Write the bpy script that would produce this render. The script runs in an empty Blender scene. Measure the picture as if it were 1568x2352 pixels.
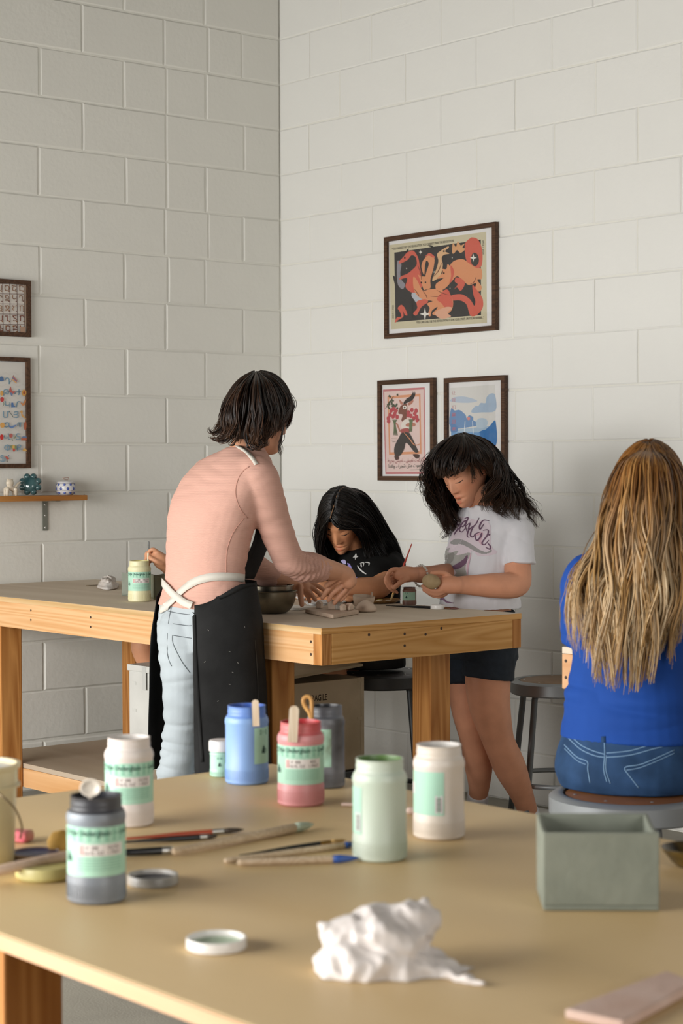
import bpy, bmesh, math, random
import numpy as np
from mathutils import Vector, Matrix, noise
from mathutils.bvhtree import BVHTree

random.seed(7)
SC = bpy.context.scene
COL = SC.collection

# ------------------------------------------------------------------ camera
CAM_POS = Vector((6.7236, -5.3413, 1.3320))
CAM_F = Vector((-0.762605, 0.646393, -0.024686))
CAM_R = Vector((0.646651, 0.762779, -0.003432))
CAM_U = Vector((-0.016612, 0.018581, 0.999689))
FPX = 4345.57                                        # focal length in pixels of the 1568x2352 frame
cam_data = bpy.data.cameras.new('camera')
cam = bpy.data.objects.new('camera', cam_data)
COL.objects.link(cam)
cam_data.sensor_fit = 'VERTICAL'
cam_data.sensor_height = 36.0
cam_data.lens = FPX / 2352 * 36.0
cam_data.clip_start = 0.05
M4 = Matrix.Identity(4)
for i in range(3):
    M4[i][0] = CAM_R[i]; M4[i][1] = CAM_U[i]; M4[i][2] = -CAM_F[i]; M4[i][3] = CAM_POS[i]
cam.matrix_world = M4
cam_data.dof.use_dof = True
cam_data.dof.focus_distance = 6.25
cam_data.dof.aperture_fstop = 7.0
SC.camera = cam

# ------------------------------------------------------------------ light and exposure
SC.view_settings.view_transform = 'Standard'
SC.view_settings.look = 'None'
SC.view_settings.gamma = 1.0
SC.view_settings.use_curve_mapping = False
SC.view_settings.exposure = -0.12
SC.cycles.max_bounces = 6
SC.cycles.diffuse_bounces = 3
SC.cycles.glossy_bounces = 2
SC.cycles.transmission_bounces = 2
SC.cycles.caustics_reflective = False
SC.cycles.caustics_refractive = False
world = bpy.data.worlds.new('overcast_sky')
SC.world = world
world.use_nodes = True
world.node_tree.nodes['Background'].inputs[0].default_value = (0.86, 0.93, 1.0, 1)
world.node_tree.nodes['Background'].inputs[1].default_value = 1.0


def area_light(name, loc, target, sx, sy, power, color):
    d = bpy.data.lights.new(name, 'AREA')
    d.shape = 'RECTANGLE'; d.size = sx; d.size_y = sy; d.energy = power; d.color = color
    o = bpy.data.objects.new(name, d); COL.objects.link(o)
    o.location = loc
    o.rotation_euler = (Vector(target) - Vector(loc)).to_track_quat('-Z', 'Y').to_euler()
    return o


# daylight entering by the big glazed opening in the wall on the left of the camera,
# and an added fill lamp behind the camera, brightening the left wall
area_light("daylight_big_window", (2.5, -6.95, 1.3), (2.5, 0, -4.6), 4.6, 1.9, 560, (1.0, 0.985, 0.96))
area_light('daylight_side_window', (9.25, -4.3, 1.9), (0, -4.3, 1.9), 2.4, 1.8, 100, (1.0, 0.975, 0.94))


def pt(px, py, D):
    """the point seen at pixel (px, py) at the distance D from the camera plane"""
    return CAM_POS + (CAM_F * FPX + CAM_R * (px - 784) - CAM_U * (py - 1176)) * (D / FPX)


def onz(px, py, z):
    d = CAM_F * FPX + CAM_R * (px - 784) - CAM_U * (py - 1176)
    return CAM_POS + d * ((z - CAM_POS.z) / d.z)


def onax(px, py, ax, v):
    d = CAM_F * FPX + CAM_R * (px - 784) - CAM_U * (py - 1176)
    return CAM_POS + d * ((v - CAM_POS[ax]) / d[ax])


# ------------------------------------------------------------------ materials
def lin(c):
    if isinstance(c, str):
        c = c.lstrip('#'); c = tuple(int(c[i:i + 2], 16) / 255 for i in (0, 2, 4))
    return tuple((x / 12.92 if x <= 0.04045 else ((x + 0.055) / 1.055) ** 2.4) for x in c[:3]) + (1.0,)


MATS = {}


def mat(name, col='#888888', rough=0.6, metal=0.0, var=0.0, vscale=8.0, col2=None, bump=0.0, bscale=60.0,
        attr=None, spec=0.5, sss=0.0, coat=0.0, stretch=(1, 1, 1), trans=0.0, detail=4.0, kind='noise', coords='Object'):
    if name in MATS:
        return MATS[name]
    m = bpy.data.materials.new(name); m.use_nodes = True
    nt = m.node_tree; N = nt.nodes; Lk = nt.links
    b = N['Principled BSDF']
    b.inputs['Base Color'].default_value = lin(col)
    b.inputs['Roughness'].default_value = rough
    b.inputs['Metallic'].default_value = metal
    b.inputs['Specular IOR Level'].default_value = spec
    if coat: b.inputs['Coat Weight'].default_value = coat
    if sss:
        b.inputs['Subsurface Weight'].default_value = sss
        b.inputs['Subsurface Radius'].default_value = (0.012, 0.005, 0.003)
        b.inputs['Subsurface Scale'].default_value = 1.0
    if trans: b.inputs['Transmission Weight'].default_value = trans
    tc = N.new('ShaderNodeTexCoord'); mp = N.new('ShaderNodeMapping')
    mp.inputs['Scale'].default_value = stretch
    Lk.new(tc.outputs[coords], mp.inputs['Vector'])
    src = None
    if attr:
        a = N.new('ShaderNodeAttribute'); a.attribute_name = attr
        src = a.outputs['Color']
    if var or col2:
        if kind == 'wave':
            t = N.new('ShaderNodeTexWave'); t.wave_type = 'BANDS'; t.bands_direction = 'Y'
            t.inputs['Scale'].default_value = vscale; t.inputs['Distortion'].default_value = 6.0
            t.inputs['Detail'].default_value = 3.0; t.inputs['Detail Scale'].default_value = 0.8
        else:
            t = N.new('ShaderNodeTexNoise'); t.inputs['Scale'].default_value = vscale
            t.inputs['Detail'].default_value = detail
        Lk.new(mp.outputs[0], t.inputs['Vector'])
        fac = t.outputs[0] if kind != 'wave' else t.outputs['Fac']
        rp = N.new('ShaderNodeValToRGB'); Lk.new(fac, rp.inputs[0])
        lo, hi = (0.35, 0.65) if kind != 'wave' else (0.1, 0.9)
        rp.color_ramp.elements[0].position = lo; rp.color_ramp.elements[1].position = hi
        c1 = lin(col)
        if col2: c2 = lin(col2)
        else: c2 = tuple(x * (1 - var) for x in c1[:3]) + (1,)
        rp.color_ramp.elements[0].color = c1; rp.color_ramp.elements[1].color = c2
        if src is not None:
            mx = N.new('ShaderNodeMix'); mx.data_type = 'RGBA'; mx.blend_type = 'MULTIPLY'
            mx.inputs[0].default_value = 1.0
            Lk.new(src, mx.inputs[6]); Lk.new(rp.outputs[0], mx.inputs[7]); src = mx.outputs[2]
        else:
            src = rp.outputs[0]
    if src is not None: Lk.new(src, b.inputs['Base Color'])
    if bump:
        t2 = N.new('ShaderNodeTexNoise'); t2.inputs['Scale'].default_value = bscale
        t2.inputs['Detail'].default_value = 5.0
        Lk.new(mp.outputs[0], t2.inputs['Vector'])
        bp = N.new('ShaderNodeBump'); bp.inputs['Strength'].default_value = bump
        bp.inputs['Distance'].default_value = 0.01
        Lk.new(t2.outputs[0], bp.inputs['Height']); Lk.new(bp.outputs[0], b.inputs['Normal'])
    MATS[name] = m
    return m


def wood(name, c1, c2, scale=9.0, rough=0.6, axis=0, bump=0.05, fine=0.35, rings=20.0):
    """grain running along the object's local axis"""
    if name in MATS: return MATS[name]
    m = bpy.data.materials.new(name); m.use_nodes = True
    nt = m.node_tree; N = nt.nodes; Lk = nt.links; b = N['Principled BSDF']
    b.inputs['Roughness'].default_value = rough
    b.inputs['Specular IOR Level'].default_value = 0.3
    tc = N.new('ShaderNodeTexCoord'); oi = N.new('ShaderNodeObjectInfo')
    add = N.new('ShaderNodeVectorMath'); add.operation = 'ADD'
    mul = N.new('ShaderNodeVectorMath'); mul.operation = 'SCALE'; mul.inputs['Scale'].default_value = 7.0
    cx = N.new('ShaderNodeCombineXYZ')
    for k in range(3): Lk.new(oi.outputs['Random'], cx.inputs[k])
    Lk.new(cx.outputs[0], mul.inputs[0])
    Lk.new(tc.outputs['Object'], add.inputs[0]); Lk.new(mul.outputs[0], add.inputs[1])
    mp = N.new('ShaderNodeMapping')
    s = [1, 1, 1]; s[axis] = 0.05
    mp.inputs['Scale'].default_value = s
    Lk.new(add.outputs[0], mp.inputs['Vector'])
    w = N.new('ShaderNodeTexNoise'); w.inputs['Scale'].default_value = scale
    w.inputs['Detail'].default_value = 2.0; w.inputs['Distortion'].default_value = 0.4
    Lk.new(mp.outputs[0], w.inputs['Vector'])
    mm = N.new('ShaderNodeMath'); mm.operation = 'MULTIPLY'; mm.inputs[1].default_value = rings
    Lk.new(w.outputs[0], mm.inputs[0])
    fr = N.new('ShaderNodeMath'); fr.operation = 'PINGPONG'; fr.inputs[1].default_value = 0.5
    Lk.new(mm.outputs[0], fr.inputs[0])
    w2 = N.new('ShaderNodeTexNoise'); w2.inputs['Scale'].default_value = scale * 14
    w2.inputs['Detail'].default_value = 3.0
    Lk.new(mp.outputs[0], w2.inputs['Vector'])
    mx = N.new('ShaderNodeMath'); mx.operation = 'MULTIPLY_ADD'
    mx.inputs[1].default_value = fine; Lk.new(w2.outputs[0], mx.inputs[0]); Lk.new(fr.outputs[0], mx.inputs[2])
    rp = N.new('ShaderNodeValToRGB'); Lk.new(mx.outputs[0], rp.inputs[0])
    rp.color_ramp.elements[0].position = 0.1; rp.color_ramp.elements[1].position = 0.75
    rp.color_ramp.elements[0].color = lin(c1); rp.color_ramp.elements[1].color = lin(c2)
    Lk.new(rp.outputs[0], b.inputs['Base Color'])
    bp = N.new('ShaderNodeBump'); bp.inputs['Strength'].default_value = bump; bp.inputs['Distance'].default_value = 0.01
    Lk.new(w2.outputs[0], bp.inputs['Height']); Lk.new(bp.outputs[0], b.inputs['Normal'])
    MATS[name] = m
    return m


# ------------------------------------------------------------------ mesh building
class MB:
    def __init__(self): self.v = []; self.f = []; self.mi = []; self.cols = []

    def add(self, verts, faces, mi=0, col=None):
        o = len(self.v)
        self.v.extend([Vector(x) for x in verts])
        self.f.extend([tuple(i + o for i in fc) for fc in faces])
        self.mi.extend([mi] * len(faces))
        self.cols.extend([col] * len(verts))
        return self

    def box(self, c, s, rot=None, mi=0, bev=0.0):
        sx, sy, sz = s[0] / 2, s[1] / 2, s[2] / 2
        c = Vector(c)
        if bev <= 0:
            vs = [Vector((x, y, z)) for z in (-sz, sz) for y in (-sy, sy) for x in (-sx, sx)]
            fs = [(0, 2, 3, 1), (4, 5, 7, 6), (0, 1, 5, 4), (2, 6, 7, 3), (0, 4, 6, 2), (1, 3, 7, 5)]
        else:
            bm = bmesh.new(); bmesh.ops.create_cube(bm, size=1.0)
            for v in bm.verts: v.co = Vector((v.co.x * 2 * sx, v.co.y * 2 * sy, v.co.z * 2 * sz))
            bmesh.ops.bevel(bm, geom=bm.edges[:], offset=bev, segments=2, affect='EDGES', profile=0.6)
            bm.verts.index_update()
            vs = [v.co.copy() for v in bm.verts]; fs = [tuple(v.index for v in f.verts) for f in bm.faces]
            bm.free()
        if rot is not None: vs = [rot @ v for v in vs]
        return self.add([v + c for v in vs], fs, mi)

    def tube(self, pts, rad, n=12, cap=True, flat=1.0, up=None, mi=0, cols=None, round_caps=False):
        """closed tube along pts; rad number, list, or list of (ra, rb)"""
        pts = [Vector(p) for p in pts]
        k = len(pts)
        if not isinstance(rad, (list, tuple)): rad = [rad] * k
        rad = [r if isinstance(r, (list, tuple)) else (r, r * flat) for r in rad]
        if round_caps:
            d0 = (pts[0] - pts[1]).normalized(); d1 = (pts[-1] - pts[-2]).normalized()
            pre, prr, post, por = [], [], [], []
            for t in (1.0, 0.9, 0.7, 0.4):
                rr = math.sqrt(max(0.0004, 1 - t * t)); rm = min(rad[0])
                pre.append(pts[0] + d0 * rm * t); prr.append((rad[0][0] * rr, rad[0][1] * rr))
            for t in (0.4, 0.7, 0.9, 1.0):
                rr = math.sqrt(max(0.0004, 1 - t * t)); rm = min(rad[-1])
                post.append(pts[-1] + d1 * rm * t); por.append((rad[-1][0] * rr, rad[-1][1] * rr))
            pts = pre + pts + post; rad = prr + rad + por
            if cols: cols = [cols[0]] * 4 + list(cols) + [cols[-1]] * 4
            k = len(pts)
        tang = []
        for i in range(k):
            a = pts[max(0, i - 1)]; b = pts[min(k - 1, i + 1)]
            t = b - a
            tang.append(t.normalized() if t.length > 1e-9 else Vector((0, 0, 1)))
        u = Vector(up) if up is not None else (Vector((0, 0, 1)) if abs(tang[0].z) < 0.9 else Vector((1, 0, 0)))
        vs = []; cc = []
        for i in range(k):
            t = tang[i]
            u = u - t * u.dot(t)
            if u.length < 1e-6: u = t.orthogonal()
            u.normalize()
            w = t.cross(u)
            if up is not None: pass
            for j in range(n):
                a = 2 * math.pi * j / n
                vs.append(pts[i] + w * (math.cos(a) * rad[i][0]) + u * (math.sin(a) * rad[i][1]))
                cc.append(cols[i] if cols else None)
        fs = [(i * n + j, i * n + (j + 1) % n, (i + 1) * n + (j + 1) % n, (i + 1) * n + j)
              for i in range(k - 1) for j in range(n)]
        if cap:
            fs.append(tuple(range(n - 1, -1, -1))); fs.append(tuple((k - 1) * n + j for j in range(n)))
        o = len(self.v)
        self.v.extend(vs); self.f.extend([tuple(i + o for i in fc) for fc in fs])
        self.mi.extend([mi] * len(fs)); self.cols.extend(cc)
        return self

    def rings(self, rings, cap=True, mi=0):
        """closed loft through rings of equal point counts"""
        n = len(rings[0]); vs = [Vector(p) for r in rings for p in r]; k = len(rings)
        fs = [(i * n + j, i * n + (j + 1) % n, (i + 1) * n + (j + 1) % n, (i + 1) * n + j)
              for i in range(k - 1) for j in range(n)]
        if cap:
            fs.append(tuple(range(n - 1, -1, -1))); fs.append(tuple((k - 1) * n + j for j in range(n)))
        return self.add(vs, fs, mi)

    def lathe(self, prof, n=32, c=(0, 0, 0), mi=0, rot=None, cap=False):
        c = Vector(c); vs = []
        for r, z in prof:
            for j in range(n):
                a = 2 * math.pi * j / n
                v = Vector((r * math.cos(a), r * math.sin(a), z))
                vs.append((rot @ v if rot is not None else v) + c)
        k = len(prof)
        fs = [(i * n + j, i * n + (j + 1) % n, (i + 1) * n + (j + 1) % n, (i + 1) * n + j)
              for i in range(k - 1) for j in range(n)]
        if cap:
            fs.append(tuple(range(n - 1, -1, -1))); fs.append(tuple((k - 1) * n + j for j in range(n)))
        return self.add(vs, fs, mi)

    def sphere(self, c, r, n=16, m=10, rot=None, mi=0):
        if not isinstance(r, (tuple, list)): r = (r, r, r)
        c = Vector(c); vs = [Vector((0, 0, -r[2]))]
        for i in range(1, m):
            ph = -math.pi / 2 + math.pi * i / m
            for j in range(n):
                a = 2 * math.pi * j / n
                vs.append(Vector((r[0] * math.cos(ph) * math.cos(a), r[1] * math.cos(ph) * math.sin(a), r[2] * math.sin(ph))))
        vs.append(Vector((0, 0, r[2])))
        fs = [(0, 1 + (j + 1) % n, 1 + j) for j in range(n)]
        for i in range(m - 2):
            for j in range(n):
                fs.append((1 + i * n + j, 1 + i * n + (j + 1) % n, 1 + (i + 1) * n + (j + 1) % n, 1 + (i + 1) * n + j))
        L = len(vs) - 1; b = 1 + (m - 2) * n
        fs += [(L, b + j, b + (j + 1) % n) for j in range(n)]
        if rot is not None: vs = [rot @ v for v in vs]
        return self.add([v + c for v in vs], fs, mi)

    def prism(self, poly, z0, z1, M=None, mi=0):
        """2-D outline extruded between z0 and z1, then moved by M"""
        n = len(poly)
        vs = [Vector((x, y, z0)) for x, y in poly] + [Vector((x, y, z1)) for x, y in poly]
        if M is not None: vs = [M @ v for v in vs]
        fs = [tuple(range(n - 1, -1, -1)), tuple(range(n, 2 * n))] + [(i, (i + 1) % n, n + (i + 1) % n, n + i) for i in range(n)]
        return self.add(vs, fs, mi)

    def mesh(self, name):
        me = bpy.data.meshes.new(name)
        me.from_pydata([tuple(v) for v in self.v], [], self.f)
        if any(self.mi): me.polygons.foreach_set('material_index', self.mi)
        if any(c is not None for c in self.cols):
            ca = me.color_attributes.new('col', 'FLOAT_COLOR', 'POINT')
            for i, c in enumerate(self.cols): ca.data[i].color = c if c is not None else (1, 1, 1, 1)
        me.update()
        return me

    def obj(self, name, mats, parent=None, smooth=False, loc=None, recenter=True, angle=None):
        if recenter and loc is None and self.v:
            lo = Vector([min(v[i] for v in self.v) for i in range(3)]); hi = Vector([max(v[i] for v in self.v) for i in range(3)])
            c = (lo + hi) / 2; c.z = lo.z
            for i, v in enumerate(self.v): self.v[i] = v - c
            loc = c
        me = self.mesh(name)
        return link(name, me, mats, parent, smooth, loc, angle)


def fix_normals(me):
    bm = bmesh.new(); bm.from_mesh(me)
    bmesh.ops.recalc_face_normals(bm, faces=bm.faces[:]); bm.to_mesh(me); bm.free()


def link(name, me, mats=None, parent=None, smooth=False, loc=None, angle=None):
    o = bpy.data.objects.new(name, me); COL.objects.link(o)
    if mats is not None and len(me.materials) == 0:
        for m in (mats if isinstance(mats, (list, tuple)) else [mats]): me.materials.append(m)
    fix_normals(me)
    if smooth:
        me.polygons.foreach_set('use_smooth', [True] * len(me.polygons))
        if angle is not None:
            me.set_sharp_from_angle(angle=math.radians(angle))
    if loc is not None: o.location = loc
    if parent is not None:
        o.parent = parent
        if parent.type == 'EMPTY' or True:
            o.location = Vector(o.location) - world_loc(parent)
    return o


def world_loc(o):
    l = Vector(o.location)
    while o.parent is not None:
        o = o.parent; l = l + Vector(o.location)
    return l


def thing(name, label, cat, loc=(0, 0, 0), group=None):
    o = bpy.data.objects.new(name, None); COL.objects.link(o)
    o.location = loc; o.empty_display_size = 0.05
    o['label'] = label; o['category'] = cat
    if group: o['group'] = group
    return o


def tag(o, label, cat, group=None):
    o['label'] = label; o['category'] = cat
    if group: o['group'] = group
    return o


def struct(o):
    o['kind'] = 'structure'
    return o


def smoothstep(a, b, x):
    t = max(0.0, min(1.0, (x - a) / (b - a)))
    return t * t * (3 - 2 * t)


def cat_path(pts, n):
    """Catmull-Rom resample of points (tuples of any length) to n samples"""
    pts = [tuple(p) for p in pts]
    k = len(pts); out = []
    for s in range(n):
        t = s / (n - 1) * (k - 1)
        i = min(int(t), k - 2); u = t - i
        p0 = pts[max(0, i - 1)]; p1 = pts[i]; p2 = pts[i + 1]; p3 = pts[min(k - 1, i + 2)]
        out.append(tuple(0.5 * ((2 * b) + (-a + c) * u + (2 * a - 5 * b + 4 * c - d) * u * u + (-a + 3 * b - 3 * c + d) * u ** 3)
                         for a, b, c, d in zip(p0, p1, p2, p3)))
    return out


def remesh(mb, voxel, smooth_it=4, factor=0.5):
    """one continuous surface around all the closed pieces of mb"""
    me = mb.mesh('tmp'); fix_normals(me)
    o = bpy.data.objects.new('tmp', me); COL.objects.link(o)
    md = o.modifiers.new('r', 'REMESH'); md.mode = 'VOXEL'; md.voxel_size = voxel; md.adaptivity = 0.0
    if smooth_it:
        s = o.modifiers.new('s', 'SMOOTH'); s.iterations = smooth_it; s.factor = factor
    dg = bpy.context.evaluated_depsgraph_get()
    dg.update()
    res = bpy.data.meshes.new_from_object(o.evaluated_get(dg))
    bpy.data.objects.remove(o); bpy.data.meshes.remove(me)
    for a in list(res.materials): pass
    res.materials.clear()
    return res


def merge_meshes(name, meshes):
    bm = bmesh.new()
    for m in meshes: bm.from_mesh(m)
    r = bpy.data.meshes.new(name); bm.to_mesh(r); bm.free()
    return r


def bvh_of(me):
    bm = bmesh.new(); bm.from_mesh(me); b = BVHTree.FromBMesh(bm); bm.free()
    return b
# ------------------------------------------------------------------ the room
RX, RY, RZ = 9.0, -6.6, 4.6
M_PAINT_L = mat('painted_block', '#e4e2da', 0.62, var=0.05, vscale=1.3, bump=0.13, bscale=45.0, spec=0.35)
M_PAINT_R = mat('painted_block_right', '#e8e7e2', 0.62, var=0.04, vscale=1.1, bump=0.10, bscale=50.0, spec=0.35)
M_MORTAR = mat('painted_mortar', '#e4e2d9', 0.7, bump=0.2, bscale=90.0)
M_WHITE = mat('plain_white_paint', '#dedcd4', 0.8)
M_CONC = mat('concrete_floor', '#a19c8f', 0.75, var=0.3, vscale=3.0, bump=0.12, bscale=160.0, detail=8)

fl = MB().box((RX / 2, RY / 2, -0.05), (RX + 0.6, -RY + 0.6, 0.1)).obj('floor', M_CONC); struct(fl)
cl = MB().box((RX / 2, RY / 2, RZ + 0.05), (RX + 0.6, -RY + 0.6, 0.1)).obj('ceiling', mat('ceiling_boards', '#4f4a43', 0.8)); struct(cl)
wl = MB().box((-0.103, RY / 2, RZ / 2), (0.2, -RY, RZ)).obj('wall_left', M_MORTAR); struct(wl)
wr = MB().box((RX / 2, 0.103, RZ / 2), (RX + 0.4, 0.2, RZ)).obj('wall_right', M_MORTAR); struct(wr)

# the wall with the big glazed opening, on the left of the camera, and the wall behind the camera
def wall_with_hole(name, axis, pos, a0, a1, h0, h1, A0, A1):
    mb = MB()
    def seg(u0, u1, z0, z1):
        if axis == 'y': mb.box(((u0 + u1) / 2, pos, (z0 + z1) / 2), (u1 - u0, 0.2, z1 - z0))
        else: mb.box((pos, (u0 + u1) / 2, (z0 + z1) / 2), (0.2, u1 - u0, z1 - z0))
    seg(A0, a0, 0, RZ); seg(a1, A1, 0, RZ); seg(a0, a1, 0, h0); seg(a0, a1, h1, RZ)
    return struct(mb.obj(name, mat('back_wall_paint', '#a8a49a', 0.8)))

wall_with_hole('wall_front', 'y', RY - 0.1, 0.2, 4.8, 0.35, 2.25, -0.2, RX + 0.2)
wall_with_hole('wall_back', 'x', RX + 0.1, -5.4, -3.2, 1.0, 2.8, RY, 0.0)
M_FRAME = mat('window_frame_paint', '#c9c7c0', 0.5)
M_PANE = bpy.data.materials.new('window_glass'); M_PANE.use_nodes = True
_nt = M_PANE.node_tree; _nt.nodes.remove(_nt.nodes['Principled BSDF'])
_t = _nt.nodes.new('ShaderNodeBsdfTransparent'); _g = _nt.nodes.new('ShaderNodeBsdfGlossy'); _g.inputs['Roughness'].default_value = 0.02
_m = _nt.nodes.new('ShaderNodeMixShader'); _m.inputs[0].default_value = 0.06
_nt.links.new(_t.outputs[0], _m.inputs[1]); _nt.links.new(_g.outputs[0], _m.inputs[2])
_nt.links.new(_m.outputs[0], _nt.nodes['Material Output'].inputs[0])


def window(name, axis, pos, a0, a1, h0, h1, nx, nz):
    mb = MB(); w = 0.05
    def bar(u0, u1, z0, z1):
        if axis == 'y': mb.box(((u0 + u1) / 2, pos, (z0 + z1) / 2), (u1 - u0, 0.06, z1 - z0))
        else: mb.box((pos, (u0 + u1) / 2, (z0 + z1) / 2), (0.06, u1 - u0, z1 - z0))
    for i in range(nx + 1):
        u = a0 + (a1 - a0) * i / nx; bar(u - w / 2, u + w / 2, h0, h1)
    for i in range(nz + 1):
        z = h0 + (h1 - h0) * i / nz; bar(a0, a1, z - w / 2, z + w / 2)
    o = struct(mb.obj(name, M_FRAME))
    for i in range(nx):
        for j in range(nz):
            u0 = a0 + (a1 - a0) * i / nx + w / 2; u1 = a0 + (a1 - a0) * (i + 1) / nx - w / 2
            z0 = h0 + (h1 - h0) * j / nz + w / 2; z1 = h0 + (h1 - h0) * (j + 1) / nz - w / 2
            c = ((u0 + u1) / 2, pos, (z0 + z1) / 2) if axis == 'y' else (pos, (u0 + u1) / 2, (z0 + z1) / 2)
            s = (u1 - u0, 0.006, z1 - z0) if axis == 'y' else (0.006, u1 - u0, z1 - z0)
            MB().box(c, s).obj('pane', M_PANE, o)


window('window_1', 'y', RY - 0.1, 0.2, 4.8, 0.35, 2.25, 4, 4)
window('window_2', 'x', RX + 0.1, -5.4, -3.2, 1.0, 2.8, 2, 2)  # unseen window, added as the opening for the fill lamp

# painted concrete blocks, each its own piece, standing a few millimetres proud of the joints
BH = 0.2032
BW = 0.2032 * 1.0348                              # half a block


def block_mesh(name, w, h, seed, proud, bev):
    rnd = random.Random(seed)
    j = lambda a: rnd.uniform(-a, a)
    nx = 5
    x0, x1 = 0.0, w; z0, z1 = 0.0, h
    # outline sampled so that the edges are a little uneven
    out = []
    for i in range(nx): out.append((x0 + (x1 - x0) * i / nx, z0 + j(0.0012)))
    for i in range(2): out.append((x1 + j(0.001), z0 + (z1 - z0) * i / 2))
    for i in range(nx): out.append((x1 - (x1 - x0) * i / nx, z1 + j(0.0012)))
    for i in range(2): out.append((x0 + j(0.001), z1 - (z1 - z0) * i / 2))
    cx, cz = w / 2, h / 2
    n = len(out)
    inner = []
    for x, z in out:
        ix = x + (bev if x < cx - 1e-4 else -bev) * (1 if abs(x - cx) > w / 2 - 0.01 else 0)
        iz = z + (bev if z < cz - 1e-4 else -bev) * (1 if abs(z - cz) > h / 2 - 0.01 else 0)
        inner.append((ix, iz))
    vs = [(x, 0, z) for x, z in out] + [(x, proud + j(0.0006), z) for x, z in inner]
    fs = [(i, (i + 1) % n, n + (i + 1) % n, n + i) for i in range(n)] + [tuple(range(n, 2 * n))]
    me = bpy.data.meshes.new(name); me.from_pydata(vs, [], fs); me.update()
    fix_normals(me)
    return me


def lay_blocks(wall, axis, length, first, rows, proud, joint, bev, paint, special=None):
    """axis 'l': left wall (x = 0, runs to -y); axis 'r': right wall (y = 0, runs to +x)"""
    cache = {}
    rnd = random.Random(3 if axis == 'l' else 5)
    for k in range(rows):
        # joints of this row: distance from the corner
        js = [0.0]
        d = first - BW * (0 if k % 2 else 1)
        while d < 0.05: d += 2 * BW
        while d < length:
            js.append(d); d += 2 * BW
        if special: js = special(k, js)
        js = sorted(js)
        js = [x + (rnd.uniform(-0.007, 0.007) if i else 0) for i, x in enumerate(js)]
        js.append(length)
        zo = rnd.uniform(-0.0025, 0.0025)
        for a, b in zip(js[:-1], js[1:]):
            w = b - a - joint
            if w < 0.04: continue
            key = (round(w / 0.004), rnd.randrange(2))
            if key not in cache:
                cache[key] = block_mesh('block', key[0] * 0.004, BH - joint * 0.8, len(cache) + (17 if axis == 'l' else 71), proud, bev)
                cache[key].materials.append(paint)
            o = bpy.data.objects.new('block', cache[key]); COL.objects.link(o)
            sink = rnd.uniform(-0.0012, 0.0012)
            if axis == 'l':
                o.rotation_euler = (0, rnd.uniform(-.002, .002), -math.pi / 2)
                p = Vector((-0.003 + sink, -a - joint / 2, k * BH + joint / 2 + zo))
                # local x -> -y, local y -> +x
            else:
                o.rotation_euler = (math.pi, rnd.uniform(-.002, .002), 0)
                p = Vector((a + joint / 2, 0.003 + sink, (k + 1) * BH - joint / 2 + zo))
            o.parent = wall
            o.location = p - Vector(wall.location)


def left_special(k, js):
    # the cut courses beside the corner: extra joints in part of the rows
    if k in (15, 14, 11, 10, 8): js = js + [0.405] if all(abs(x - 0.405) > 0.1 for x in js) else js
    if k in (14, 12, 11, 10, 15): js = js + [0.62] if all(abs(x - 0.62) > 0.1 for x in js) else js
    return js

lay_blocks(wl, 'l', 2.6, 0.2065, 21, 0.0042, 0.006, 0.006, M_PAINT_L, left_special)
lay_blocks(wr, 'r', 4.2, 1.474 % (2 * BW), 21, 0.0030, 0.004, 0.005, M_PAINT_R)
# the plain rest of both walls beyond the block courses that can be picked apart
MB().box((-0.001, (-2.6 + RY) / 2, RZ / 2), (0.006, -RY - 2.6, RZ)).obj('plain_face', M_PAINT_L, wl)
MB().box(((4.2 + RX) / 2, 0.001, RZ / 2), (RX - 4.2, 0.006, RZ)).obj('plain_face', M_PAINT_R, wr)
# ------------------------------------------------------------------ furniture
W_FIR = wood('fir_lumber_x', '#deb385', '#c9955f', 7.0, 0.6, 0)
W_FIRY = wood('fir_lumber_y', '#d6a466', '#b8823f', 7.0, 0.6, 1)
W_FIRZ = wood('fir_lumber_z', '#c98f50', '#9a5f28', 7.0, 0.6, 2)
W_PLY = wood('birch_plywood_edge', '#d8b98d', '#b8935f', 3.0, 0.6, 0)
W_TOPG = wood('dusty_plywood_top', '#dacbb7', '#cebda7', 1.6, 0.7, 0, 0.03, 0.2, 6.0)
W_TOP = wood('honey_plywood_top', '#dfc394', '#d4b37e', 1.3, 0.45, 0, 0.03, 0.15, 5.0)
W_SHELF = wood('worn_grey_board', '#b8a793', '#ab9982', 2.0, 0.8, 0, 0.03, 0.3, 4.0)
M_SCREW = mat('dark_screw_hole', '#3a2414', 0.6)

TZ = 0.858


def board(parent, name, lo, hi, m, bev=0.002):
    lo = Vector(lo); hi = Vector(hi)
    mb = MB().box((lo + hi) / 2, hi - lo, bev=bev)
    return mb.obj(name, m, parent)


wb = thing('workbench', 'long wooden workbench against the left wall, where the woman in the apron leans over', 'table', (1.25, -1.42, 0))
board(wb, 'tabletop', (0.012, -1.832, TZ - 0.018), (2.492, -1.005, TZ), W_TOPG)
board(wb, 'edge_band', (0.012, -1.8345, TZ - 0.0185), (2.492, -1.832, TZ - 0.0005), W_PLY, 0.0005)
board(wb, 'edge_band', (2.492, -1.8345, TZ - 0.0185), (2.4945, -1.005, TZ - 0.0005), W_FIRY, 0.0005)
fa = board(wb, 'front_apron', (0.012, -1.832, TZ - 0.018 - 0.092), (2.454, -1.794, TZ - 0.0185), W_FIR)
ba = board(wb, 'back_apron', (0.012, -1.043, TZ - 0.018 - 0.092), (2.454, -1.005, TZ - 0.0185), W_FIR)
ea = board(wb, 'end_apron', (2.4545, -1.794, TZ - 0.018 - 0.092), (2.4925, -1.043, TZ - 0.0185), W_FIRY)
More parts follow.
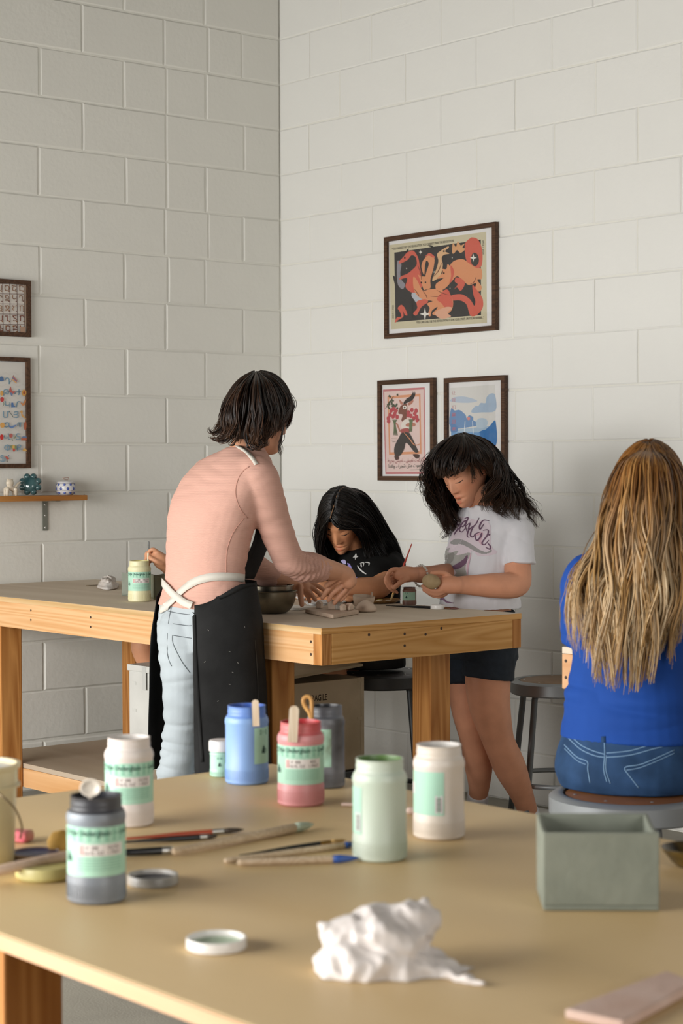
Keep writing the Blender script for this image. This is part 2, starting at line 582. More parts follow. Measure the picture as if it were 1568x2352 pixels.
board(wb, 'apron_block', (2.4545, -1.832, TZ - 0.018 - 0.092), (2.4925, -1.7945, TZ - 0.0185), W_FIRZ)
board(wb, 'apron_block', (2.4545, -1.0425, TZ - 0.018 - 0.092), (2.4925, -1.005, TZ - 0.0185), W_FIRZ)
for lx, ly in ((2.118, -1.792), (2.118, -1.134), (0.50, -1.792), (0.40, -1.134)):
    board(wb, 'leg', (lx, ly, 0.0), (lx + 0.089, ly + 0.089, TZ - 0.0185), W_FIRZ, 0.004)
board(wb, 'lower_shelf', (0.27, -1.70, 0.207), (2.118, -1.06, 0.225), W_SHELF)
board(wb, 'shelf_apron', (0.27, -1.701, 0.136), (2.118, -1.675, 0.2065), W_FIR)
board(wb, 'shelf_apron', (0.27, -1.085, 0.136), (2.118, -1.06, 0.2065), W_FIR)


def screws(parent, pts, nrm):
    n = Vector(nrm)
    for p in pts:
        q = n.to_track_quat('Z', 'Y').to_matrix()
        MB().lathe([(0.0, -0.004), (0.0045, -0.004), (0.0045, 0.0004), (0.003, 0.0006), (0.0, 0.0002)], 8, p, rot=q).obj('screw', M_SCREW, parent)


scr = []
for px, py in ((71, 1402), (71, 1424), (208, 1418), (208, 1440), (360, 1432), (360, 1458), (714, 1474), (714, 1503)):
    scr.append(onax(px, py, 1, -1.8322))
screws(wb, scr, (0, -1, 0))
screws(wb, [onax(x, y, 0, 2.4927) for x, y in ((929, 1456), (929, 1483), (847, 1458), (1013, 1443), (977, 1457))], (1, 0, 0))

# near table
nt_ = thing('work_table', 'honey coloured plywood table in front, covered with glaze jars and brushes', 'table', (5.05, -3.6, 0))
NZ = 0.75
board(nt_, 'tabletop', (3.825, -4.15, NZ - 0.02), (6.27, -3.065, NZ), W_TOP, 0.003)
board(nt_, 'edge_band', (3.825, -4.1535, NZ - 0.0205), (6.27, -4.15, NZ - 0.001), wood('pale_ply_edge', '#d9b08c', '#c79a72', 3.0, 0.6, 0), 0.0006)
for lx, ly in ((4.49, -4.10), (5.9, -4.10), (4.05, -3.2), (5.9, -3.2)):
    board(nt_, 'leg', (lx, ly, 0), (lx + 0.089, ly + 0.089, NZ - 0.0205), W_FIRZ, 0.004)
board(nt_, 'apron', (4.05, -3.15, NZ - 0.11), (6.1, -3.112, NZ - 0.0205), W_FIR)

# third table that the blonde girl sits at
t3 = thing('side_table', 'wooden table at the right edge behind the girl in blue', 'table', (4.3, -1.35, 0))
T3X, T3Y = 3.342, -1.724
board(t3, 'tabletop', (T3X, T3Y, TZ - 0.018), (5.6, T3Y + 0.80, TZ), W_TOPG)
board(t3, 'front_apron', (T3X, T3Y, TZ - 0.11), (5.6, T3Y + 0.038, TZ - 0.0185), wood('pink_fir', '#dcb088', '#c48f62', 6, .6, 0))
board(t3, 'end_apron', (T3X, T3Y + 0.0385, TZ - 0.11), (T3X + 0.038, T3Y + 0.80, TZ - 0.0185), W_FIRY)
for lx, ly in ((4.32, T3Y + 0.04), (T3X + 0.3, T3Y + 0.67), (5.4, T3Y + 0.04), (5.4, T3Y + 0.67)):
    board(t3, 'leg', (lx, ly, 0), (lx + 0.089, ly + 0.089, TZ - 0.0185), W_FIRZ, 0.004)
screws(t3, [onax(x, y, 1, T3Y - 0.0003) for x, y in ((1299, 1518), (1299, 1556))], (0, -1, 0))

# stools
M_STOOL = mat('grey_enamel', '#8d9194', 0.38, 0.25, spec=0.5)
M_STOOLD = mat('dark_grey_enamel', '#3a3c3d', 0.4, 0.2)
M_SEATB = mat('brown_hardboard', '#8a5a35', 0.45, var=0.15, vscale=20)
M_SEATT = mat('tan_hardboard', '#94765a', 0.5, var=0.12, vscale=20)
M_SEATK = mat('black_seat_pad', '#2c2c2b', 0.5)
M_RIVET = mat('rivet_metal', '#c9c9c6', 0.3, 0.8)


def stool(label, c, h, enamel, seatm, yaw, R=0.178):
    t = thing('metal_stool', label, 'stool', (c[0], c[1], 0), 'metal shop stools')
    rim = MB().lathe([(0.0, h - 0.012), (R - 0.035, h - 0.012), (R - 0.03, h - 0.001), (R - 0.012, h), (R, h - 0.008), (R, h - 0.045), (R - 0.006, h - 0.05), (R - 0.012, h - 0.045), (R - 0.012, h - 0.02), (0, h - 0.02)], 56, (c[0], c[1], 0))
    ro = rim.obj('seat_ring', enamel, t, True, angle=40)
    so = MB().lathe([(0.0, h - 0.011), (R - 0.038, h - 0.011), (R - 0.036, h - 0.003), (R - 0.045, h + 0.0005), (0.0, h + 0.001)], 48, (c[0], c[1], 0)).obj('seat_board', seatm, t, True, angle=30)
    for i in range(8):
        a = yaw + i * math.pi / 4
        p = Vector((c[0] + (R - 0.05) * math.cos(a), c[1] + (R - 0.05) * math.sin(a), h + 0.0006))
        MB().sphere(p, (0.004, 0.004, 0.0016), 8, 4).obj('rivet', M_RIVET, so)
    feet = []
    for i in range(4):
        a = yaw + math.pi / 4 + i * math.pi / 2
        d = Vector((math.cos(a), math.sin(a), 0))
        C = Vector((c[0], c[1], 0))
        path = [C + d * (R - 0.075) + Vector((0, 0, h - 0.022)), C + d * (R - 0.04) + Vector((0, 0, h - 0.03)),
                C + d * (R - 0.022) + Vector((0, 0, h - 0.06)), C + d * (R + 0.04) + Vector((0, 0, 0.012))]
        path = path[:1] + cat_path(path[:3], 7)[1:] + [path[3]]
        lg = MB().tube(path, 0.0115, 14).obj('leg', mat('backlit_leg_enamel', '#5f6365', .4, .3) if enamel is M_STOOL else enamel, t, True, angle=50)  # grey stools: backlight shade put into a darker leg colour
        MB().lathe([(0, 0.0), (0.016, 0.0), (0.0155, 0.022), (0.012, 0.026)], 14, C + d * (R + 0.04)).obj('rubber_foot', mat('black_rubber', '#161616', 0.7), lg, True, angle=40)
        feet.append(C + d * (R + 0.04 - 0.062 * 0.3) + Vector((0, 0, 0.18)))
    rr = (feet[0] - Vector((c[0], c[1], 0.18))).length
    ring = [Vector((c[0] + rr * math.cos(2 * math.pi * i / 40), c[1] + rr * math.sin(2 * math.pi * i / 40), 0.18)) for i in range(41)]
    MB().tube(ring, 0.009, 10, cap=False).obj('foot_ring', enamel, t, True)
    for p in feet:
        MB().sphere(p + (p - Vector((c[0], c[1], 0.18))).normalized() * 0.012, 0.006, 8, 6).obj('bolt', M_RIVET, t, True)
    return t


stool('grey metal stool with brown round seat under the girl in blue', (3.97, -2.178), 0.61, M_STOOL, M_SEATB, 0.3)
_q = pt(1283, 1572, 6.93)
stool('empty grey metal stool with tan seat in front of the right wall', (_q.x, _q.y), 0.545, M_STOOL, M_SEATT, 0.95)
stool('dark stool under the workbench beneath the girl in black', (1.70, -0.90), 0.60, M_STOOLD, M_SEATK, 0.75)
# ------------------------------------------------------------------ people: helpers
import numpy as np


def to_arrays(me):
    n = len(me.vertices); co = np.empty(n * 3, np.float32); me.vertices.foreach_get('co', co)
    ls = np.empty(len(me.polygons), np.int32); lt = np.empty(len(me.polygons), np.int32)
    me.polygons.foreach_get('loop_start', ls); me.polygons.foreach_get('loop_total', lt)
    li = np.empty(len(me.loops), np.int32); me.loops.foreach_get('vertex_index', li)
    col = np.ones((n, 4), np.float32)
    ca = me.color_attributes.get('col')
    if ca: b = np.empty(n * 4, np.float32); ca.data.foreach_get('color', b); col = b.reshape(-1, 4)
    return co.reshape(-1, 3), ls, lt, li, col


def join_meshes(name, meshes):
    cos, fs, cols, off = [], [], [], 0
    lss, lts, lis = [], [], []; lo = 0
    for m in meshes:
        co, ls, lt, li, col = to_arrays(m)
        cos.append(co); cols.append(col); lss.append(ls + lo); lts.append(lt); lis.append(li + off)
        off += len(co); lo += len(li)
    co = np.concatenate(cos); ls = np.concatenate(lss); lt = np.concatenate(lts); li = np.concatenate(lis); col = np.concatenate(cols)
    me = bpy.data.meshes.new(name)
    me.vertices.add(len(co)); me.vertices.foreach_set('co', co.ravel())
    me.loops.add(len(li)); me.loops.foreach_set('vertex_index', li)
    me.polygons.add(len(ls)); me.polygons.foreach_set('loop_start', ls); me.polygons.foreach_set('loop_total', lt)
    me.update(calc_edges=True); me.validate()
    ca = me.color_attributes.new('col', 'FLOAT_COLOR', 'POINT'); ca.data.foreach_set('color', col.ravel())
    return me


def soft(name, me, m, parent):
    """link a world-space mesh as a smooth part of a thing"""
    o = bpy.data.objects.new(name, me); COL.objects.link(o)
    me.materials.clear(); me.materials.append(m)
    me.polygons.foreach_set('use_smooth', [True] * len(me.polygons))
    o.parent = parent; o.location = -Vector(parent.location)
    return o


def limb(mb, pts, n=18, k=None, flat=None, caps=True):
    """pts: (Vector, radius) stations; a smooth tapering closed tube"""
    arr = [(p.x, p.y, p.z, r) for p, r in pts]
    arr = cat_path(arr, k or (len(arr) * 5))
    mb.tube([Vector(a[:3]) for a in arr], [(max(.001, a[3]), max(.001, a[3])) for a in arr], n, round_caps=caps)


def torso(mb, rings, xd, yd, n=32, k=None, pw=2.3):
    arr = cat_path([(c.x, c.y, c.z, a, b) for c, a, b in rings], k or len(rings) * 5)
    out = []
    for q in arr:
        c = Vector(q[:3]); rg = []
        for j in range(n):
            t = 2 * math.pi * j / n; ct, st = math.cos(t), math.sin(t)
            rg.append(c + xd * (q[3] * math.copysign(abs(ct) ** (2 / pw), ct)) + yd * (q[4] * math.copysign(abs(st) ** (2 / pw), st)))
        out.append(rg)
    mb.rings(out)


def wrinkle(me, amp, freq, axis=None, seed=0.0, fn=None):
    """folds: move vertices along their normals"""
    n = len(me.vertices); co = np.empty(n * 3, np.float32); me.vertices.foreach_get('co', co); co = co.reshape(-1, 3)
    no = np.empty(n * 3, np.float32); me.vertex_normals.foreach_get('vector', no); no = no.reshape(-1, 3)
    for i in range(n):
        p = Vector((float(co[i, 0]), float(co[i, 1]), float(co[i, 2])))
        q = Vector((p.x * freq[0], p.y * freq[1], p.z * freq[2] + seed))
        d = noise.noise(q); d = (abs(d) - .25) * 1.4 if fn is None else d
        a = amp if not callable(amp) else amp(p)
        co[i] += no[i] * (d * a)
    me.vertices.foreach_set('co', co.ravel()); me.update()


def frame_axes(fwd, up):
    f = fwd.normalized(); u = (up - f * up.dot(f)).normalized(); s = f.cross(u)
    return f, u, s


def imgdir(r, u, toward):
    """direction given by image right, image up, towards the camera"""
    return (CAM_R * r + Vector((0, 0, 1)) * u - Vector((CAM_F.x, CAM_F.y, 0)).normalized() * toward).normalized()


LIP = (0.86, 0.50, 0.46, 1); CHEEK = (1.0, 0.86, 0.82, 1)


def head_mesh(pos, fwd, up, sc=1.0, mouth=0.0, lids=1.0):
    f, u, s = frame_axes(fwd, up)
    N, Mm = 120, 104
    vs = []; cols = []
    def g(x, c, w): return math.exp(-((x - c) / w) ** 2)
    def shape(d):
        x, y, z = d.x * .0725, d.y * .093, d.z * .112
        t = z / .112
        x *= 1 - .30 * smoothstep(.1, .98, -t) - .03 * smoothstep(.2, 1, t)
        y += .050 * smoothstep(.15, 1.0, -t) ** 1.3
        if y < 0 and t < 0: y *= 1 - .35 * smoothstep(0, 1, -t)
        col = [1, 1, 1, 1]
        if d.y > 0.05:
            wf = smoothstep(.05, .35, d.y)
            y *= 1 - .05 * wf * smoothstep(.2, .9, t)
            ax = abs(x)
            add = 0
            add += -.0075 * g(ax, .030, .015) * g(z, .006, .012)
            add += .0030 * g(z, .026, .009) * g(ax, .026, .022)
            add += .0050 * lids * g(ax, .031, .0115) * g(z, .003, .0078)
            A = 0
            if -.031 <= z <= .020: A = .0195 * smoothstep(.020, -.031, z) ** 1.1 if False else .0195 * (1 - smoothstep(-.031, .020, z)) ** 1.2
            elif -.043 < z < -.031: A = .0195 * smoothstep(-.043, -.031, z)
            sg = .0085 + .004 * (1 - smoothstep(-.035, .01, z))
            add += A * math.exp(-(x / sg) ** 2)
            add += .0060 * g(ax, .0125, .0055) * g(z, -.035, .006)
            add += .0045 * g(z, -.0565, .0045) * g(ax, 0, .019)
            add += .0060 * g(z, -.0685 - .006 * mouth, .0052) * g(ax, 0, .017)
            add += -.0055 * g(z, -.062 - .003 * mouth, .0024 + .002 * mouth) * g(ax, 0, .021)
            add += .0055 * g(z, -.094, .013) * g(ax, 0, .018)
            add += .0045 * g(ax, .040, .02) * g(z, -.028, .022)
            y += add * wf
            lw = max(g(z, -.0563, .0042) * g(ax, 0, .017), g(z, -.0680 - .006 * mouth, .0050) * g(ax, 0, .015))
            lw = smoothstep(.35, .7, lw) * wf
            dk = smoothstep(.5, .9, g(z, -.062 - .003 * mouth, .0022 + .003 * mouth) * g(ax, 0, .018)) * wf
            ck = g(ax, .042, .022) * g(z, -.03, .022) * .7 * wf
            for i in range(3):
                c = 1 + (CHEEK[i] - 1) * ck
                c = c + (LIP[i] - c) * lw
                col[i] = c * (1 - .6 * dk)
        return Vector((x, y, z)), tuple(col)
    for i in range(Mm + 1):
        ph = -math.pi / 2 + math.pi * i / Mm
        for j in range(N):
            a = 2 * math.pi * j / N
            p, c = shape(Vector((math.cos(ph) * math.cos(a), math.cos(ph) * math.sin(a), math.sin(ph))))
            vs.append(pos + (s * p.x + f * p.y + u * p.z) * sc); cols.append(c)
    fs = [(i * N + j, i * N + (j + 1) % N, (i + 1) * N + (j + 1) % N, (i + 1) * N + j) for i in range(Mm) for j in range(N)]
    mb = MB(); mb.v = vs; mb.f = fs; mb.mi = [0] * len(fs); mb.cols = cols
    R3 = Matrix((s, f, u)).transposed()
    for sd in (-1, 1):
        c0 = pos + (s * (.0745 * sd) + f * (-.006) + u * (-.008)) * sc
        Re = R3 @ Matrix.Rotation(sd * -.35, 3, 'Z')
        o = len(mb.v); mb.sphere(c0, (.007 * sc, .017 * sc, .029 * sc), 14, 10, Re)
        for k in range(o, len(mb.v)): mb.cols[k] = (1.0, .84, .8, 1)
        o = len(mb.v); mb.sphere(c0 + s * (.004 * sd * sc) + f * (.002 * sc), (.006 * sc, .010 * sc, .018 * sc), 12, 8, Re)
        for k in range(o, len(mb.v)): mb.cols[k] = (.8, .55, .5, 1)
    me = mb.mesh('head')
    bm = bmesh.new(); bm.from_mesh(me); bmesh.ops.remove_doubles(bm, verts=bm.verts, dist=1e-5); bm.to_mesh(me); bm.free()
    return me, (pos, f, u, s, sc)


def face_point(bv, fr, x, z, off=.0008):
    pos, f, u, s, sc = fr
    o = pos + (s * x + u * z + f * .2) * sc
    h, n, _, _ = bv.ray_cast(o, -f, .4)
    if h is None: return pos + (s * x + u * z + f * .09) * sc
    return h + f * off


def face_lines(parent, hm, fr, browc, open_eyes=0.0):
    bv = bvh_of(hm); m = mat('brow_hair' + browc, browc, .8); ml = mat('lash_dark', '#231812', .7); sc = fr[4]
    for sd in (-1, 1):
        arc = [face_point(bv, fr, sd * (.015 + .030 * t), .022 + .007 * math.sin(math.pi * (.25 + .6 * t)), .0002) for t in [i / 8 for i in range(9)]]
        MB().tube(arc, [(.0018 * sc, .0034 * sc * (.6 + .4 * math.sin(math.pi * min(1, i / 8 + .2)))) for i in range(9)], 8).obj('eyebrow', m, parent, True)
        arc = [face_point(bv, fr, sd * (.018 + .026 * t), -.0030 - .0028 * math.sin(math.pi * t), .0004) for t in [i / 9 for i in range(10)]]
        MB().tube(arc, [.0008 * sc + .0009 * sc * math.sin(math.pi * i / 9) for i in range(10)], 6).obj('eyelash', ml, parent, True)
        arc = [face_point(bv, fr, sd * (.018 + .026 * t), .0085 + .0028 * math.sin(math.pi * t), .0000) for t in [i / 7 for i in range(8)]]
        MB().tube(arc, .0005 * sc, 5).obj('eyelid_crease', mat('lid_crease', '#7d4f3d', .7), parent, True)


# hair ------------------------------------------------------------------
def hair_cap(parent_mb, fr, grow=.007, front=.040, low=-.045, col=(1, 1, 1, 1), fz=.05):
    pos, f, u, s, sc = fr
    N, Mm = 40, 30; o = len(parent_mb.v); keep = {}
    vs = []; fs = []
    for i in range(Mm + 1):
        ph = -math.pi / 2 + math.pi * i / Mm
        for j in range(N):
            a = 2 * math.pi * j / N
            d = Vector((math.cos(ph) * math.cos(a), math.cos(ph) * math.sin(a), math.sin(ph)))
            p = Vector((d.x * (.0725 + grow), d.y * (.093 + grow), d.z * (.112 + grow)))
            ok = not (p.y > front and p.z < fz) and not (p.y > front - .035 and p.z < fz - .022) and p.z > low - (.03 if p.y < 0 else 0)
            keep[len(vs)] = ok
            vs.append(pos + (s * p.x + f * p.y + u * p.z) * sc)
    for i in range(Mm):
        for j in range(N):
            q = (i * N + j, i * N + (j + 1) % N, (i + 1) * N + (j + 1) % N, (i + 1) * N + j)
            if all(keep[x] for x in q): fs.append(q)
    parent_mb.add(vs, fs, 0, col)


def head_push(p, fr, m):
    """keep a strand point outside the skull"""
    pos, f, u, s, sc = fr
    d = p - pos
    x, y, z = d.dot(s) / sc, d.dot(f) / sc, d.dot(u) / sc
    k = math.sqrt((x / (.0725 + m)) ** 2 + (y / (.093 + m)) ** 2 + (z / (.112 + m)) ** 2)
    if k < 1 and k > 1e-4:
        return pos + d / k
    return p


def hair_guides(mb, guides, count, r, colfn, seed=1, wave=(.0, 6.0), jitter=.006, thick=.02, segs=22, nsides=5, tipcut=.12, closed=False, flat=.6, center=None, fr=None, margin=.010, locks=0, clump=.35):
    """strands in between neighbouring guide curves; strands of one lock share their wave"""
    rnd = random.Random(seed)
    G = [cat_path([tuple(p) for p in g], segs) for g in guides]
    ng = len(G); span = (ng - 1) if not closed else ng
    LK = []
    for k in range(locks):
        LK.append((rnd.random() * span, rnd.uniform(0, 6.28), rnd.uniform(0, 6.28), wave[1] * rnd.uniform(.7, 1.35), wave[0] * rnd.uniform(.6, 1.5),
                   Vector((rnd.gauss(0, 1), rnd.gauss(0, 1), rnd.gauss(0, .5))) * jitter * 1.5, rnd.random(), 1 - rnd.random() * tipcut, rnd.uniform(.75, 1.3)))
    for k in range(count):
        if locks:
            L = LK[k % locks]
            x = L[0]; sx = rnd.gauss(0, .16)
            ph, ph2, fq, am = L[1] + rnd.gauss(0, .35), L[2] + rnd.gauss(0, .35), L[3], L[4]
            off = L[5] + Vector((rnd.gauss(0, 1), rnd.gauss(0, 1), rnd.gauss(0, .5))) * jitter * .45
            dep = max(0, L[6] + rnd.gauss(0, .15)) * thick; cut = L[7] * (1 - rnd.random() * .05); kc = L[8]
        else:
            x = rnd.random() * span; sx = 0; kc = 1
            ph = rnd.uniform(0, 6.28); ph2 = rnd.uniform(0, 6.28); fq = wave[1] * rnd.uniform(.75, 1.3); am = wave[0] * rnd.uniform(.5, 1.4)
            off = Vector((rnd.gauss(0, 1), rnd.gauss(0, 1), rnd.gauss(0, .5))) * jitter
            dep = rnd.random() * thick; cut = 1 - rnd.random() * tipcut
        pts = []; cols = []; rad = []
        base = colfn(rnd)
        rs = r * rnd.uniform(.7, 1.25)
        for j in range(segs):
            t = j / (segs - 1)
            xx = x + sx * (1 - clump * smoothstep(.3, 1, t))
            xx = xx % ng if closed else min(max(xx, 0), span - 1e-4)
            i = int(xx); w = xx - i; A = G[i % ng]; B = G[(i + 1) % ng]
            tt = t * cut * (segs - 1); j0 = min(int(tt), segs - 2); v = tt - j0
            a = Vector(A[j0]).lerp(Vector(A[j0 + 1]), v); b = Vector(B[j0]).lerp(Vector(B[j0 + 1]), v)
            p = a.lerp(b, w) + off * (smoothstep(0, .5, t))
            if center is not None:
                d = (center - p); d.z *= .3
                if d.length > 1e-5: p += d.normalized() * (dep * (1 - .3 * t))
            env = smoothstep(.08, .6, t)
            p += CAM_R * (math.sin(fq * t * 6.28 + ph) * am * env) + CAM_F * (math.sin(fq * t * 6.28 + ph2) * am * env * .7)
            if fr is not None: p = head_push(p, fr, margin + (rnd.random() * .002 if j == 0 else 0) + .004 * (k % 5) / 5)
            pts.append(p)
            tp = 1 - .75 * smoothstep(.6, 1.0, t)
            rad.append((rs * tp, rs * flat * tp))
            c = base(t) if callable(base) else base
            cols.append((c[0] * kc, c[1] * kc, c[2] * kc, 1))
        mb.tube(pts, rad, nsides, cols=cols)


def hair_mat(name, rough=.38):
    return mat(name, '#ffffff', rough, attr='col', spec=.28)


def tint(c, k=1.0):
    l = lin(c); return (l[0] * k, l[1] * k, l[2] * k, 1)


def hit(bv, px, py):
    d = (CAM_F * FPX + CAM_R * (px - 784) - CAM_U * (py - 1176)).normalized()
    h, n, _, _ = bv.ray_cast(CAM_POS, d, 20)
    if h is None: return None
    if n.dot(d) > 0: n = -n
    return h, n


def cloth_ribbon(parent, name, bv, path, w, m, lift=.004, steps=40, th=.0016):
    """a band lying on the cloth along picture points"""
    P2 = cat_path(path, steps); pts = []
    for x, y in P2:
        r = hit(bv, x, y)
        if r: pts.append(r[0] + r[1] * lift)
    for _ in range(2):
        pts = [pts[0]] + [(pts[i - 1] + pts[i] * 2 + pts[i + 1]) / 4 for i in range(1, len(pts) - 1)] + [pts[-1]]
    vs = []
    for i, p in enumerate(pts):
        t = (pts[min(i + 1, len(pts) - 1)] - pts[max(i - 1, 0)]).normalized()
        r, n, _, _ = bv.find_nearest(p)
        nn = (p - r).normalized() if (p - r).length > 1e-6 else -CAM_F
        sd = t.cross(nn).normalized()
        vs += [p - sd * w / 2, p + sd * w / 2]
    fs = [(2 * i, 2 * i + 2, 2 * i + 3, 2 * i + 1) for i in range(len(pts) - 1)]
    o = MB().add(vs, fs).obj(name, m, parent, True)
    s = o.modifiers.new('s', 'SOLIDIFY'); s.thickness = th; s.offset = 0
    return o


def cloth_print(parent, name, bv, inks, lift=.0012):
    """inks: (colour, kind, pts, width) drawn on the cloth"""
    mb = MB(); mats = []
    for li, (col, kind, pts, w) in enumerate(inks):
        m = mat('print_' + col.strip('#'), col, .8, spec=.2)
        if m not in mats: mats.append(m)
        mi = mats.index(m)
        def prj(q):
            r = hit(bv, *q)
            return None if r is None else r[0] + r[1] * (lift + li * .00006)
        if kind == 'stroke':
            L, R = stroke_poly(pts, w, len(pts) * 6); k = len(L)
            V = [prj(q) for q in L + R]
            for i in range(k - 1):
                q = [V[i], V[i + 1], V[k + i + 1], V[k + i]]
                if all(x is not None for x in q) and max((q[0] - q[2]).length, (q[1] - q[3]).length) < .06: mb.add(q, [(0, 1, 2, 3)], mi)
        else:
            pl = closed_smooth(pts, 5) if kind == 'blob' else pts
            xs = [p[0] for p in pl]; ys = [p[1] for p in pl]
            st = w or 3.0
            x = min(xs)
            def inside(px, py):
                c = False; n = len(pl)
                for i in range(n):
                    x1, y1 = pl[i]; x2, y2 = pl[(i + 1) % n]
                    if (y1 > py) != (y2 > py) and px < (x2 - x1) * (py - y1) / (y2 - y1) + x1: c = not c
                return c
            while x < max(xs):
                y = min(ys)
                while y < max(ys):
                    if inside(x + st / 2, y + st / 2):
                        q = [prj(p) for p in ((x, y), (x + st, y), (x + st, y + st), (x, y + st))]
                        if all(v is not None for v in q) and (q[0] - q[2]).length < .05: mb.add(q, [(0, 1, 2, 3)], mi)
                    y += st
                x += st
    return mb.obj(name, mats, parent)


SKIN = {}
def skin(name, c): return mat('skin_' + name, c, .52, attr='col', var=.10, vscale=18, spec=.4)


def person(label, base, cat='person'):
    return thing('person', label, cat, base)


def shoe(mb, ankle, toe_dir, L=.23, W=.045, z=0.0):
    d = Vector((toe_dir.x, toe_dir.y, 0)).normalized()
    a = Vector((ankle.x, ankle.y, z))
    limb(mb, [(a - d * .06 + Vector((0, 0, .04)), .037), (a + Vector((0, 0, .046)), .042), (a + d * .08 + Vector((0, 0, .036)), .036), (a + d * (L - .085) + Vector((0, 0, .026)), .028)], 16)
# ------------------------------------------------------------------ lettering and flat print
_tcache = {}


def text_geo(s, size=1.0, align='CENTER', bold=0.0):
    key = (s, align, bold)
    if key not in _tcache:
        c = bpy.data.curves.new('t', 'FONT'); c.body = s; c.align_x = align; c.align_y = 'CENTER'; c.offset = bold
        c.resolution_u = 2
        o = bpy.data.objects.new('t', c); COL.objects.link(o)
        dg = bpy.context.evaluated_depsgraph_get(); dg.update()
        m = bpy.data.meshes.new_from_object(o.evaluated_get(dg))
        _tcache[key] = ([v.co.copy() for v in m.vertices], [tuple(p.vertices) for p in m.polygons])
        bpy.data.objects.remove(o); bpy.data.curves.remove(c); bpy.data.meshes.remove(m)
    v, f = _tcache[key]
    return [Vector((p.x * size, p.y * size, 0)) for p in v], f


def closed_smooth(poly, n=4):
    k = len(poly); out = []
    for i in range(k):
        p0, p1, p2, p3 = poly[i - 1], poly[i], poly[(i + 1) % k], poly[(i + 2) % k]
        for s in range(n):
            u = s / n
            out.append(tuple(0.5 * (2 * b + (-a + c) * u + (2 * a - 5 * b + 4 * c - d) * u * u + (-a + 3 * b - 3 * c + d) * u ** 3)
                             for a, b, c, d in zip(p0, p1, p2, p3)))
    return out


def circle_poly(cx, cy, rx, ry=None, n=16):
    ry = ry or rx
    return [(cx + rx * math.cos(2 * math.pi * i / n), cy + ry * math.sin(2 * math.pi * i / n)) for i in range(n)]


def stroke_poly(pts, w, n=None):
    """outline of a brush stroke along 2-D points"""
    p = cat_path(pts, n or len(pts) * 4); L, R = [], []
    for i in range(len(p)):
        a = p[max(0, i - 1)]; b = p[min(len(p) - 1, i + 1)]
        dx, dy = b[0] - a[0], b[1] - a[1]; l = math.hypot(dx, dy) or 1
        ww = w * (0.35 + 0.65 * math.sin(math.pi * min(0.98, max(0.02, (i + 0.5) / len(p)))))
        L.append((p[i][0] - dy / l * ww / 2, p[i][1] + dx / l * ww / 2)); R.append((p[i][0] + dy / l * ww / 2, p[i][1] - dx / l * ww / 2))
    return L, R


class Print:
    """flat inks on a sheet: polygons mapped by fn(x, y, layer) -> 3-D point"""
    def __init__(self, fn): self.fn = fn; self.mb = MB(); self.mats = []; self.layer = 0

    def mi(self, col):
        m = mat('ink_' + col.strip('#'), col, 0.75, spec=0.25)
        if m not in self.mats: self.mats.append(m)
        return self.mats.index(m)

    def poly(self, col, pts, smooth=True, n=4):
        self.layer += 1
        p = closed_smooth(pts, n) if smooth else pts
        self.mb.add([self.fn(x, y, self.layer) for x, y in p], [tuple(range(len(p)))], self.mi(col))

    def rect(self, col, x0, y0, x1, y1): self.poly(col, [(x0, y0), (x1, y0), (x1, y1), (x0, y1)], False)

    def stroke(self, col, pts, w, n=None):
        self.layer += 1
        L, R = stroke_poly(pts, w, n); k = len(L)
        self.mb.add([self.fn(x, y, self.layer) for x, y in L + R], [(i, i + 1, k + i + 1, k + i) for i in range(k - 1)], self.mi(col))

    def line(self, col, a, b, w):
        self.layer += 1
        dx, dy = b[0] - a[0], b[1] - a[1]; l = math.hypot(dx, dy) or 1; nx, ny = -dy / l * w / 2, dx / l * w / 2
        self.mb.add([self.fn(a[0] + nx, a[1] + ny, self.layer), self.fn(b[0] + nx, b[1] + ny, self.layer),
                     self.fn(b[0] - nx, b[1] - ny, self.layer), self.fn(a[0] - nx, a[1] - ny, self.layer)], [(0, 1, 2, 3)], self.mi(col))

    def text(self, col, s, origin, ux, uy, size, align='CENTER', bold=0.0):
        """ux, uy: 2-D directions of the writing in sheet units"""
        self.layer += 1
        v, f = text_geo(s, size, align, bold)
        self.mb.add([self.fn(origin[0] + p.x * ux[0] + p.y * uy[0], origin[1] + p.x * ux[1] + p.y * uy[1], self.layer) for p in v], f, self.mi(col))

    def obj(self, name, parent): return self.mb.obj(name, self.mats, parent)


AR = {'ا': 'FE8D FE8E', 'إ': 'FE87 FE88', 'أ': 'FE83 FE84', 'ذ': 'FEAB FEAC', 'ر': 'FEAD FEAE', 'و': 'FEED FEEE', 'ة': 'FE93 FE94',
      'ب': 'FE8F FE90 FE91 FE92', 'ت': 'FE95 FE96 FE97 FE98', 'ث': 'FE99 FE9A FE9B FE9C', 'ج': 'FE9D FE9E FE9F FEA0',
      'ح': 'FEA1 FEA2 FEA3 FEA4', 'ش': 'FEB5 FEB6 FEB7 FEB8', 'ع': 'FEC9 FECA FECB FECC', 'ف': 'FED1 FED2 FED3 FED4',
      'ق': 'FED5 FED6 FED7 FED8', 'ك': 'FED9 FEDA FEDB FEDC', 'ل': 'FEDD FEDE FEDF FEE0', 'م': 'FEE1 FEE2 FEE3 FEE4',
      'ن': 'FEE5 FEE6 FEE7 FEE8', 'ي': 'FEF1 FEF2 FEF3 FEF4'}


def arabic(s):
    out = []
    for i, ch in enumerate(s):
        if ch not in AR: out.append(ch); continue
        fm = AR[ch].split()
        prev = i > 0 and s[i - 1] in AR and len(AR[s[i - 1]].split()) == 4
        nxt = i + 1 < len(s) and s[i + 1] in AR and len(fm) == 4
        k = 3 if prev and nxt else 2 if nxt else 1 if prev else 0
        out.append(chr(int(fm[k], 16)))
    return ''.join(reversed(out))


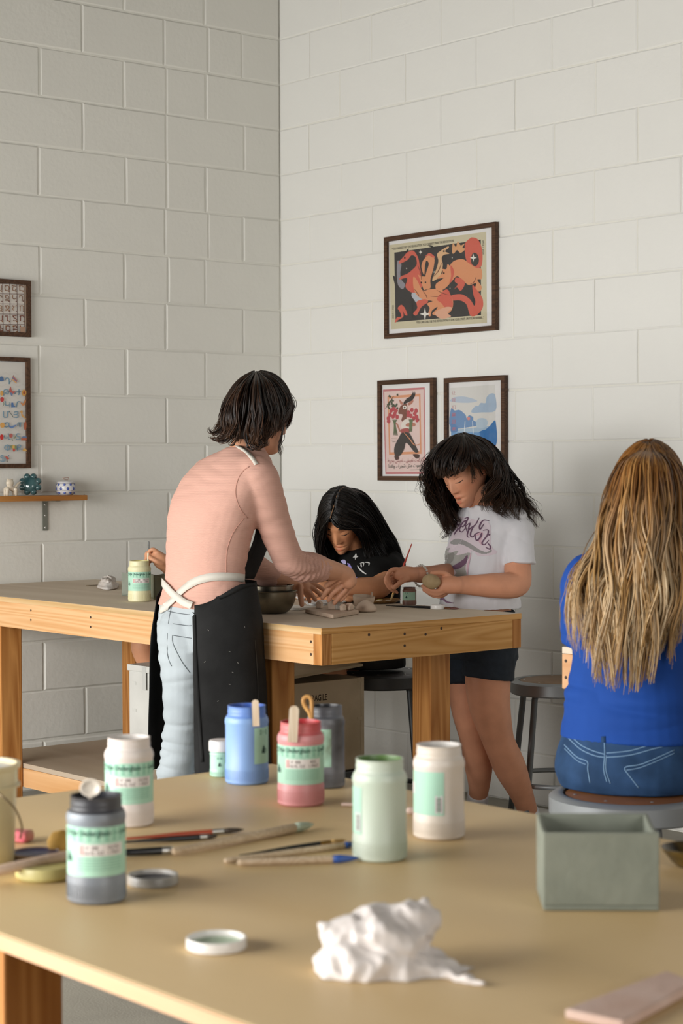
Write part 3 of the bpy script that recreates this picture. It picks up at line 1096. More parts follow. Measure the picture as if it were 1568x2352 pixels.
# ------------------------------------------------------------------ framed prints
W_WALNUT = wood('walnut_frame', '#5b3f2c', '#3a2517', 10, 0.5, 0)
M_MATB = mat('white_mount_board', '#e9e7e6', 0.8)
M_GLAZ = MATS['picture_glass'] = bpy.data.materials.new('picture_glass')
M_GLAZ.use_nodes = True
_nt = M_GLAZ.node_tree; _nt.nodes.remove(_nt.nodes['Principled BSDF'])
_t = _nt.nodes.new('ShaderNodeBsdfTransparent'); _g = _nt.nodes.new('ShaderNodeBsdfGlossy'); _g.inputs['Roughness'].default_value = 0.03
_m = _nt.nodes.new('ShaderNodeMixShader'); _m.inputs[0].default_value = 0.05
_nt.links.new(_t.outputs[0], _m.inputs[1]); _nt.links.new(_g.outputs[0], _m.inputs[2])
_nt.links.new(_m.outputs[0], _nt.nodes['Material Output'].inputs[0])


def picture_frame(label, wall, a0, a1, z0, z1, bw=0.019, dp=0.024, paper='#e9e7e6'):
    """wall 'r': a = x on y=0; wall 'l': a = y on x=0 (a0 < a1)"""
    def W(a, d, z): return Vector((a, -d, z)) if wall == 'r' else Vector((d, a, z))
    t = thing('picture_frame', label, 'framed print', W((a0 + a1) / 2, 0.004, z0), 'framed prints on the block walls')
    def bar(p, q, d0, d1, m=W_WALNUT, name='frame_bar'):
        A = W(p[0], d0, p[1]); B = W(q[0], d1, q[1])
        lo = Vector([min(A[i], B[i]) for i in range(3)]); hi = Vector([max(A[i], B[i]) for i in range(3)])
        return MB().box((lo + hi) / 2, hi - lo).obj(name, m, t)
    bar((a0, z0), (a1, z0 + bw), 0.005, dp); bar((a0, z1 - bw), (a1, z1), 0.005, dp)
    bar((a0, z0 + bw), (a0 + bw, z1 - bw), 0.005, dp); bar((a1 - bw, z0 + bw), (a1, z1 - bw), 0.005, dp)
    bar((a0 + bw, z0 + bw), (a1 - bw, z1 - bw), 0.005, 0.011, mat('paper_' + paper.strip('#'), paper, 0.8), 'mount_board')
    bar((a0 + bw, z0 + bw), (a1 - bw, z1 - bw), 0.0185, 0.0195, M_GLAZ, 'glass')
    return t


def crop2(x, y, layer):                              # sheet units of the prints on the right wall
    p = onax(840 + x / 3.6765, 490 + y / 3.675, 1, -0.0112)
    return Vector((p.x, -0.0112 - layer * 0.00004, p.z))


# dragon print
fr1 = picture_frame('large framed dragon print, wider than tall, high on the right wall', 'r', *[onax(881, 600, 1, -.024).x, onax(1136.5, 600, 1, -.024).x], onax(1010, 768, 1, -.024).z, onax(1010, 527, 1, -.024).z)
P = Print(crop2)
P.poly('#cfc6a8', [(198, 268), (1015, 155), (1022, 925), (210, 980)], False)
P.poly('#2e2a2b', [(240, 332), (970, 222), (972, 858), (250, 918)], False)
RED, ORA, YEL, DK = '#d2604e', '#dd9468', '#ddb184', '#33302f'
P.poly('#8d8a92', [(268, 400), (300, 430), (290, 500), (300, 560), (330, 600), (310, 640), (270, 600), (262, 500)])
P.poly('#b9bcc4', [(400, 660), (450, 680), (500, 760), (450, 780), (400, 720), (385, 690)])
P.poly(RED, [(840, 250), (880, 210), (895, 203), (940, 215), (975, 280), (985, 380), (968, 455), (900, 455), (850, 400), (835, 320)])
P.poly(DK, [(905, 335), (940, 345), (955, 400), (930, 445), (895, 430), (888, 380)])
P.poly(YEL, [(600, 350), (625, 320), (690, 280), (700, 290), (668, 320), (705, 340), (660, 350), (640, 380), (650, 440), (625, 530), (560, 570), (595, 470), (612, 400)])
P.poly('#d9a06f', [(728, 330), (735, 250), (760, 285), (775, 235), (800, 270), (835, 255), (815, 290), (840, 300), (800, 335), (770, 310), (745, 338)])
P.poly(ORA, [(715, 430), (760, 395), (820, 387), (870, 420), (930, 460), (975, 470), (980, 550), (940, 560), (978, 620), (960, 660), (920, 640), (930, 590), (870, 605), (820, 570), (770, 530), (720, 580), (660, 640), (600, 650), (590, 600), (640, 560), (690, 510)])
P.poly(RED, [(765, 540), (820, 560), (835, 600), (800, 655), (770, 625), (745, 640), (775, 600), (750, 575)])
P.poly(RED, [(900, 605), (940, 650), (985, 720), (985, 800), (930, 862), (880, 860), (850, 770), (795, 735), (730, 735), (720, 695), (800, 682), (860, 710), (890, 740), (915, 780), (925, 740), (908, 690)])
P.poly(RED, [(440, 370), (455, 440), (470, 520), (480, 600), (440, 660), (380, 665), (335, 620), (350, 560), (335, 545), (280, 560), (300, 530), (350, 510), (400, 470), (430, 430), (420, 370), (385, 355), (350, 395), (285, 425), (283, 405), (320, 365), (350, 330), (400, 315)])
P.poly(ORA, [(400, 540), (430, 560), (480, 650), (540, 640), (620, 640), (700, 680), (738, 750), (715, 830), (640, 860), (560, 850), (605, 795), (560, 740), (500, 735), (440, 700), (405, 640)])
P.poly(ORA, [(490, 390), (530, 352), (578, 375), (572, 460), (545, 560), (545, 630), (500, 635), (505, 520), (532, 430), (512, 400), (500, 440), (492, 520), (470, 460), (475, 420)])
P.poly(RED, [(500, 365), (540, 335), (585, 370), (560, 372), (535, 356)])
P.poly(ORA, [(452, 545), (440, 515), (465, 530), (520, 530), (535, 500), (530, 550), (508, 640), (488, 640), (470, 590)])
P.poly(ORA, [(600, 550), (650, 500), (645, 470), (680, 470), (690, 430), (715, 450), (735, 480), (715, 560), (690, 540), (650, 545)])
P.poly(RED, [(715, 440), (745, 490), (725, 570), (705, 590), (720, 530)])
P.poly(RED, [(430, 745), (500, 725), (525, 750), (470, 790), (430, 860), (400, 845), (435, 800)])
P.poly(RED, [(245, 925), (262, 880), (300, 870), (285, 825), (270, 800), (300, 772), (330, 800), (352, 858), (330, 856), (312, 820), (318, 870), (275, 900)])
P.poly(ORA, [(520, 760), (600, 740), (610, 780), (560, 820), (545, 870), (525, 850), (540, 800)])
P.poly(RED, [(600, 720), (680, 640), (720, 700), (735, 780), (690, 820), (640, 760)])
P.poly('#e0a98c', [(590, 830), (680, 790), (730, 800), (690, 840), (720, 870), (650, 890), (600, 870)])
for x, y, r in ((908, 375, 30), (463, 328, 16), (500, 850, 44), (578, 495, 9), (730, 375, 7), (345, 465, 8), (712, 632, 6)):
    st = []
    for i in range(8):
        a = math.pi / 8 * 2 * i; rr = r if i % 2 == 0 else r * 0.3
        st.append((x + rr * math.cos(a), y + rr * math.sin(a) * 1.2))
    P.poly('#e6e3da', st, False)
P.poly('#1c1a1a', [(300, 320), (330, 325), (362, 296), (352, 330), (320, 340)])
P.poly('#1c1a1a', [(525, 272), (560, 272), (580, 300), (560, 290)])
P.poly('#2b2625', [(230, 525), (260, 560), (262, 650), (246, 600)])
for x, y in ((330, 375), (470, 585), (505, 583), (660, 505), (660, 320)):
    P.poly('#2a1f1c', circle_poly(x, y, 7, 9, 8), False)
for a, b in (((560, 545), (640, 420)), ((480, 650), (520, 720)), ((600, 650), (700, 690)), ((410, 640), (450, 700)), ((880, 600), (930, 540)), ((440, 440), (470, 560)), ((545, 700), (640, 690))):
    P.stroke('#7c3f31', [a, ((a[0] + b[0]) / 2 + 10, (a[1] + b[1]) / 2 + 8), b], 5)
def tx(s, a, b, size, col='#3b362d'):
    a = Vector(a); b = Vector(b); d = (b - a); v, f = text_geo(s); w = max(p.x for p in v) - min(p.x for p in v)
    L = d.length; ux = d / w; n = Vector((d.y, -d.x)) / L * size
    P.text(col, s, ((a.x + b.x) / 2, (a.y + b.y) / 2), ux, n, 1.0)
tx('"YOU CANNOT BUY THE REVOLUTION. YOU CANNOT MAKE THE REVOLUTION.', (222, 303), (745, 232), 28)
tx('YOU CAN ONLY BE THE REVOLUTION. IT IS IN YOUR SPIRIT, OR IT IS NOWHERE...."', (428, 923), (1000, 880), 28)
tx('4722 // 2024', (990, 228), (992, 348), 18)
tx('2024 // 4722', (232, 888), (232, 775), 18)
P.obj('print', fr1)

# goat print
fr2 = picture_frame('framed goat print with red flowers and Arabic writing on the right wall', 'r', onax(866, 980, 1, -.024).x, onax(994, 980, 1, -.024).x, onax(930, 1104, 1, -.024).z, onax(930, 871, 1, -.024).z)
P = Print(crop2)
P.poly('#e4c9c2', [(145, 1488), (496, 1468), (505, 2200), (165, 2202)], False)
def band(col, q, w):
    q = [Vector(p) for p in q]; c = sum(q, Vector((0, 0))) / 4
    for i in range(4):
        a, b = q[i], q[(i + 1) % 4]
        ai = a + (c - a).normalized() * w * 1.4; bi = b + (c - b).normalized() * w * 1.4
        P.poly(col, [tuple(a), tuple(b), tuple(bi), tuple(ai)], False)
band('#c77a7c', [(145, 1488), (496, 1468), (505, 2200), (165, 2202)], 14)
band('#dd9a74', [(182, 1545), (460, 1522), (470, 2030), (196, 2040)], 18)
P.poly('#7d4a3c', [(275, 1690), (285, 1640), (310, 1615), (345, 1610), (350, 1660), (345, 1720), (330, 1760), (300, 1750), (310, 1700)])
P.poly('#b97a66', [(282, 1570), (315, 1605), (300, 1615), (288, 1600)]); P.poly('#b97a66', [(355, 1605), (400, 1575), (395, 1600), (365, 1622)])
P.poly('#2d2726', [(318, 1610), (330, 1580), (380, 1550), (410, 1520), (412, 1500), (418, 1530), (395, 1575), (350, 1600)])
P.poly('#2d2726', [(335, 1570), (375, 1545), (398, 1510), (396, 1500), (405, 1530), (380, 1560)])
P.poly('#efe9df', circle_poly(328, 1638, 16, 16, 12), False); P.poly('#211c1b', circle_poly(328, 1640, 8, 8, 10), False)
P.poly('#e6ddd2', [(300, 1780), (330, 1740), (370, 1750), (400, 1780), (370, 1820), (310, 1820)])
P.poly('#b97a66', [(285, 1845), (262, 1790), (250, 1775), (268, 1775), (292, 1835)]); P.poly('#b97a66', [(345, 1775), (410, 1770), (415, 1795), (345, 1800)])
for cx, cy in ((215, 1665), (235, 1650), (205, 1700), (245, 1690), (265, 1720), (190, 1730), (230, 1715), (255, 1665), (360, 1680), (390, 1660), (415, 1690), (380, 1710), (430, 1720), (405, 1730), (360, 1705), (435, 1745), (425, 1665), (195, 1755)):
    P.poly('#b9474f', [(cx + 17 * math.cos(a * 0.8976 + cx) * (1 if a % 2 else .8), cy + 19 * math.sin(a * 0.8976 + cx)) for a in range(7)])
for k in range(6):
    P.stroke('#5f6d4c', [(225 + k * 8, 1740), (240 + k * 2, 1780), (235 + k * 7, 1875)], 5)
    P.stroke('#6b7a55', [(365 + k * 8, 1735), (372 + k * 4, 1770), (365 + k * 5, 1845)], 5)
for k in range(22):
    rr = random.Random(k); x, y = 170 + rr.random() * 95, 1530 + rr.random() * 120
    P.poly('#4a5540', [(x, y), (x + 9, y - 10), (x + 14, y + 3), (x + 6, y + 10)])
P.stroke('#5c4a35', [(165, 1650), (205, 1590), (240, 1540)], 4)
P.poly('#a6504c', [(300, 1825), (360, 1815), (365, 1855), (310, 1860)])
P.poly('#37312f', [(305, 1855), (360, 1850), (390, 1890), (440, 2000), (445, 2015), (415, 2015), (345, 1935), (325, 1990), (290, 2045), (250, 2040), (243, 1985), (262, 1930), (285, 1890)])
P.stroke('#d08a63', [(325, 1850), (370, 1900), (415, 1955), (462, 1945)], 9)
P.poly('#4a2f29', [(245, 2045), (275, 2045), (280, 2075), (255, 2080)]); P.poly('#4a2f29', [(400, 2035), (450, 2035), (452, 2060), (430, 2070)])
for k, w in ((0, 45), (1, 55), (2, 28)): P.line('#8a7a6d', (242 - w / 2, 1897 + k * 16), (242 + w / 2, 1896 + k * 16), 4)
tx(arabic('إذا كنت تعيش ، تعيش بحرية'), (187, 2090), (496, 2080), 44, '#b0696a')
tx(arabic('أو يموت مثل شجرة ، واقفا'), (195, 2135), (496, 2125), 46, '#6f6a62')
P.line('#9a938a', (380, 2166), (462, 2163), 5)
P.obj('print', fr2)

# sea print
fr3 = picture_frame('framed print of blue clouds and water with red Chinese characters', 'r', onax(1018.5, 980, 1, -.024).x, onax(1157.5, 980, 1, -.024).x, onax(1090, 1100, 1, -.024).z, onax(1090, 865, 1, -.024).z)
P = Print(crop2)
P.poly('#dcdad6', [(712, 1475), (1090, 1445), (1100, 2240), (730, 2250)], False)
P.poly('#b9c6d6', [(718, 1590), (730, 1560), (790, 1545), (850, 1550), (930, 1575), (930, 1590), (850, 1600)])
P.poly('#a8bcd2', [(890, 1680), (920, 1630), (950, 1625), (970, 1600), (1010, 1600), (1020, 1550), (1060, 1520), (1092, 1540), (1094, 1665), (980, 1680)])
P.poly('#a9c0d4', [(718, 1830), (1096, 1790), (1098, 1990), (720, 2000)], False)
P.poly('#6f93bf', [(718, 1650), (750, 1665), (790, 1660), (840, 1700), (850, 1730), (870, 1705), (905, 1720), (910, 1750), (975, 1780), (900, 1800), (718, 1810)])
P.poly('#b8cad9', [(930, 1760), (960, 1730), (1010, 1735), (1030, 1770), (1000, 1810), (940, 1810)])
P.poly('#5f86b8', [(718, 1780), (745, 1775), (770, 1800), (775, 1840), (720, 1850)])
P.poly('#3d77b4', [(940, 1870), (985, 1830), (1010, 1825), (1050, 1790), (1070, 1765), (1096, 1760), (1098, 1960), (960, 1960)])
P.poly('#6f9ccb', [(720, 1850), (960, 1850), (980, 1960), (722, 1960)], False)
P.poly('#cf7f86', [(722, 1965), (1098, 1960), (1100, 2080), (724, 2090)], False)
P.poly('#d98a86', circle_poly(868, 1732, 13, 15, 14), False)
for x in (838, 900):
    P.stroke('#e9eef2', [(x, 1750), (x + (x - 870) * .1, 1800), (x + (x - 870) * .25, 1860)], 6)
for k, ch in enumerate('让我们赢回来'):
    P.text('#c98f92' if k < 3 else '#c96a6e', ch, (742, 1518 + k * 61), (36, -2), (2, -36), 1.0)
P.obj('print', fr3)

# prints on the left wall
def cropL(sx, ox, oy):
    def fn(x, y, layer):
        p = onax(ox + x / sx, oy + y / sx, 0, 0.0112)
        return Vector((0.0112 + layer * 0.00004, p.y, p.z))
    return fn
yl1 = onax(72, 710, 0, .024).y; yl2 = onax(71, 950, 0, .024).y
fr4 = picture_frame('framed print of brown ornate letters in a grid, upper one on the left wall', 'l', yl1 - 0.46, yl1, onax(40, 773, 0, .024).z, onax(40, 642.5, 0, .024).z, 0.018, 0.024, '#d3b99b')
P = Print(cropL(14.7, 0, 630))
P.poly('#d8cfc6', [(-3300, 150), (810, 330), (828, 2010), (-3300, 1990)], False)
letters = [['Ս', 'Օ', 'Շ', 'Ը'], ['Ր', 'Ձ', 'Կ', 'Ղ'], ['Յ', 'Ջ', 'Ծ', 'Ո'], ['Ս', 'Լ', 'Տ', 'Ր'], ['Ֆ', 'Օ', 'Ք', '']]
br = ['#8a5a33', '#7d5230', '#93602f', '#7a4638', '#6f4436']
colx = [90, 337, 573, 815]
for r in range(6):
    yy = 300 + r * 342; P.line('#5e3425', (-3300, yy - 20), (825, yy + (25 if r else 25)), 20)
for c in range(-13, 4):
    x = 815 - (3 - c) * 241
    P.line('#5e3425', (x - 8, 290), (x + 12, 2000), 20)
for r in range(5):
    for c in range(-13, 4):
        ch = letters[r][c] if c >= 0 else letters[(r + c) % 5][c % 3]
        x = 815 - (3 - c) * 241 - 112; y = 485 + r * 340
        if ch: P.text(br[r], ch, (x + 4, y), (250, 8), (0, -270), 1.0, bold=0.012)
        P.poly(br[(r + 1) % 5], circle_poly(x - 60, y - 90, 22, 26, 7)); P.poly(br[(r + 2) % 5], circle_poly(x + 62, y + 95, 24, 20, 6))
P.rect('#a98a75', 640, 1780, 800, 1990)
P.obj('print', fr4)
fr5 = picture_frame('framed Armenian alphabet print with small coloured drawings, lower one on the left wall', 'l', yl2 - 0.34, yl2, onax(40, 1075, 0, .024).z, onax(40, 820.5, 0, .024).z, 0.018, 0.024, '#d9d4cd')
P = Print(cropL(8.4, 0, 810))
BL = '#7497ad'
P.line(BL, (-2300, 150), (505, 186), 9); P.line(BL, (-2300, 2190), (545, 2150), 9); P.line(BL, (503, 186), (540, 2150), 9)
rows = [(555, [('Գ', -160), ('Դ', 150)]), (780, [('Է', -190), ('Թ', 115), ('Ժ', 335)]), (1010, [('Լ', -160), ('Կ', 135), ('Հ', 345)]), (1205, [('Ձ', -180), ('Մ', 105), ('Յ', 305)]),
        (1415, [('Ո', -170), ('Չ', 125), ('Պ', 375)]), (1630, [('Ս', -170), ('Վ', 120), ('Տ', 335)]), (1845, [('Ւ', -170), ('Փ', 125), ('Ք', 350)]), (2050, [('Օ', -200), ('Ֆ', 40)])]
for y, rr in rows:
    for ch, x in rr: P.text(BL, ch, (x, y), (170, 2), (0, -170), 1.0, bold=0.02)
    for k in range(-8, 3): P.line('#c4bdb5', (k * 160 + 20, y - 120), (k * 160 + 110, y - 175), 3); P.line('#c4bdb5', (k * 160 + 110, y - 175), (k * 160 + 180, y - 120), 3)
P.line('#7d6a52', (195, 560), (242, 430), 6); P.poly('#b25a54', [(235, 450), (310, 535), (306, 560), (225, 475)], False); P.poly('#7a76a0', [(228, 475), (306, 557), (304, 575), (220, 500)], False); P.poly('#d8a56a', [(220, 500), (304, 573), (298, 602), (212, 525)], False)
P.poly('#4a6c9c', [(-30, 550), (-20, 470), (35, 470), (50, 545)]); P.poly('#d9a04c', circle_poly(15, 785, 32, 48))
P.poly('#b9645c', [(185, 652), (215, 740), (280, 750), (215, 800), (160, 740)]); P.poly('#6f83a5', [(170, 770), (225, 790), (205, 840)])
P.poly('#cc9a55', circle_poly(445, 775, 46, 62)); P.poly('#a8583f', circle_poly(445, 775, 20, 30))
P.poly('#c24a48', circle_poly(20, 905, 36, 48)); P.stroke('#7f8e76', [(40, 950), (55, 990), (30, 1040)], 14)
P.poly('#5878a8', [(195, 965), (235, 965), (245, 1020), (285, 1050), (195, 1055)], False)
P.poly('#c9895a', [(375, 960), (430, 975), (465, 895), (480, 940), (455, 1010), (410, 1020)])
P.line('#5d6a66', (155, 1125), (238, 1250), 12)
P.poly('#cf9f63', [(365, 1140), (400, 1112), (418, 1140), (415, 1190), (490, 1280), (400, 1230), (385, 1170)])
P.poly('#dba55f', circle_poly(25, 1400, 45, 52)); P.poly('#6a86b3', [(150, 1400), (200, 1415), (300, 1390), (250, 1440), (205, 1465), (160, 1440)])
P.poly('#b5694f', [(440, 1380), (475, 1325), (492, 1400), (478, 1485), (448, 1480)])
P.poly('#c83c38', circle_poly(12, 1630, 34, 54)); P.poly('#b86761', circle_poly(190, 1600, 34, 40)); P.stroke('#7f8a6c', [(195, 1630), (215, 1670), (230, 1710)], 10); P.poly('#7f8a6c', [(240, 1660), (280, 1605), (275, 1650)])
P.poly('#b9694d', [(388, 1650), (492, 1650), (492, 1695), (388, 1695)], False); P.poly('#6d7fa3', [(385, 1650), (420, 1615), (490, 1615), (495, 1650)], False)
P.poly('#88936b', [(190, 1790), (295, 1800), (270, 1870), (200, 1840)]); P.poly('#d8ae63', [(225, 1785), (260, 1790), (255, 1850), (215, 1845)]); P.poly('#c0574c', [(228, 1850), (268, 1860), (262, 1905), (230, 1900)])
P.poly('#d9ad68', [(415, 1890), (450, 1838), (498, 1890), (470, 1905)])
P.poly('#c25a50', [(85, 1995), (155, 2040), (120, 2060), (95, 2040)]); P.poly('#5f7c9f', [(120, 2010), (155, 1970), (150, 2000)]); P.stroke('#69645a', [(122, 2060), (118, 2100), (135, 2120)], 10)
P.obj('print', fr5)

# ------------------------------------------------------------------ wall shelf and the small ceramics on it
SHX = 0.13
sy1 = onax(201, 1143, 0, SHX).y; sz1 = onax(201, 1137, 0, SHX).z; sz0 = sz1 - 0.0215
sh = thing('wall_shelf', 'short wooden wall shelf with a steel bracket on the left wall', 'shelf', (0.06, sy1 - 0.4, sz0))
board(sh, 'board', (0.004, sy1 - 0.85, sz0), (SHX, sy1, sz1), wood('orange_pine', '#c08a4c', '#9a5f26', 8, 0.55, 1))
M_STEEL = mat('zinc_steel', '#8f9188', 0.45, 0.6)
for px in (103, -160):
    by = onax(103, 1190, 0, 0.004).y if px > 0 else sy1 - 0.75
    b = MB().box((0.0055, by, sz0 - 0.062), (0.003, 0.0245, 0.124), bev=0.0008).box((0.055, by, sz0 - 0.0015), (0.10, 0.0245, 0.003)).obj('bracket', M_STEEL, sh)
    for dz in (-0.018, -0.062, -0.112): MB().sphere((0.0072, by, sz0 + dz), (0.002, 0.005, 0.005), 10, 6).obj('bolt', M_RIVET, b, True)


def at_shelf(px): return onax(px, 1138, 0, 0.066).y

# blue spotted lidded jar
jy = at_shelf(151)
M_GLZW = mat('white_glaze', '#d8d6d6', 0.25)
M_BLUE = mat('cobalt_spot', '#3f58a6', 0.3, var=0.3, vscale=30)
M_LINE = mat('dark_glaze_line', '#5a4d52', 0.5)
jr = thing('lidded_jar', 'little round white jar with blue spots and a lid on the wall shelf', 'jar', (0.066, jy, sz1))
RJ = 0.041
prof = [(0.022, 0), (0.028, 0.001), (0.037, 0.012), (RJ, 0.026), (0.0385, 0.041), (0.033, 0.051), (0.031, 0.051), (0.03, 0.045), (0, 0.045)]
def rj(z):
    for (r0, z0), (r1, z1) in zip(prof[:5], prof[1:6]):
        if z0 <= z <= z1: return r0 + (r1 - r0) * (z - z0) / max(1e-6, z1 - z0)
    return 0.03
MB().lathe(prof, 40, (0.066, jy, sz1)).obj('body', M_GLZW, jr, True, angle=60)
lid = MB().lathe([(0.038, 0.051), (0.039, 0.0535), (0.032, 0.057), (0.012, 0.061), (0, 0.0615), (0, 0.052)], 36, (0.066, jy, sz1)).obj('lid', M_GLZW, jr, True, angle=50)
ring = [Vector((0.066, jy + 0.014 * math.cos(a), sz1 + 0.069 + 0.006 * math.sin(a) * abs(math.cos(a * 0.5 + 0.3)))) for a in [i * math.pi / 10 for i in range(21)]]
MB().tube(ring, 0.0022, 8).obj('knob', mat('pale_pink_clay', '#b9a196', 0.5), lid, True)
for row, z in enumerate((0.011, 0.0265, 0.042)):
    for k in range(9):
        a0 = k * 2 * math.pi / 9 + row * math.pi / 9
        if row % 2 == 0 or True:
            c = Vector((0.066, jy, sz1)); d = Vector((math.cos(a0), math.sin(a0), 0)); r_ = rj(z)
            tilt = Matrix.Rotation(a0, 3, 'Z')
            MB().sphere(c + d * r_ + Vector((0, 0, z)), (0.0012, 0.0058, 0.0062), 10, 6, tilt).obj('spot', M_BLUE, jr, True)
for z in (0.019, 0.034, 0.0475):
    MB().tube([Vector((0.066 + (rj(z) + .0003) * math.cos(a), jy + (rj(z) + .0003) * math.sin(a), sz1 + z)) for a in [i * math.pi / 20 for i in range(41)]], 0.0005, 5, cap=False).obj('glaze_line', M_LINE, jr)

# blue-green flower dish leaning against the wall
fy = at_shelf(74); fz = sz1 + 0.046
fd = thing('flower_dish', 'dark teal glazed flower shaped dish leaning on the wall shelf', 'dish', (0.05, fy, sz1))
M_TEAL = mat('teal_glaze', '#27484c', 0.12, var=0.5, vscale=25, col2='#4d6a6b', coat=0.5)
tl = Matrix.Rotation(math.radians(-12), 3, 'Y') @ Matrix.Rotation(math.radians(90), 3, 'Y')
Rm = Matrix.Rotation(math.radians(-35), 3, 'Z') @ tl
MB().sphere((0.052, fy, fz), (0.034, 0.034, 0.016), 28, 12, Rm).obj('bowl', M_TEAL, fd, True)
for k in range(8):
    a = k * math.pi / 4 + 0.4
    p = Vector((0.052, fy, fz)) + Rm @ Vector((0.034 * math.cos(a), 0.034 * math.sin(a), 0.0))
    MB().sphere(p, (0.0135, 0.0135, 0.011), 16, 10, Rm).obj('petal', M_TEAL, fd, True)

# cream cat figure
cy_ = at_shelf(24)
cf = thing('cat_figurine', 'small cream glazed cat figure with raised tail on the wall shelf', 'figurine', (0.066, cy_, sz1))
M_CREAM = mat('cream_glaze', '#d6c9b4', 0.25, coat=0.3)
b = MB(); X = 0.066
b.tube([(X, cy_ - 0.016, sz1 + 0.028), (X, cy_ - 0.004, sz1 + 0.034), (X, cy_ + 0.016, sz1 + 0.026)], [0.010, 0.012, 0.010], 14, round_caps=True)
for dy in (-0.018, 0.019):
    for dx in (-0.008, 0.008): b.tube([(X + dx, cy_ + dy, sz1 + 0.026), (X + dx, cy_ + dy * 1.1, sz1 + 0.004)], [0.0085, 0.0065], 12, round_caps=True)
b.tube([(X, cy_ + 0.018, sz1 + 0.030), (X, cy_ + 0.033, sz1 + 0.046), (X, cy_ + 0.046, sz1 + 0.057)], [0.007, 0.0055, 0.003], 10, round_caps=True)
b.sphere((X, cy_ - 0.002, sz1 + 0.052), (0.013, 0.0165, 0.017), 16, 12)
b.lathe([(0, 0), (0.0045, 0), (0, 0.012)], 8, (X, cy_ - 0.013, sz1 + 0.062)); b.lathe([(0, 0), (0.0045, 0), (0, 0.012)], 8, (X, cy_ + 0.010, sz1 + 0.062))
o = link('body', remesh(b, 0.0016, 5), M_CREAM, cf, True, (0, 0, 0))
# ------------------------------------------------------------------ jars
def jar_profile(R, H):
    k = R / 0.0392; q = H / 0.1415
    return [(0.0, 0.0), (0.0365 * k, 0.0), (0.0392 * k, 0.003 * q), (0.0394 * k, 0.033 * q), (0.0385 * k, 0.0355 * q), (0.0385 * k, 0.106 * q), (0.0396 * k, 0.110 * q),
            (0.0396 * k, 0.115 * q), (0.0375 * k, 0.121 * q), (0.0345 * k, 0.1245 * q), (0.0338 * k, 0.128 * q), (0.0345 * k, 0.131 * q), (0.0338 * k, 0.134 * q), (0.0338 * k, 0.139 * q), (0.0345 * k, 0.1415 * q),
            (0.0318 * k, 0.1415 * q), (0.0312 * k, 0.137 * q), (0.0312 * k, 0.112 * q), (0.0, 0.112 * q)]


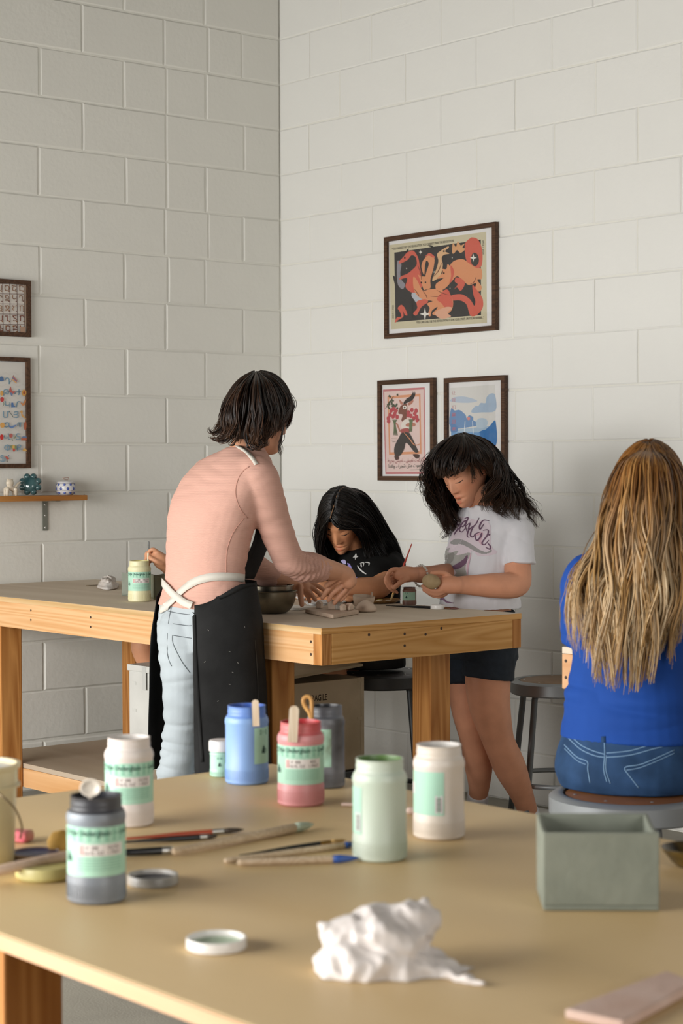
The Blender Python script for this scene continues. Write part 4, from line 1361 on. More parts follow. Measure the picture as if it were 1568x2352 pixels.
def jar(label, pos, body, paint, face=0.0, neck=None, R=0.0392, H=0.1415, a0=-1.5, a1=1.5, lean=(0, 0), dirty=None, tint='#a9d3bd', text=True, band='#e3dcd8', barcode=False, logo=False, name='glaze_jar'):
    """face: direction (radians, world) the middle of the printed label looks"""
    C = Vector(pos); t = thing(name, label, 'jar', C, 'plastic underglaze jars')
    prof = jar_profile(R, H)
    n_in = 14
    MB().lathe(prof[:9], 44, C).obj('body', body, t, True, angle=35)
    MB().lathe(prof[8:n_in + 2], 44, C).obj('neck', neck or body, t, True, angle=35)
    MB().lathe(prof[n_in + 1:], 40, C).obj('paint_inside', paint, t, True, angle=60)
    # fine ribs on the lower part
    rb = MB()
    for i in range(56):
        a = i * 2 * math.pi / 56
        c = C + Vector((math.cos(a) * R * 1.003, math.sin(a) * R * 1.003, H * 0.12))
        rb.box(c, (0.0008, 0.0012, H * 0.13), Matrix.Rotation(a, 3, 'Z'))
    rbo = rb.obj('ribs', body, t); rbo['kind'] = 'stuff'
    k = R / 0.0392; q = H / 0.1415
    zl0, zl1 = 0.038 * q, 0.104 * q; Rl = 0.0386 * k
    lm = mat('label_' + tint.strip('#') + str(dirty), tint, 0.55, spec=0.4, col2=dirty, vscale=18) if dirty else mat('label_' + tint.strip('#'), tint, 0.55, spec=0.4)
    n = 28
    def cyl(a, z, r=Rl): return C + Vector((math.cos(face + a) * r, math.sin(face + a) * r, z))
    vs = []; fs = []
    for i in range(n + 1):
        a = a0 + (a1 - a0) * i / n
        vs += [cyl(a, zl0, Rl + .0003), cyl(a, zl1, Rl + .0003)]
    fs = [(2 * i, 2 * i + 2, 2 * i + 3, 2 * i + 1) for i in range(n)]
    lb = MB().add(vs, fs).obj('label', lm, t, True)
    P = Print(lambda x, y, l: cyl(x / Rl, y, Rl + 0.0004 + l * 0.00005))
    # x runs counter-clockwise seen from above = to the right for a viewer
    x0, x1 = a0 * Rl, a1 * Rl; h = zl1 - zl0
    G = '#3c6b58'
    def clip_rect(col, xa, ya, xb, yb):
        m = 10
        for i in range(m):
            P.layer = 3
            P.rect(col, xa + (xb - xa) * i / m, ya, xa + (xb - xa) * (i + 1) / m, yb)
    if text:
        w = x1 - x0
        clip_rect('#8fc0a8', x0, zl1 - h * .29, x1, zl1 - h * 0.03)
        P.layer = 6; P.text('#2b4a40', 'Velvet Underglaze — Low Fire', (x0 + w * .56, zl1 - h * .12), (0.0094 * k, 0), (0, 0.0105 * k), 1.0, bold=0.012)
        P.layer = 6; P.line(G, (x0 + w * .3, zl1 - h * .21), (x0 + w * .84, zl1 - h * .21), 0.0008); P.line(G, (x0 + w * .3, zl1 - h * .25), (x0 + w * .7, zl1 - h * .25), 0.0007)
        clip_rect(band, x0 + w * .27, zl0 + h * .42, x0 + w * .82, zl0 + h * .66)
        P.layer = 8; P.rect('#cfa9a4', x0 + w * .285, zl0 + h * .44, x0 + w * .335, zl0 + h * .64)
        P.layer = 9; P.text('#5c4f4a', 'V  308', (x0 + w * .43, zl0 + h * .585), (0.0062 * k, 0), (0, 0.0068 * k), 1.0)
        P.layer = 9; P.text('#5c4f4a', 'YELLOW' if 'yellow' in label else 'RED' if 'pink' in label else 'GLOSS', (x0 + w * .69, zl0 + h * .585), (0.0062 * k, 0), (0, 0.0068 * k), 1.0)
        P.layer = 9; P.text('#5c4f4a', '16 FL OZ   1 PINT', (x0 + w * .56, zl0 + h * .48), (0.0066 * k, 0), (0, 0.0068 * k), 1.0)
        for i in range(5):
            P.layer = 6; yy = zl0 + h * (.36 - i * .055)
            m = 6
            for s in range(m): P.layer = 6; P.line('#7fae98', (x0 + w * (.27 + .09 * s), yy), (x0 + w * (.27 + .09 * s + .082), yy), 0.0009)
    if logo or text:
        lx = x0 + (x1 - x0) * (.11 if text else 0.36)
        P.layer = 6; P.rect('#4d7f69', lx - 0.0085 * k, zl1 - h * .21, lx + 0.0085 * k, zl1 - h * .06)
        P.layer = 9; P.text('#a5cdb8', 'AMACO', (lx, zl1 - h * .135), (0.0048 * k, 0), (0, 0.0062 * k), 1.0, bold=.02)
        # little potter's mark
        mx, my = lx, zl0 + h * .36
        P.layer = 7; P.poly('#24423a', circle_poly(mx, my + .0065 * k, .0022 * k, .0024 * k, 10), False)
        P.layer = 7; P.poly('#24423a', [(mx - .005 * k, my - .004 * k), (mx - .002 * k, my + .005 * k), (mx + .002 * k, my + .004 * k), (mx + .002 * k, my - .004 * k)])
        P.layer = 7; P.stroke('#24423a', [(mx, my + .004 * k), (mx + .0055 * k, my + .002 * k), (mx + .0055 * k, my - .004 * k), (mx - .001 * k, my - .004 * k)], .0016 * k)
    if barcode:
        P.layer = 5; P.rect('#d9d5d4', x1 - 0.0135 * k, zl0 + h * .05, x1 - 0.002 * k, zl0 + h * .46)
        for i in range(9):
            P.layer = 8; yy = zl0 + h * (.09 + i * .037); P.rect('#6d5a5c' if i % 3 else '#8d7a7c', x1 - 0.0115 * k, yy, x1 - 0.004 * k, yy + h * .02)
        P.layer = 6; P.rect('#d5d8d6', x0 + 0.002 * k, zl0 + h * .45, x0 + 0.012 * k, zl0 + h * .72)
        for i in range(6):
            P.layer = 6; yy = zl0 + h * (.93 - i * .06); P.line('#7db59c', (x0 + .014 * k, yy), (x1 - .002 * k, yy), 0.0008)
    if P.mb.v: P.obj('lettering', lb)
    if lean != (0, 0): t.rotation_euler = (lean[0], lean[1], 0)
    return t


def face_at(pos, off=0.0):
    d = CAM_POS - Vector(pos)
    return math.atan2(d.y, d.x) + off


def plastic(name, c, c2=None): return mat('plastic_' + name, c, 0.42, spec=0.5, col2=c2, vscale=9, sss=0.0)


NZT = NZ + 0.0008
def ontable(px, py): p = onz(px, py, NZ); return (p.x, p.y, NZT)
def onbench(px, py): p = onz(px, py, TZ); return (p.x, p.y, TZ + 0.0006)

p = onbench(320.5, 1381)
jar('pale yellow glaze jar with mint label standing on the workbench', p, plastic('yellow', '#ddd7ae'), mat('yellow_glaze', '#d8cd84', 0.4), face_at(p, 0.05), R=0.0398)
p = ontable(222, 2066)
jar('charcoal smeared glaze jar with mint label, nearest the left front', p, plastic('greyblue', '#8a929b', '#6a6d72'), mat('charcoal_glaze', '#33343a', 0.35), face_at(p, 0.05), neck=plastic('charcoal', '#4b4b50', '#2b2b30'), R=0.0395, H=0.1405)
p = ontable(297, 1893)
jar('open white glaze jar with mint label behind the charcoal jar', p, plastic('white1', '#dcd2cb'), mat('white_glaze_paint', '#d9d3cd', 0.4), face_at(p, 0.05), R=0.0395)
p = ontable(567, 1797)
jar('bright blue glaze jar with a wooden stick in it', p, plastic('blue', '#7fa3d4', '#7b9ccf'), mat('blue_glaze', '#3f62b4', 0.4), face_at(p, 1.1), neck=plastic('blueneck', '#5278c0', '#6a8ccb'), R=0.0398, text=False, logo=True, a0=-0.75, a1=0.75)
p = ontable(691, 1846)
jar('pink glaze jar with red rim and a wooden stick in it', p, plastic('pink', '#d18d8f'), mat('red_glaze', '#b8353a', 0.35), face_at(p, -0.02), neck=plastic('redneck', '#c04a4e', '#cf7576'), R=0.0400)
p = ontable(748, 1806)
jar('black smeared jar with a curved brush handle in it, behind the pink jar', p, plastic('dark', '#84868c', '#33322f'), mat('black_glaze', '#202126', 0.3), face_at(p, -0.2), neck=plastic('smeared', '#70747c', '#3c3d42'), R=0.0345, H=0.146, text=False, logo=True, a0=-0.5, a1=0.5, dirty='#5b5a3e')
p = ontable(872, 1971)
jar('tilted pale green glaze jar in the middle of the front table', p, plastic('green', '#bccab9', '#c3cdbf'), mat('green_glaze', '#5f7d46', 0.4), face_at(p, -1.35), R=0.0402, H=0.148, text=False, barcode=True, a0=-0.62, a1=0.62)
p = ontable(1008, 1921)
jar('open white glaze jar with barcode label, right of the green jar', p, plastic('white2', '#dad2ca', '#d6c9ba'), mat('white_glaze_paint2', '#cfcac4', 0.4), face_at(p, -0.55), R=0.0402, H=0.144, text=False, barcode=True, a0=-0.95, a1=0.75)

M_CAPW = mat('white_plastic_cap', '#dedbd7', 0.35)
p = ontable(508, 1782)
t = jar('small mint jar with a white screw cap beside the blue jar', p, plastic('clear', '#a7cdb9'), mat('g', '#cccccc'), face_at(p, 0.3), R=0.021, H=0.052, text=False, logo=True, a0=-1.6, a1=1.6, name='small_glaze_jar')
C = Vector(p); MB().lathe([(0, 0.047), (0.0225, 0.047), (0.023, 0.049), (0.023, 0.064), (0.021, 0.067), (0, 0.0675)], 40, C).obj('cap', M_CAPW, t, True, angle=40)
p = onbench(940, 1389)
t = jar('small brown glaze jar with mint label beside the standing girl\'s brush', p, plastic('brownclear', '#8d6a5a', '#6d4a3c'), mat('brown_glaze', '#5d3a30', 0.4), face_at(p, 0.0), R=0.0235, H=0.059, text=False, logo=True, a0=-1.3, a1=1.0, tint='#9dbfa8', name='small_glaze_jar')

# sticks standing in jars
M_STICK = wood('pale_craft_stick', '#dccdb8', '#c9b499', 20, 0.6, 2)
def slab_stick(label, a, b, w, th, m, name='craft_stick', cat='stick'):
    a = Vector(a); b = Vector(b); d = (b - a); L = d.length; d.normalize()
    side = d.cross(CAM_F).normalized(); nrm = side.cross(d)
    n = 10; poly = [(-w / 2, 0), (w / 2, 0)] + [(w / 2 * math.cos(t), L - w / 2 + w / 2 * math.sin(t)) for t in [math.pi * i / n for i in range(n + 1)]]
    M = Matrix.Identity(4)
    for i in range(3): M[i][0] = side[i]; M[i][1] = d[i]; M[i][2] = nrm[i]; M[i][3] = a[i]
    return tag(MB().prism(poly, -th / 2, th / 2, M).obj(name, m), label, cat)

D1 = 3.43
slab_stick('wooden craft stick standing in the blue jar', pt(588, 1668, 3.43), pt(586, 1607, 3.43), 0.0125, 0.002, M_STICK)
slab_stick('wooden craft stick standing in the pink jar', pt(671, 1705, 3.21), pt(676, 1621, 3.21), 0.0165, 0.002, M_STICK)
h = MB().tube(cat_path([pt(716, 1665, 3.38), pt(712, 1640, 3.38), pt(699, 1620, 3.38), pt(697, 1606, 3.38), pt(706, 1600, 3.38), pt(715, 1608, 3.38), pt(716, 1640, 3.38), pt(716, 1662, 3.38)], 34), 0.0038, 10)
tag(h.obj('brush_handle', wood('tan_handle', '#c99a5c', '#a97a40', 10, .5, 2), None, True), 'tan looped wooden handle standing in the black smeared jar', 'brush')

# ------------------------------------------------------------------ brushes lying about
def brush(label, a, b, r, handle, ferr, brist, lens=(0.62, 0.16, 0.22), tip=0.35, base=NZ, hand2=None, group='paint brushes', taper=0.45, dip=None):
    """a: handle end, b: bristle tip"""
    a = Vector(a); b = Vector(b); d = b - a
    t = thing('paint_brush', label, 'brush', (a + b) / 2, group)
    q1 = a + d * lens[0]; q2 = a + d * (lens[0] + lens[1])
    n = 9
    pts = [a.lerp(q1, i / n) for i in range(n + 1)]
    rad = [r * (taper + (1 - taper) * smoothstep(0, 0.75, i / n)) for i in range(n + 1)]
    MB().tube(pts, rad, 12, round_caps=True).obj('handle', handle, t, True)
    if hand2:
        MB().tube([a.lerp(q1, 0.0), a.lerp(q1, hand2[1])], [r * taper * 1.08, r * 1.06 * (taper + (1 - taper) * smoothstep(0, .75, hand2[1]))], 12).obj('handle_tip', hand2[0], t, True)
    MB().tube([q1, q1.lerp(q2, .5), q2], [r * 1.02, r * 1.05, r * 0.98], 12).obj('ferrule', ferr, t, True, angle=40)
    MB().tube([q2, q2.lerp(b, .3), q2.lerp(b, .7), b], [r * .95, r * 1.05, r * .75, r * tip * .4], 12).obj('bristles', brist, t, True)
    return t

M_FERR = mat('silver_ferrule', '#b9b7b2', 0.3, 0.8)
M_BRASS = mat('brass_ferrule', '#b08a4a', 0.3, 0.8)
M_BLK = mat('black_lacquer', '#17181a', 0.3)
M_ORG = mat('orange_lacquer', '#c2502c', 0.35)
M_RAWW = wood('raw_brush_wood', '#d2bda2', '#b89f82', 16, 0.6, 0)
M_BRW = mat('pale_bristle', '#cfc5b0', 0.7); M_BRD = mat('dark_bristle', '#4a4038', 0.7); M_BRG = mat('minty_bristle', '#bccab8', 0.7); M_BRT = mat('tan_bristle', '#c9a368', 0.7)
def flat2(x0, y0, x1, y1, r, z=NZ):
    A = onz(x0, y0, z + r); B = onz(x1, y1, z + r); return A, B
A, B = flat2(292, 1926, 560, 1905, .0045); brush('thin orange handled brush lying behind the charcoal jar', A, B, .0042, M_ORG, M_FERR, M_BRD, (.72, .1, .18))
A, B = flat2(290, 1934, 500, 1920, .0045); A.z += 0; brush('thin black handled brush lying along the orange one', A, B, .0042, M_BLK, M_FERR, M_BRD, (.8, .08, .12), base=NZ)
A, B = flat2(402, 1955, 720, 1893, .0078); brush('thick raw wood brush with minty bristles, longest on the front table', A, B, .0075, M_RAWW, M_RAWW, M_BRG, (.72, .13, .15), taper=.75)
A, B = flat2(402, 1952, 293, 1958, .0062); brush('black tipped flat brush lying beside the charcoal jar', B, A, .006, M_BLK, M_FERR, M_BRW, (.72, .2, .08), taper=.9, tip=1.5)
A, B = flat2(550, 1964, 796, 1929, .004); brush('fine black brush with a pointed tan tip in the middle of the front table', A, B, .0038, M_BLK, M_BRASS, M_BRT, (.74, .1, .16), taper=.2, tip=.2)
M_BLUP = mat('blue_paint_end', '#2f55a0', 0.4)
A, B = flat2(520, 1977, 818, 1938, .0052); brush('raw wood brush with a blue end, further of the two under the green jar', A, B, .0048, M_RAWW, M_RAWW, M_BLUP, (.7, .2, .1), taper=.85, tip=.8)
A, B = flat2(552, 1981, 822, 1971, .0062); brush('raw wood brush with a blue end, nearer of the two under the green jar', A, B, .0058, M_RAWW, M_RAWW, M_BLUP, (.7, .08, .22), taper=.85, tip=.8)
A = onz(-60, 2012, NZ + .018); B = onz(150, 1966, NZ + .0275)
tag(MB().tube([A, B], 0.0075, 14, round_caps=True).obj('dowel', wood('pinkish_dowel', '#dcc3ae', '#cdb098', 14, .6, 0), None, True), 'thick pinkish wooden dowel across the lids at the left edge', 'stick')

# ------------------------------------------------------------------ lids
def lid_thing(label, pos, R, h, rim, inside, iz=0.0):
    C = Vector(pos)
    t = thing('jar_lid', label, 'lid', C, 'jar lids lying on the front table')
    MB().lathe([(0, 0), (R - .001, 0), (R, .001), (R, h - .001), (R - .0006, h), (R - .003, h), (R - .0035, h - .001), (R - .0035, 0.0035)], 44, C).obj('rim', rim, t, True, angle=40)
    MB().lathe([(R - .0034, 0.0036 + iz), (R - .008, 0.0022 + iz), (0, 0.002 + iz)], 40, C).obj('inside', inside, t, True)
    return t
p = ontable(497, 2178); lid_thing('white lid with pale green inside, alone near the front edge', p, 0.0365, 0.013, mat('lid_white', '#dfdbd6', .35), mat('lid_mint', '#aebfa6', .4), .002)
p = ontable(351, 2030); lid_thing('grey smeared lid with black glaze inside, beside the charcoal jar', p, 0.0355, 0.013, mat('lid_grey', '#b3aca3', .4, col2='#8a8781', vscale=40), mat('lid_black', '#25262a', .3, col2='#45434a', vscale=14), .003)
p = ontable(82, 1975); lid_thing('lid with dark blue glaze inside, beside the bucket', p, 0.037, 0.012, mat('lid_brown', '#a78e7c', .4), mat('lid_blue', '#2d3470', .35), .0065)
p = ontable(120, 2020)
c = Vector(p); tag(MB().lathe([(0, 0), (.036, 0), (.0405, .004), (.0415, .013), (.039, .0185), (.024, .0195), (0, .019)], 40, c + Vector((-0.014, -.004, 0))).obj('yellow_lid', mat('lid_yellow', '#cfc27a', .45, col2='#c2b87c', vscale=20), None, True, angle=40), 'pale yellow lid lying face down left of the charcoal jar', 'lid')
p = ontable(168, 2004)
lid_thing('small white lid peeking out behind the charcoal jar', (p[0] - .012, p[1] + .004, p[2]), 0.026, 0.016, mat('lid_white', '#dfdbd6', .35), mat('lid_black', '#25262a', .3))
p = ontable(1005, 1402)
pb = onbench(1005, 1399)
o = MB().lathe([(0, .001), (.014, .001), (.0145, 0), (.0235, 0), (.024, .001), (.024, .0125), (.0233, .0135), (.0145, .0135), (.014, .012), (0, .012)], 40, pb).obj('jar_lid', M_CAPW, None, True, angle=40)
tag(o, 'white jar cap lying on the workbench by the black brush', 'lid')

# ------------------------------------------------------------------ spoon, bucket, odds and ends on the front table
M_PLW = mat('white_plastic_spoon', '#e0d6c8', 0.35)
sp = thing('plastic_spoon', 'cream plastic spoon sticking up out of the charcoal jar', 'spoon', pt(205, 1850, 2.53))
b = MB(); c = pt(208, 1810, 2.53)
side = CAM_R; upv = CAM_U
for i in range(9):
    pass
rows = []
n, m = 20, 6
vs = [c - CAM_F * -0.004]
for j in range(1, m + 1):
    for i in range(n):
        a = 2 * math.pi * i / n; rr = j / m
        vs.append(c + side * (0.0145 * rr * math.cos(a)) + upv * (0.0125 * rr * math.sin(a)) + CAM_F * (0.006 * (1 - rr * rr)))
fs = [(0, 1 + i, 1 + (i + 1) % n) for i in range(n)] + [(1 + (j - 1) * n + i, 1 + j * n + i, 1 + j * n + (i + 1) % n, 1 + (j - 1) * n + (i + 1) % n) for j in range(1, m) for i in range(n)]
bo = b.add(vs, fs).obj('spoon_bowl', M_PLW, sp, True)
md = bo.modifiers.new('s', 'SOLIDIFY'); md.thickness = 0.0014
MB().tube([c - upv * .0115 - CAM_F * .0005, c - upv * .03 - CAM_F * .001, c - upv * .075 - CAM_F * .004], [(.0035, .0014), (.0025, .0014), (.003, .0014)], 10).obj('handle', M_PLW, sp, True)

bk = onz(-55, 1990, NZ); BC = Vector((bk.x, bk.y, NZT)); Dk = (BC - CAM_POS).dot(CAM_F)
bt = thing('plastic_bucket', 'cream plastic bucket with a wire handle cut off by the left edge', 'bucket', BC)
HB = 0.150; RB = 0.061
MB().lathe([(0, 0), (RB * .88, 0), (RB * .9, .003), (RB * .97, HB - .035), (RB * .985, HB - .034), (RB * 1.06, HB - .033), (RB * 1.06, HB - .03), (RB, HB - .029), (RB * 1.0, HB - .008), (RB * 1.06, HB - .006), (RB * 1.07, HB), (RB * .97, HB), (RB * .95, HB - .01), (RB * .86, .004), (0, .004)], 56, BC).obj('body', mat('cream_bucket', '#d6c8a2', .4, coat=.2), bt, True, angle=35)
MB().lathe([(RB * .955, HB * .955), (0, HB * .955)], 40, BC).obj('contents', mat('white_slip', '#e6e4e0', .4), bt)
hw = [pt(-30, 1800, Dk - .03), pt(2, 1826, Dk - .065), pt(34, 1858, Dk - .06), pt(50, 1898, Dk - .05), pt(46, 1925, Dk - .03)]
MB().tube(cat_path(hw, 24), 0.0017, 8).obj('wire_handle', mat('dull_wire', '#7a6a52', .4, .6), bt, True)

p = ontable(48, 1934); c = Vector(p)
b = MB().box(c + Vector((0, 0, .009)), (.034, .03, .018), Matrix.Rotation(.5, 3, 'Z'), bev=.005)
tag(link('sponge', remesh(b, .0025, 3), mat('pink_sponge', '#c9576a', .8, col2='#c99a80', vscale=30, bump=.3, bscale=200), None, True, (0, 0, 0)), 'small pink sponge behind the bucket handle', 'sponge')
p = ontable(142, 1962); c = Vector(p)
tag(MB().lathe([(0, 0), (.014, .002), (.021, .010), (.022, .02), (.014, .032), (0, .036)], 28, c).obj('sponge', mat('ochre_sponge', '#cfa24e', .8, bump=.2), None, True), 'ochre round sponge half hidden behind the charcoal jar', 'sponge')
p = ontable(944, 1872); c = Vector(p)
tag(MB().tube([c + Vector((-.004, 0, .006)), c + Vector((.006, .012, .006))], .006, 12, round_caps=True).obj('clay_bit', mat('pinkish_clay_bit', '#cbb2a5', .8), None, True), 'tiny pinkish clay bit between the green and white jars', 'clay')
p = ontable(808, 1853); c = Vector(p)
tag(MB().tube([c + Vector((-.012, -.01, .003)), c + Vector((.01, .006, .003))], .003, 10, round_caps=True).obj('clay_shaving', mat('pinkish_clay_bit', '#cbb2a5', .8), None, True), 'thin clay shaving left of the green jar', 'clay')

# grey-green slab box
FLc = onz(1247, 2093, NZ); FRc = onz(1514, 2094, NZ)
ex = (FRc - FLc); Wb = ex.length; ex.normalize(); ey = Vector((-ex.y, ex.x, 0))
if ey.dot(CAM_F) < 0: ey = -ey
M_SLAB = mat('grey_green_clay', '#83877a', .75, col2='#757a6e', vscale=12, bump=.12, bscale=60)
def slab_box(label, origin, ex, ey, W, Dp, H, th, m, hollow=0.012):
    t = thing('slab_box', label, 'box', origin + ex * (W / 2) + ey * (Dp / 2), 'slab built clay boxes')
    def sl(name, pts, n3, thick):
        k = len(pts); vs = [Vector(p) for p in pts] + [Vector(p) + n3 * thick for p in pts]
        fs = [tuple(range(k - 1, -1, -1)), tuple(range(k, 2 * k))] + [(i, (i + 1) % k, k + (i + 1) % k, k + i) for i in range(k)]
        o = MB().add(vs, fs).obj(name, m, t)
        bv = o.modifiers.new('b', 'BEVEL'); bv.width = .0018; bv.segments = 2; bv.limit_method = 'ANGLE'
    Z = Vector((0, 0, 1)); O = origin
    sl('base', [O, O + ex * W, O + ex * W + ey * Dp, O + ey * Dp], Z, th)
    sl('front_wall', [O + Z * th, O + ex * W + Z * th, O + ex * W + Z * (H - hollow), O + Z * (H - hollow)], ey, th)
    sl('back_wall', [O + ey * (Dp - th) + Z * th, O + ex * W + ey * (Dp - th) + Z * th, O + ex * W + ey * (Dp - th) + Z * H, O + ey * (Dp - th) + Z * H], ey, th)
    nn = 8
    for s in (0, 1):
        base = O + ex * ((W - th) * s)
        top = [base + ey * (th + (Dp - 2 * th) * i / nn) + Z * (H - hollow + hollow * smoothstep(0, .9, i / nn) - .004 * math.sin(math.pi * i / nn)) for i in range(nn + 1)]
        sl('side_wall', [base + ey * th + Z * th] + top + [base + ey * (Dp - th) + Z * th], ex, th)
    return t
slab_box('large grey green clay slab box on the right of the front table', Vector((FLc.x, FLc.y, NZT)), ex, ey, Wb, 0.118, 0.106, 0.0065, M_SLAB, 0.004)

# crumpled thin plastic
def crumple(name, label, cat, foot, H, mtl, seed, flare=None):
    """foot: outline (world x, y offsets) ; a wadded film rising from it"""
    rnd = random.Random(seed); c = sum((Vector((q[0], q[1], 0)) for q in foot), Vector()) / len(foot)
    pl = closed_smooth(foot, 6); n = len(pl); m = 16; vs = []; fs = []
    z0 = foot[0][2]
    for j in range(m + 1):
        s = j / m
        shr = (1 - s) ** 0.42 * (1.0 if not flare else 1.0)
        if j: shr = min(shr, 0.93 - 0.28 * smoothstep(0.05, .5, s)) * (1 - smoothstep(.8, 1.0, s)) + (0.0 if s < 1 else 0)
        for i in range(n):
            q = Vector((pl[i][0], pl[i][1], 0)); d = q - c
            pos = Vector((c.x, c.y, z0)) + Vector((d.x, d.y, 0)) * shr + Vector((0, 0, H * (s ** 0.75)))
            nz = noise.noise(Vector((i * .23 + seed, s * 5, seed))) * .5 + noise.noise(Vector((i * .61 + seed * 2, s * 9, 1.3))) * .4
            ridge = abs(noise.noise(Vector((math.cos(6.283 * i / n) * 2.2, math.sin(6.283 * i / n) * 2.2, s * 3 + seed)))) - .2
            k = (0.15 + .85 * smoothstep(0, .25, s))
            pos += (d.normalized() if d.length > 1e-6 else Vector((1, 0, 0))) * (nz * .011 + ridge * .032) * k * (1 - .6 * s)
            pos.z += (noise.noise(Vector((i * .3, s * 6, seed + 7))) * .012) * smoothstep(.1, .4, s)
            pos.z = max(pos.z, z0 + .0006)
            vs.append(pos)
    for j in range(m):
        for i in range(n): fs.append((j * n + i, j * n + (i + 1) % n, (j + 1) * n + (i + 1) % n, (j + 1) * n + i))
    fs.append(tuple(range(n - 1, -1, -1)))
    o = MB().add(vs, fs).obj(name, mtl, None, True)
    sb = o.modifiers.new('s', 'SUBSURF'); sb.levels = 1; sb.render_levels = 1
    return tag(o, label, cat)

M_FILM = mat('milky_film', '#dad2cd', .42, spec=.5, var=.06, vscale=14)
def wrap():
    D = 2.13
    def P(px, py, dd=0.0): return pt(px, py, D + dd)
    b = MB()
    R0 = Matrix((CAM_R, Vector((0, 0, 1)).cross(CAM_R), Vector((0, 0, 1)))).transposed()
    def ell(px, py, dd, rx, ry, rz): b.sphere(P(px, py, dd), (rx, ry, rz), 24, 16, R0)
    ell(880, 2165, .06, .052, .045, .040); ell(850, 2215, .05, .060, .05, .034); ell(920, 2235, .05, .066, .05, .026)
    ell(790, 2240, .04, .032, .035, .024); ell(1000, 2250, .05, .045, .035, .016); ell(940, 2125, .07, .036, .03, .024); ell(800, 2150, .05, .028, .02, .022)
    limb(b, [(P(1000, 2250, .04), .02), (P(1060, 2256, .0), .010), (P(1106, 2258, -.02), .008)], 12)
    limb(b, [(P(800, 2150, .05), .02), (P(760, 2138, .05), .010), (P(738, 2122, .05), .004)], 12)
    limb(b, [(P(940, 2125, .07), .02), (P(968, 2090, .07), .009), (P(975, 2068, .07), .003)], 12)
    limb(b, [(P(790, 2240, .04), .02), (P(748, 2248, .04), .010), (P(727, 2250, .04), .005)], 12)
    me = remesh(b, .0032, 3)
    n = len(me.vertices); no = np.empty(n * 3, np.float32); me.vertex_normals.foreach_get('vector', no); no = no.reshape(-1, 3)
    for i, v in enumerate(me.vertices):
        p = v.co
        d = -abs(noise.noise(p * 26)) * .015 - abs(noise.noise(p * 55 + Vector((3, 1, 7)))) * .0075 + .006 + noise.noise(p * 12) * .008
        v.co = p + Vector([float(x) for x in no[i]]) * d
        if v.co.z < NZT: v.co.z = NZT
    bm = bmesh.new(); bm.from_mesh(me)
    bmesh.ops.delete(bm, geom=[f for f in bm.faces if all(v.co.z <= NZT + .0003 for v in f.verts)], context='FACES')
    bm.to_mesh(me); bm.free()
    o = bpy.data.objects.new('plastic_wrap', me); COL.objects.link(o); me.materials.append(M_FILM)
    me.polygons.foreach_set('use_smooth', [True] * n if False else [True] * len(me.polygons))
    tag(o, 'crumpled milky plastic wrap on the front table', 'plastic wrap')
wrap()

# pink clay slab, bottom right
q = [onz(1296, 2342, NZ), onz(1430, 2372, NZ), onz(1600, 2278, NZ), onz(1530, 2252, NZ)]
poly = [(v.x, v.y) for v in q]
o = MB().prism(poly, NZT, NZT + .011).obj('clay_slab', mat('pink_bisque', '#cdb3a6', .8, col2='#c4a595', vscale=15, bump=.1))
bv = o.modifiers.new('b', 'BEVEL'); bv.width = .003; bv.segments = 3
tag(o, 'flat pink clay slab in the bottom right corner of the front table', 'clay')
# dark bowl at the right edge
p = onz(1590, 1990, NZ); c = Vector((p.x, p.y, NZT))
t = thing('dark_bowl', 'black glazed bowl cut off by the right edge behind the clay box', 'bowl', c)
MB().lathe([(0, 0), (.022, 0), (.03, .006), (.043, .022), (.046, .027), (.044, .0275), (.038, .018), (.024, .008), (0, .006)], 40, c).obj('bowl_body', mat('black_gold_glaze', '#2a241b', .25, col2='#6b5526', vscale=25), t, True, angle=50)
# ------------------------------------------------------------------ things on the workbench
M_INOX = mat('steel_bowl', '#8b8478', .28, .95)
M_INOXD = mat('steel_bowl_dirty', '#77705f', .34, .9, col2='#8b8473', vscale=12)
def bowl(label, c, R, H, m, th=.0015):
    C = Vector(c); t = thing('mixing_bowl', label, 'bowl', C, 'steel mixing bowls')
    pr = [(0, 0), (R * .42, 0), (R * .5, .002)] + [(R * (.5 + .5 * math.sin(a)), H * (1 - math.cos(a) ** 1.0) * .98) for a in [math.pi / 2 * i / 9 for i in range(1, 10)]]
    inn = [(r - th * 1.4, z + th) for r, z in reversed(pr[2:])]
    MB().lathe(pr + [(R + .004, H), (R + .0045, H + .0012), (R + .003, H + .002), (R - .002, H + .001)] + inn[1:] + [(0, th * 1.5)], 64, C).obj('bowl_body', m, t, True, angle=40)
    return t
p = Vector(onbench(621, 1408))
bowl('dirty steel mixing bowl on the workbench in front of the apron, lower of two', p, .083, .070, M_INOXD)
p2 = p + Vector((0.002, .004, .0265))
bowl('steel mixing bowl nested in the lower bowl on the workbench', p2, .068, .062, M_INOX)

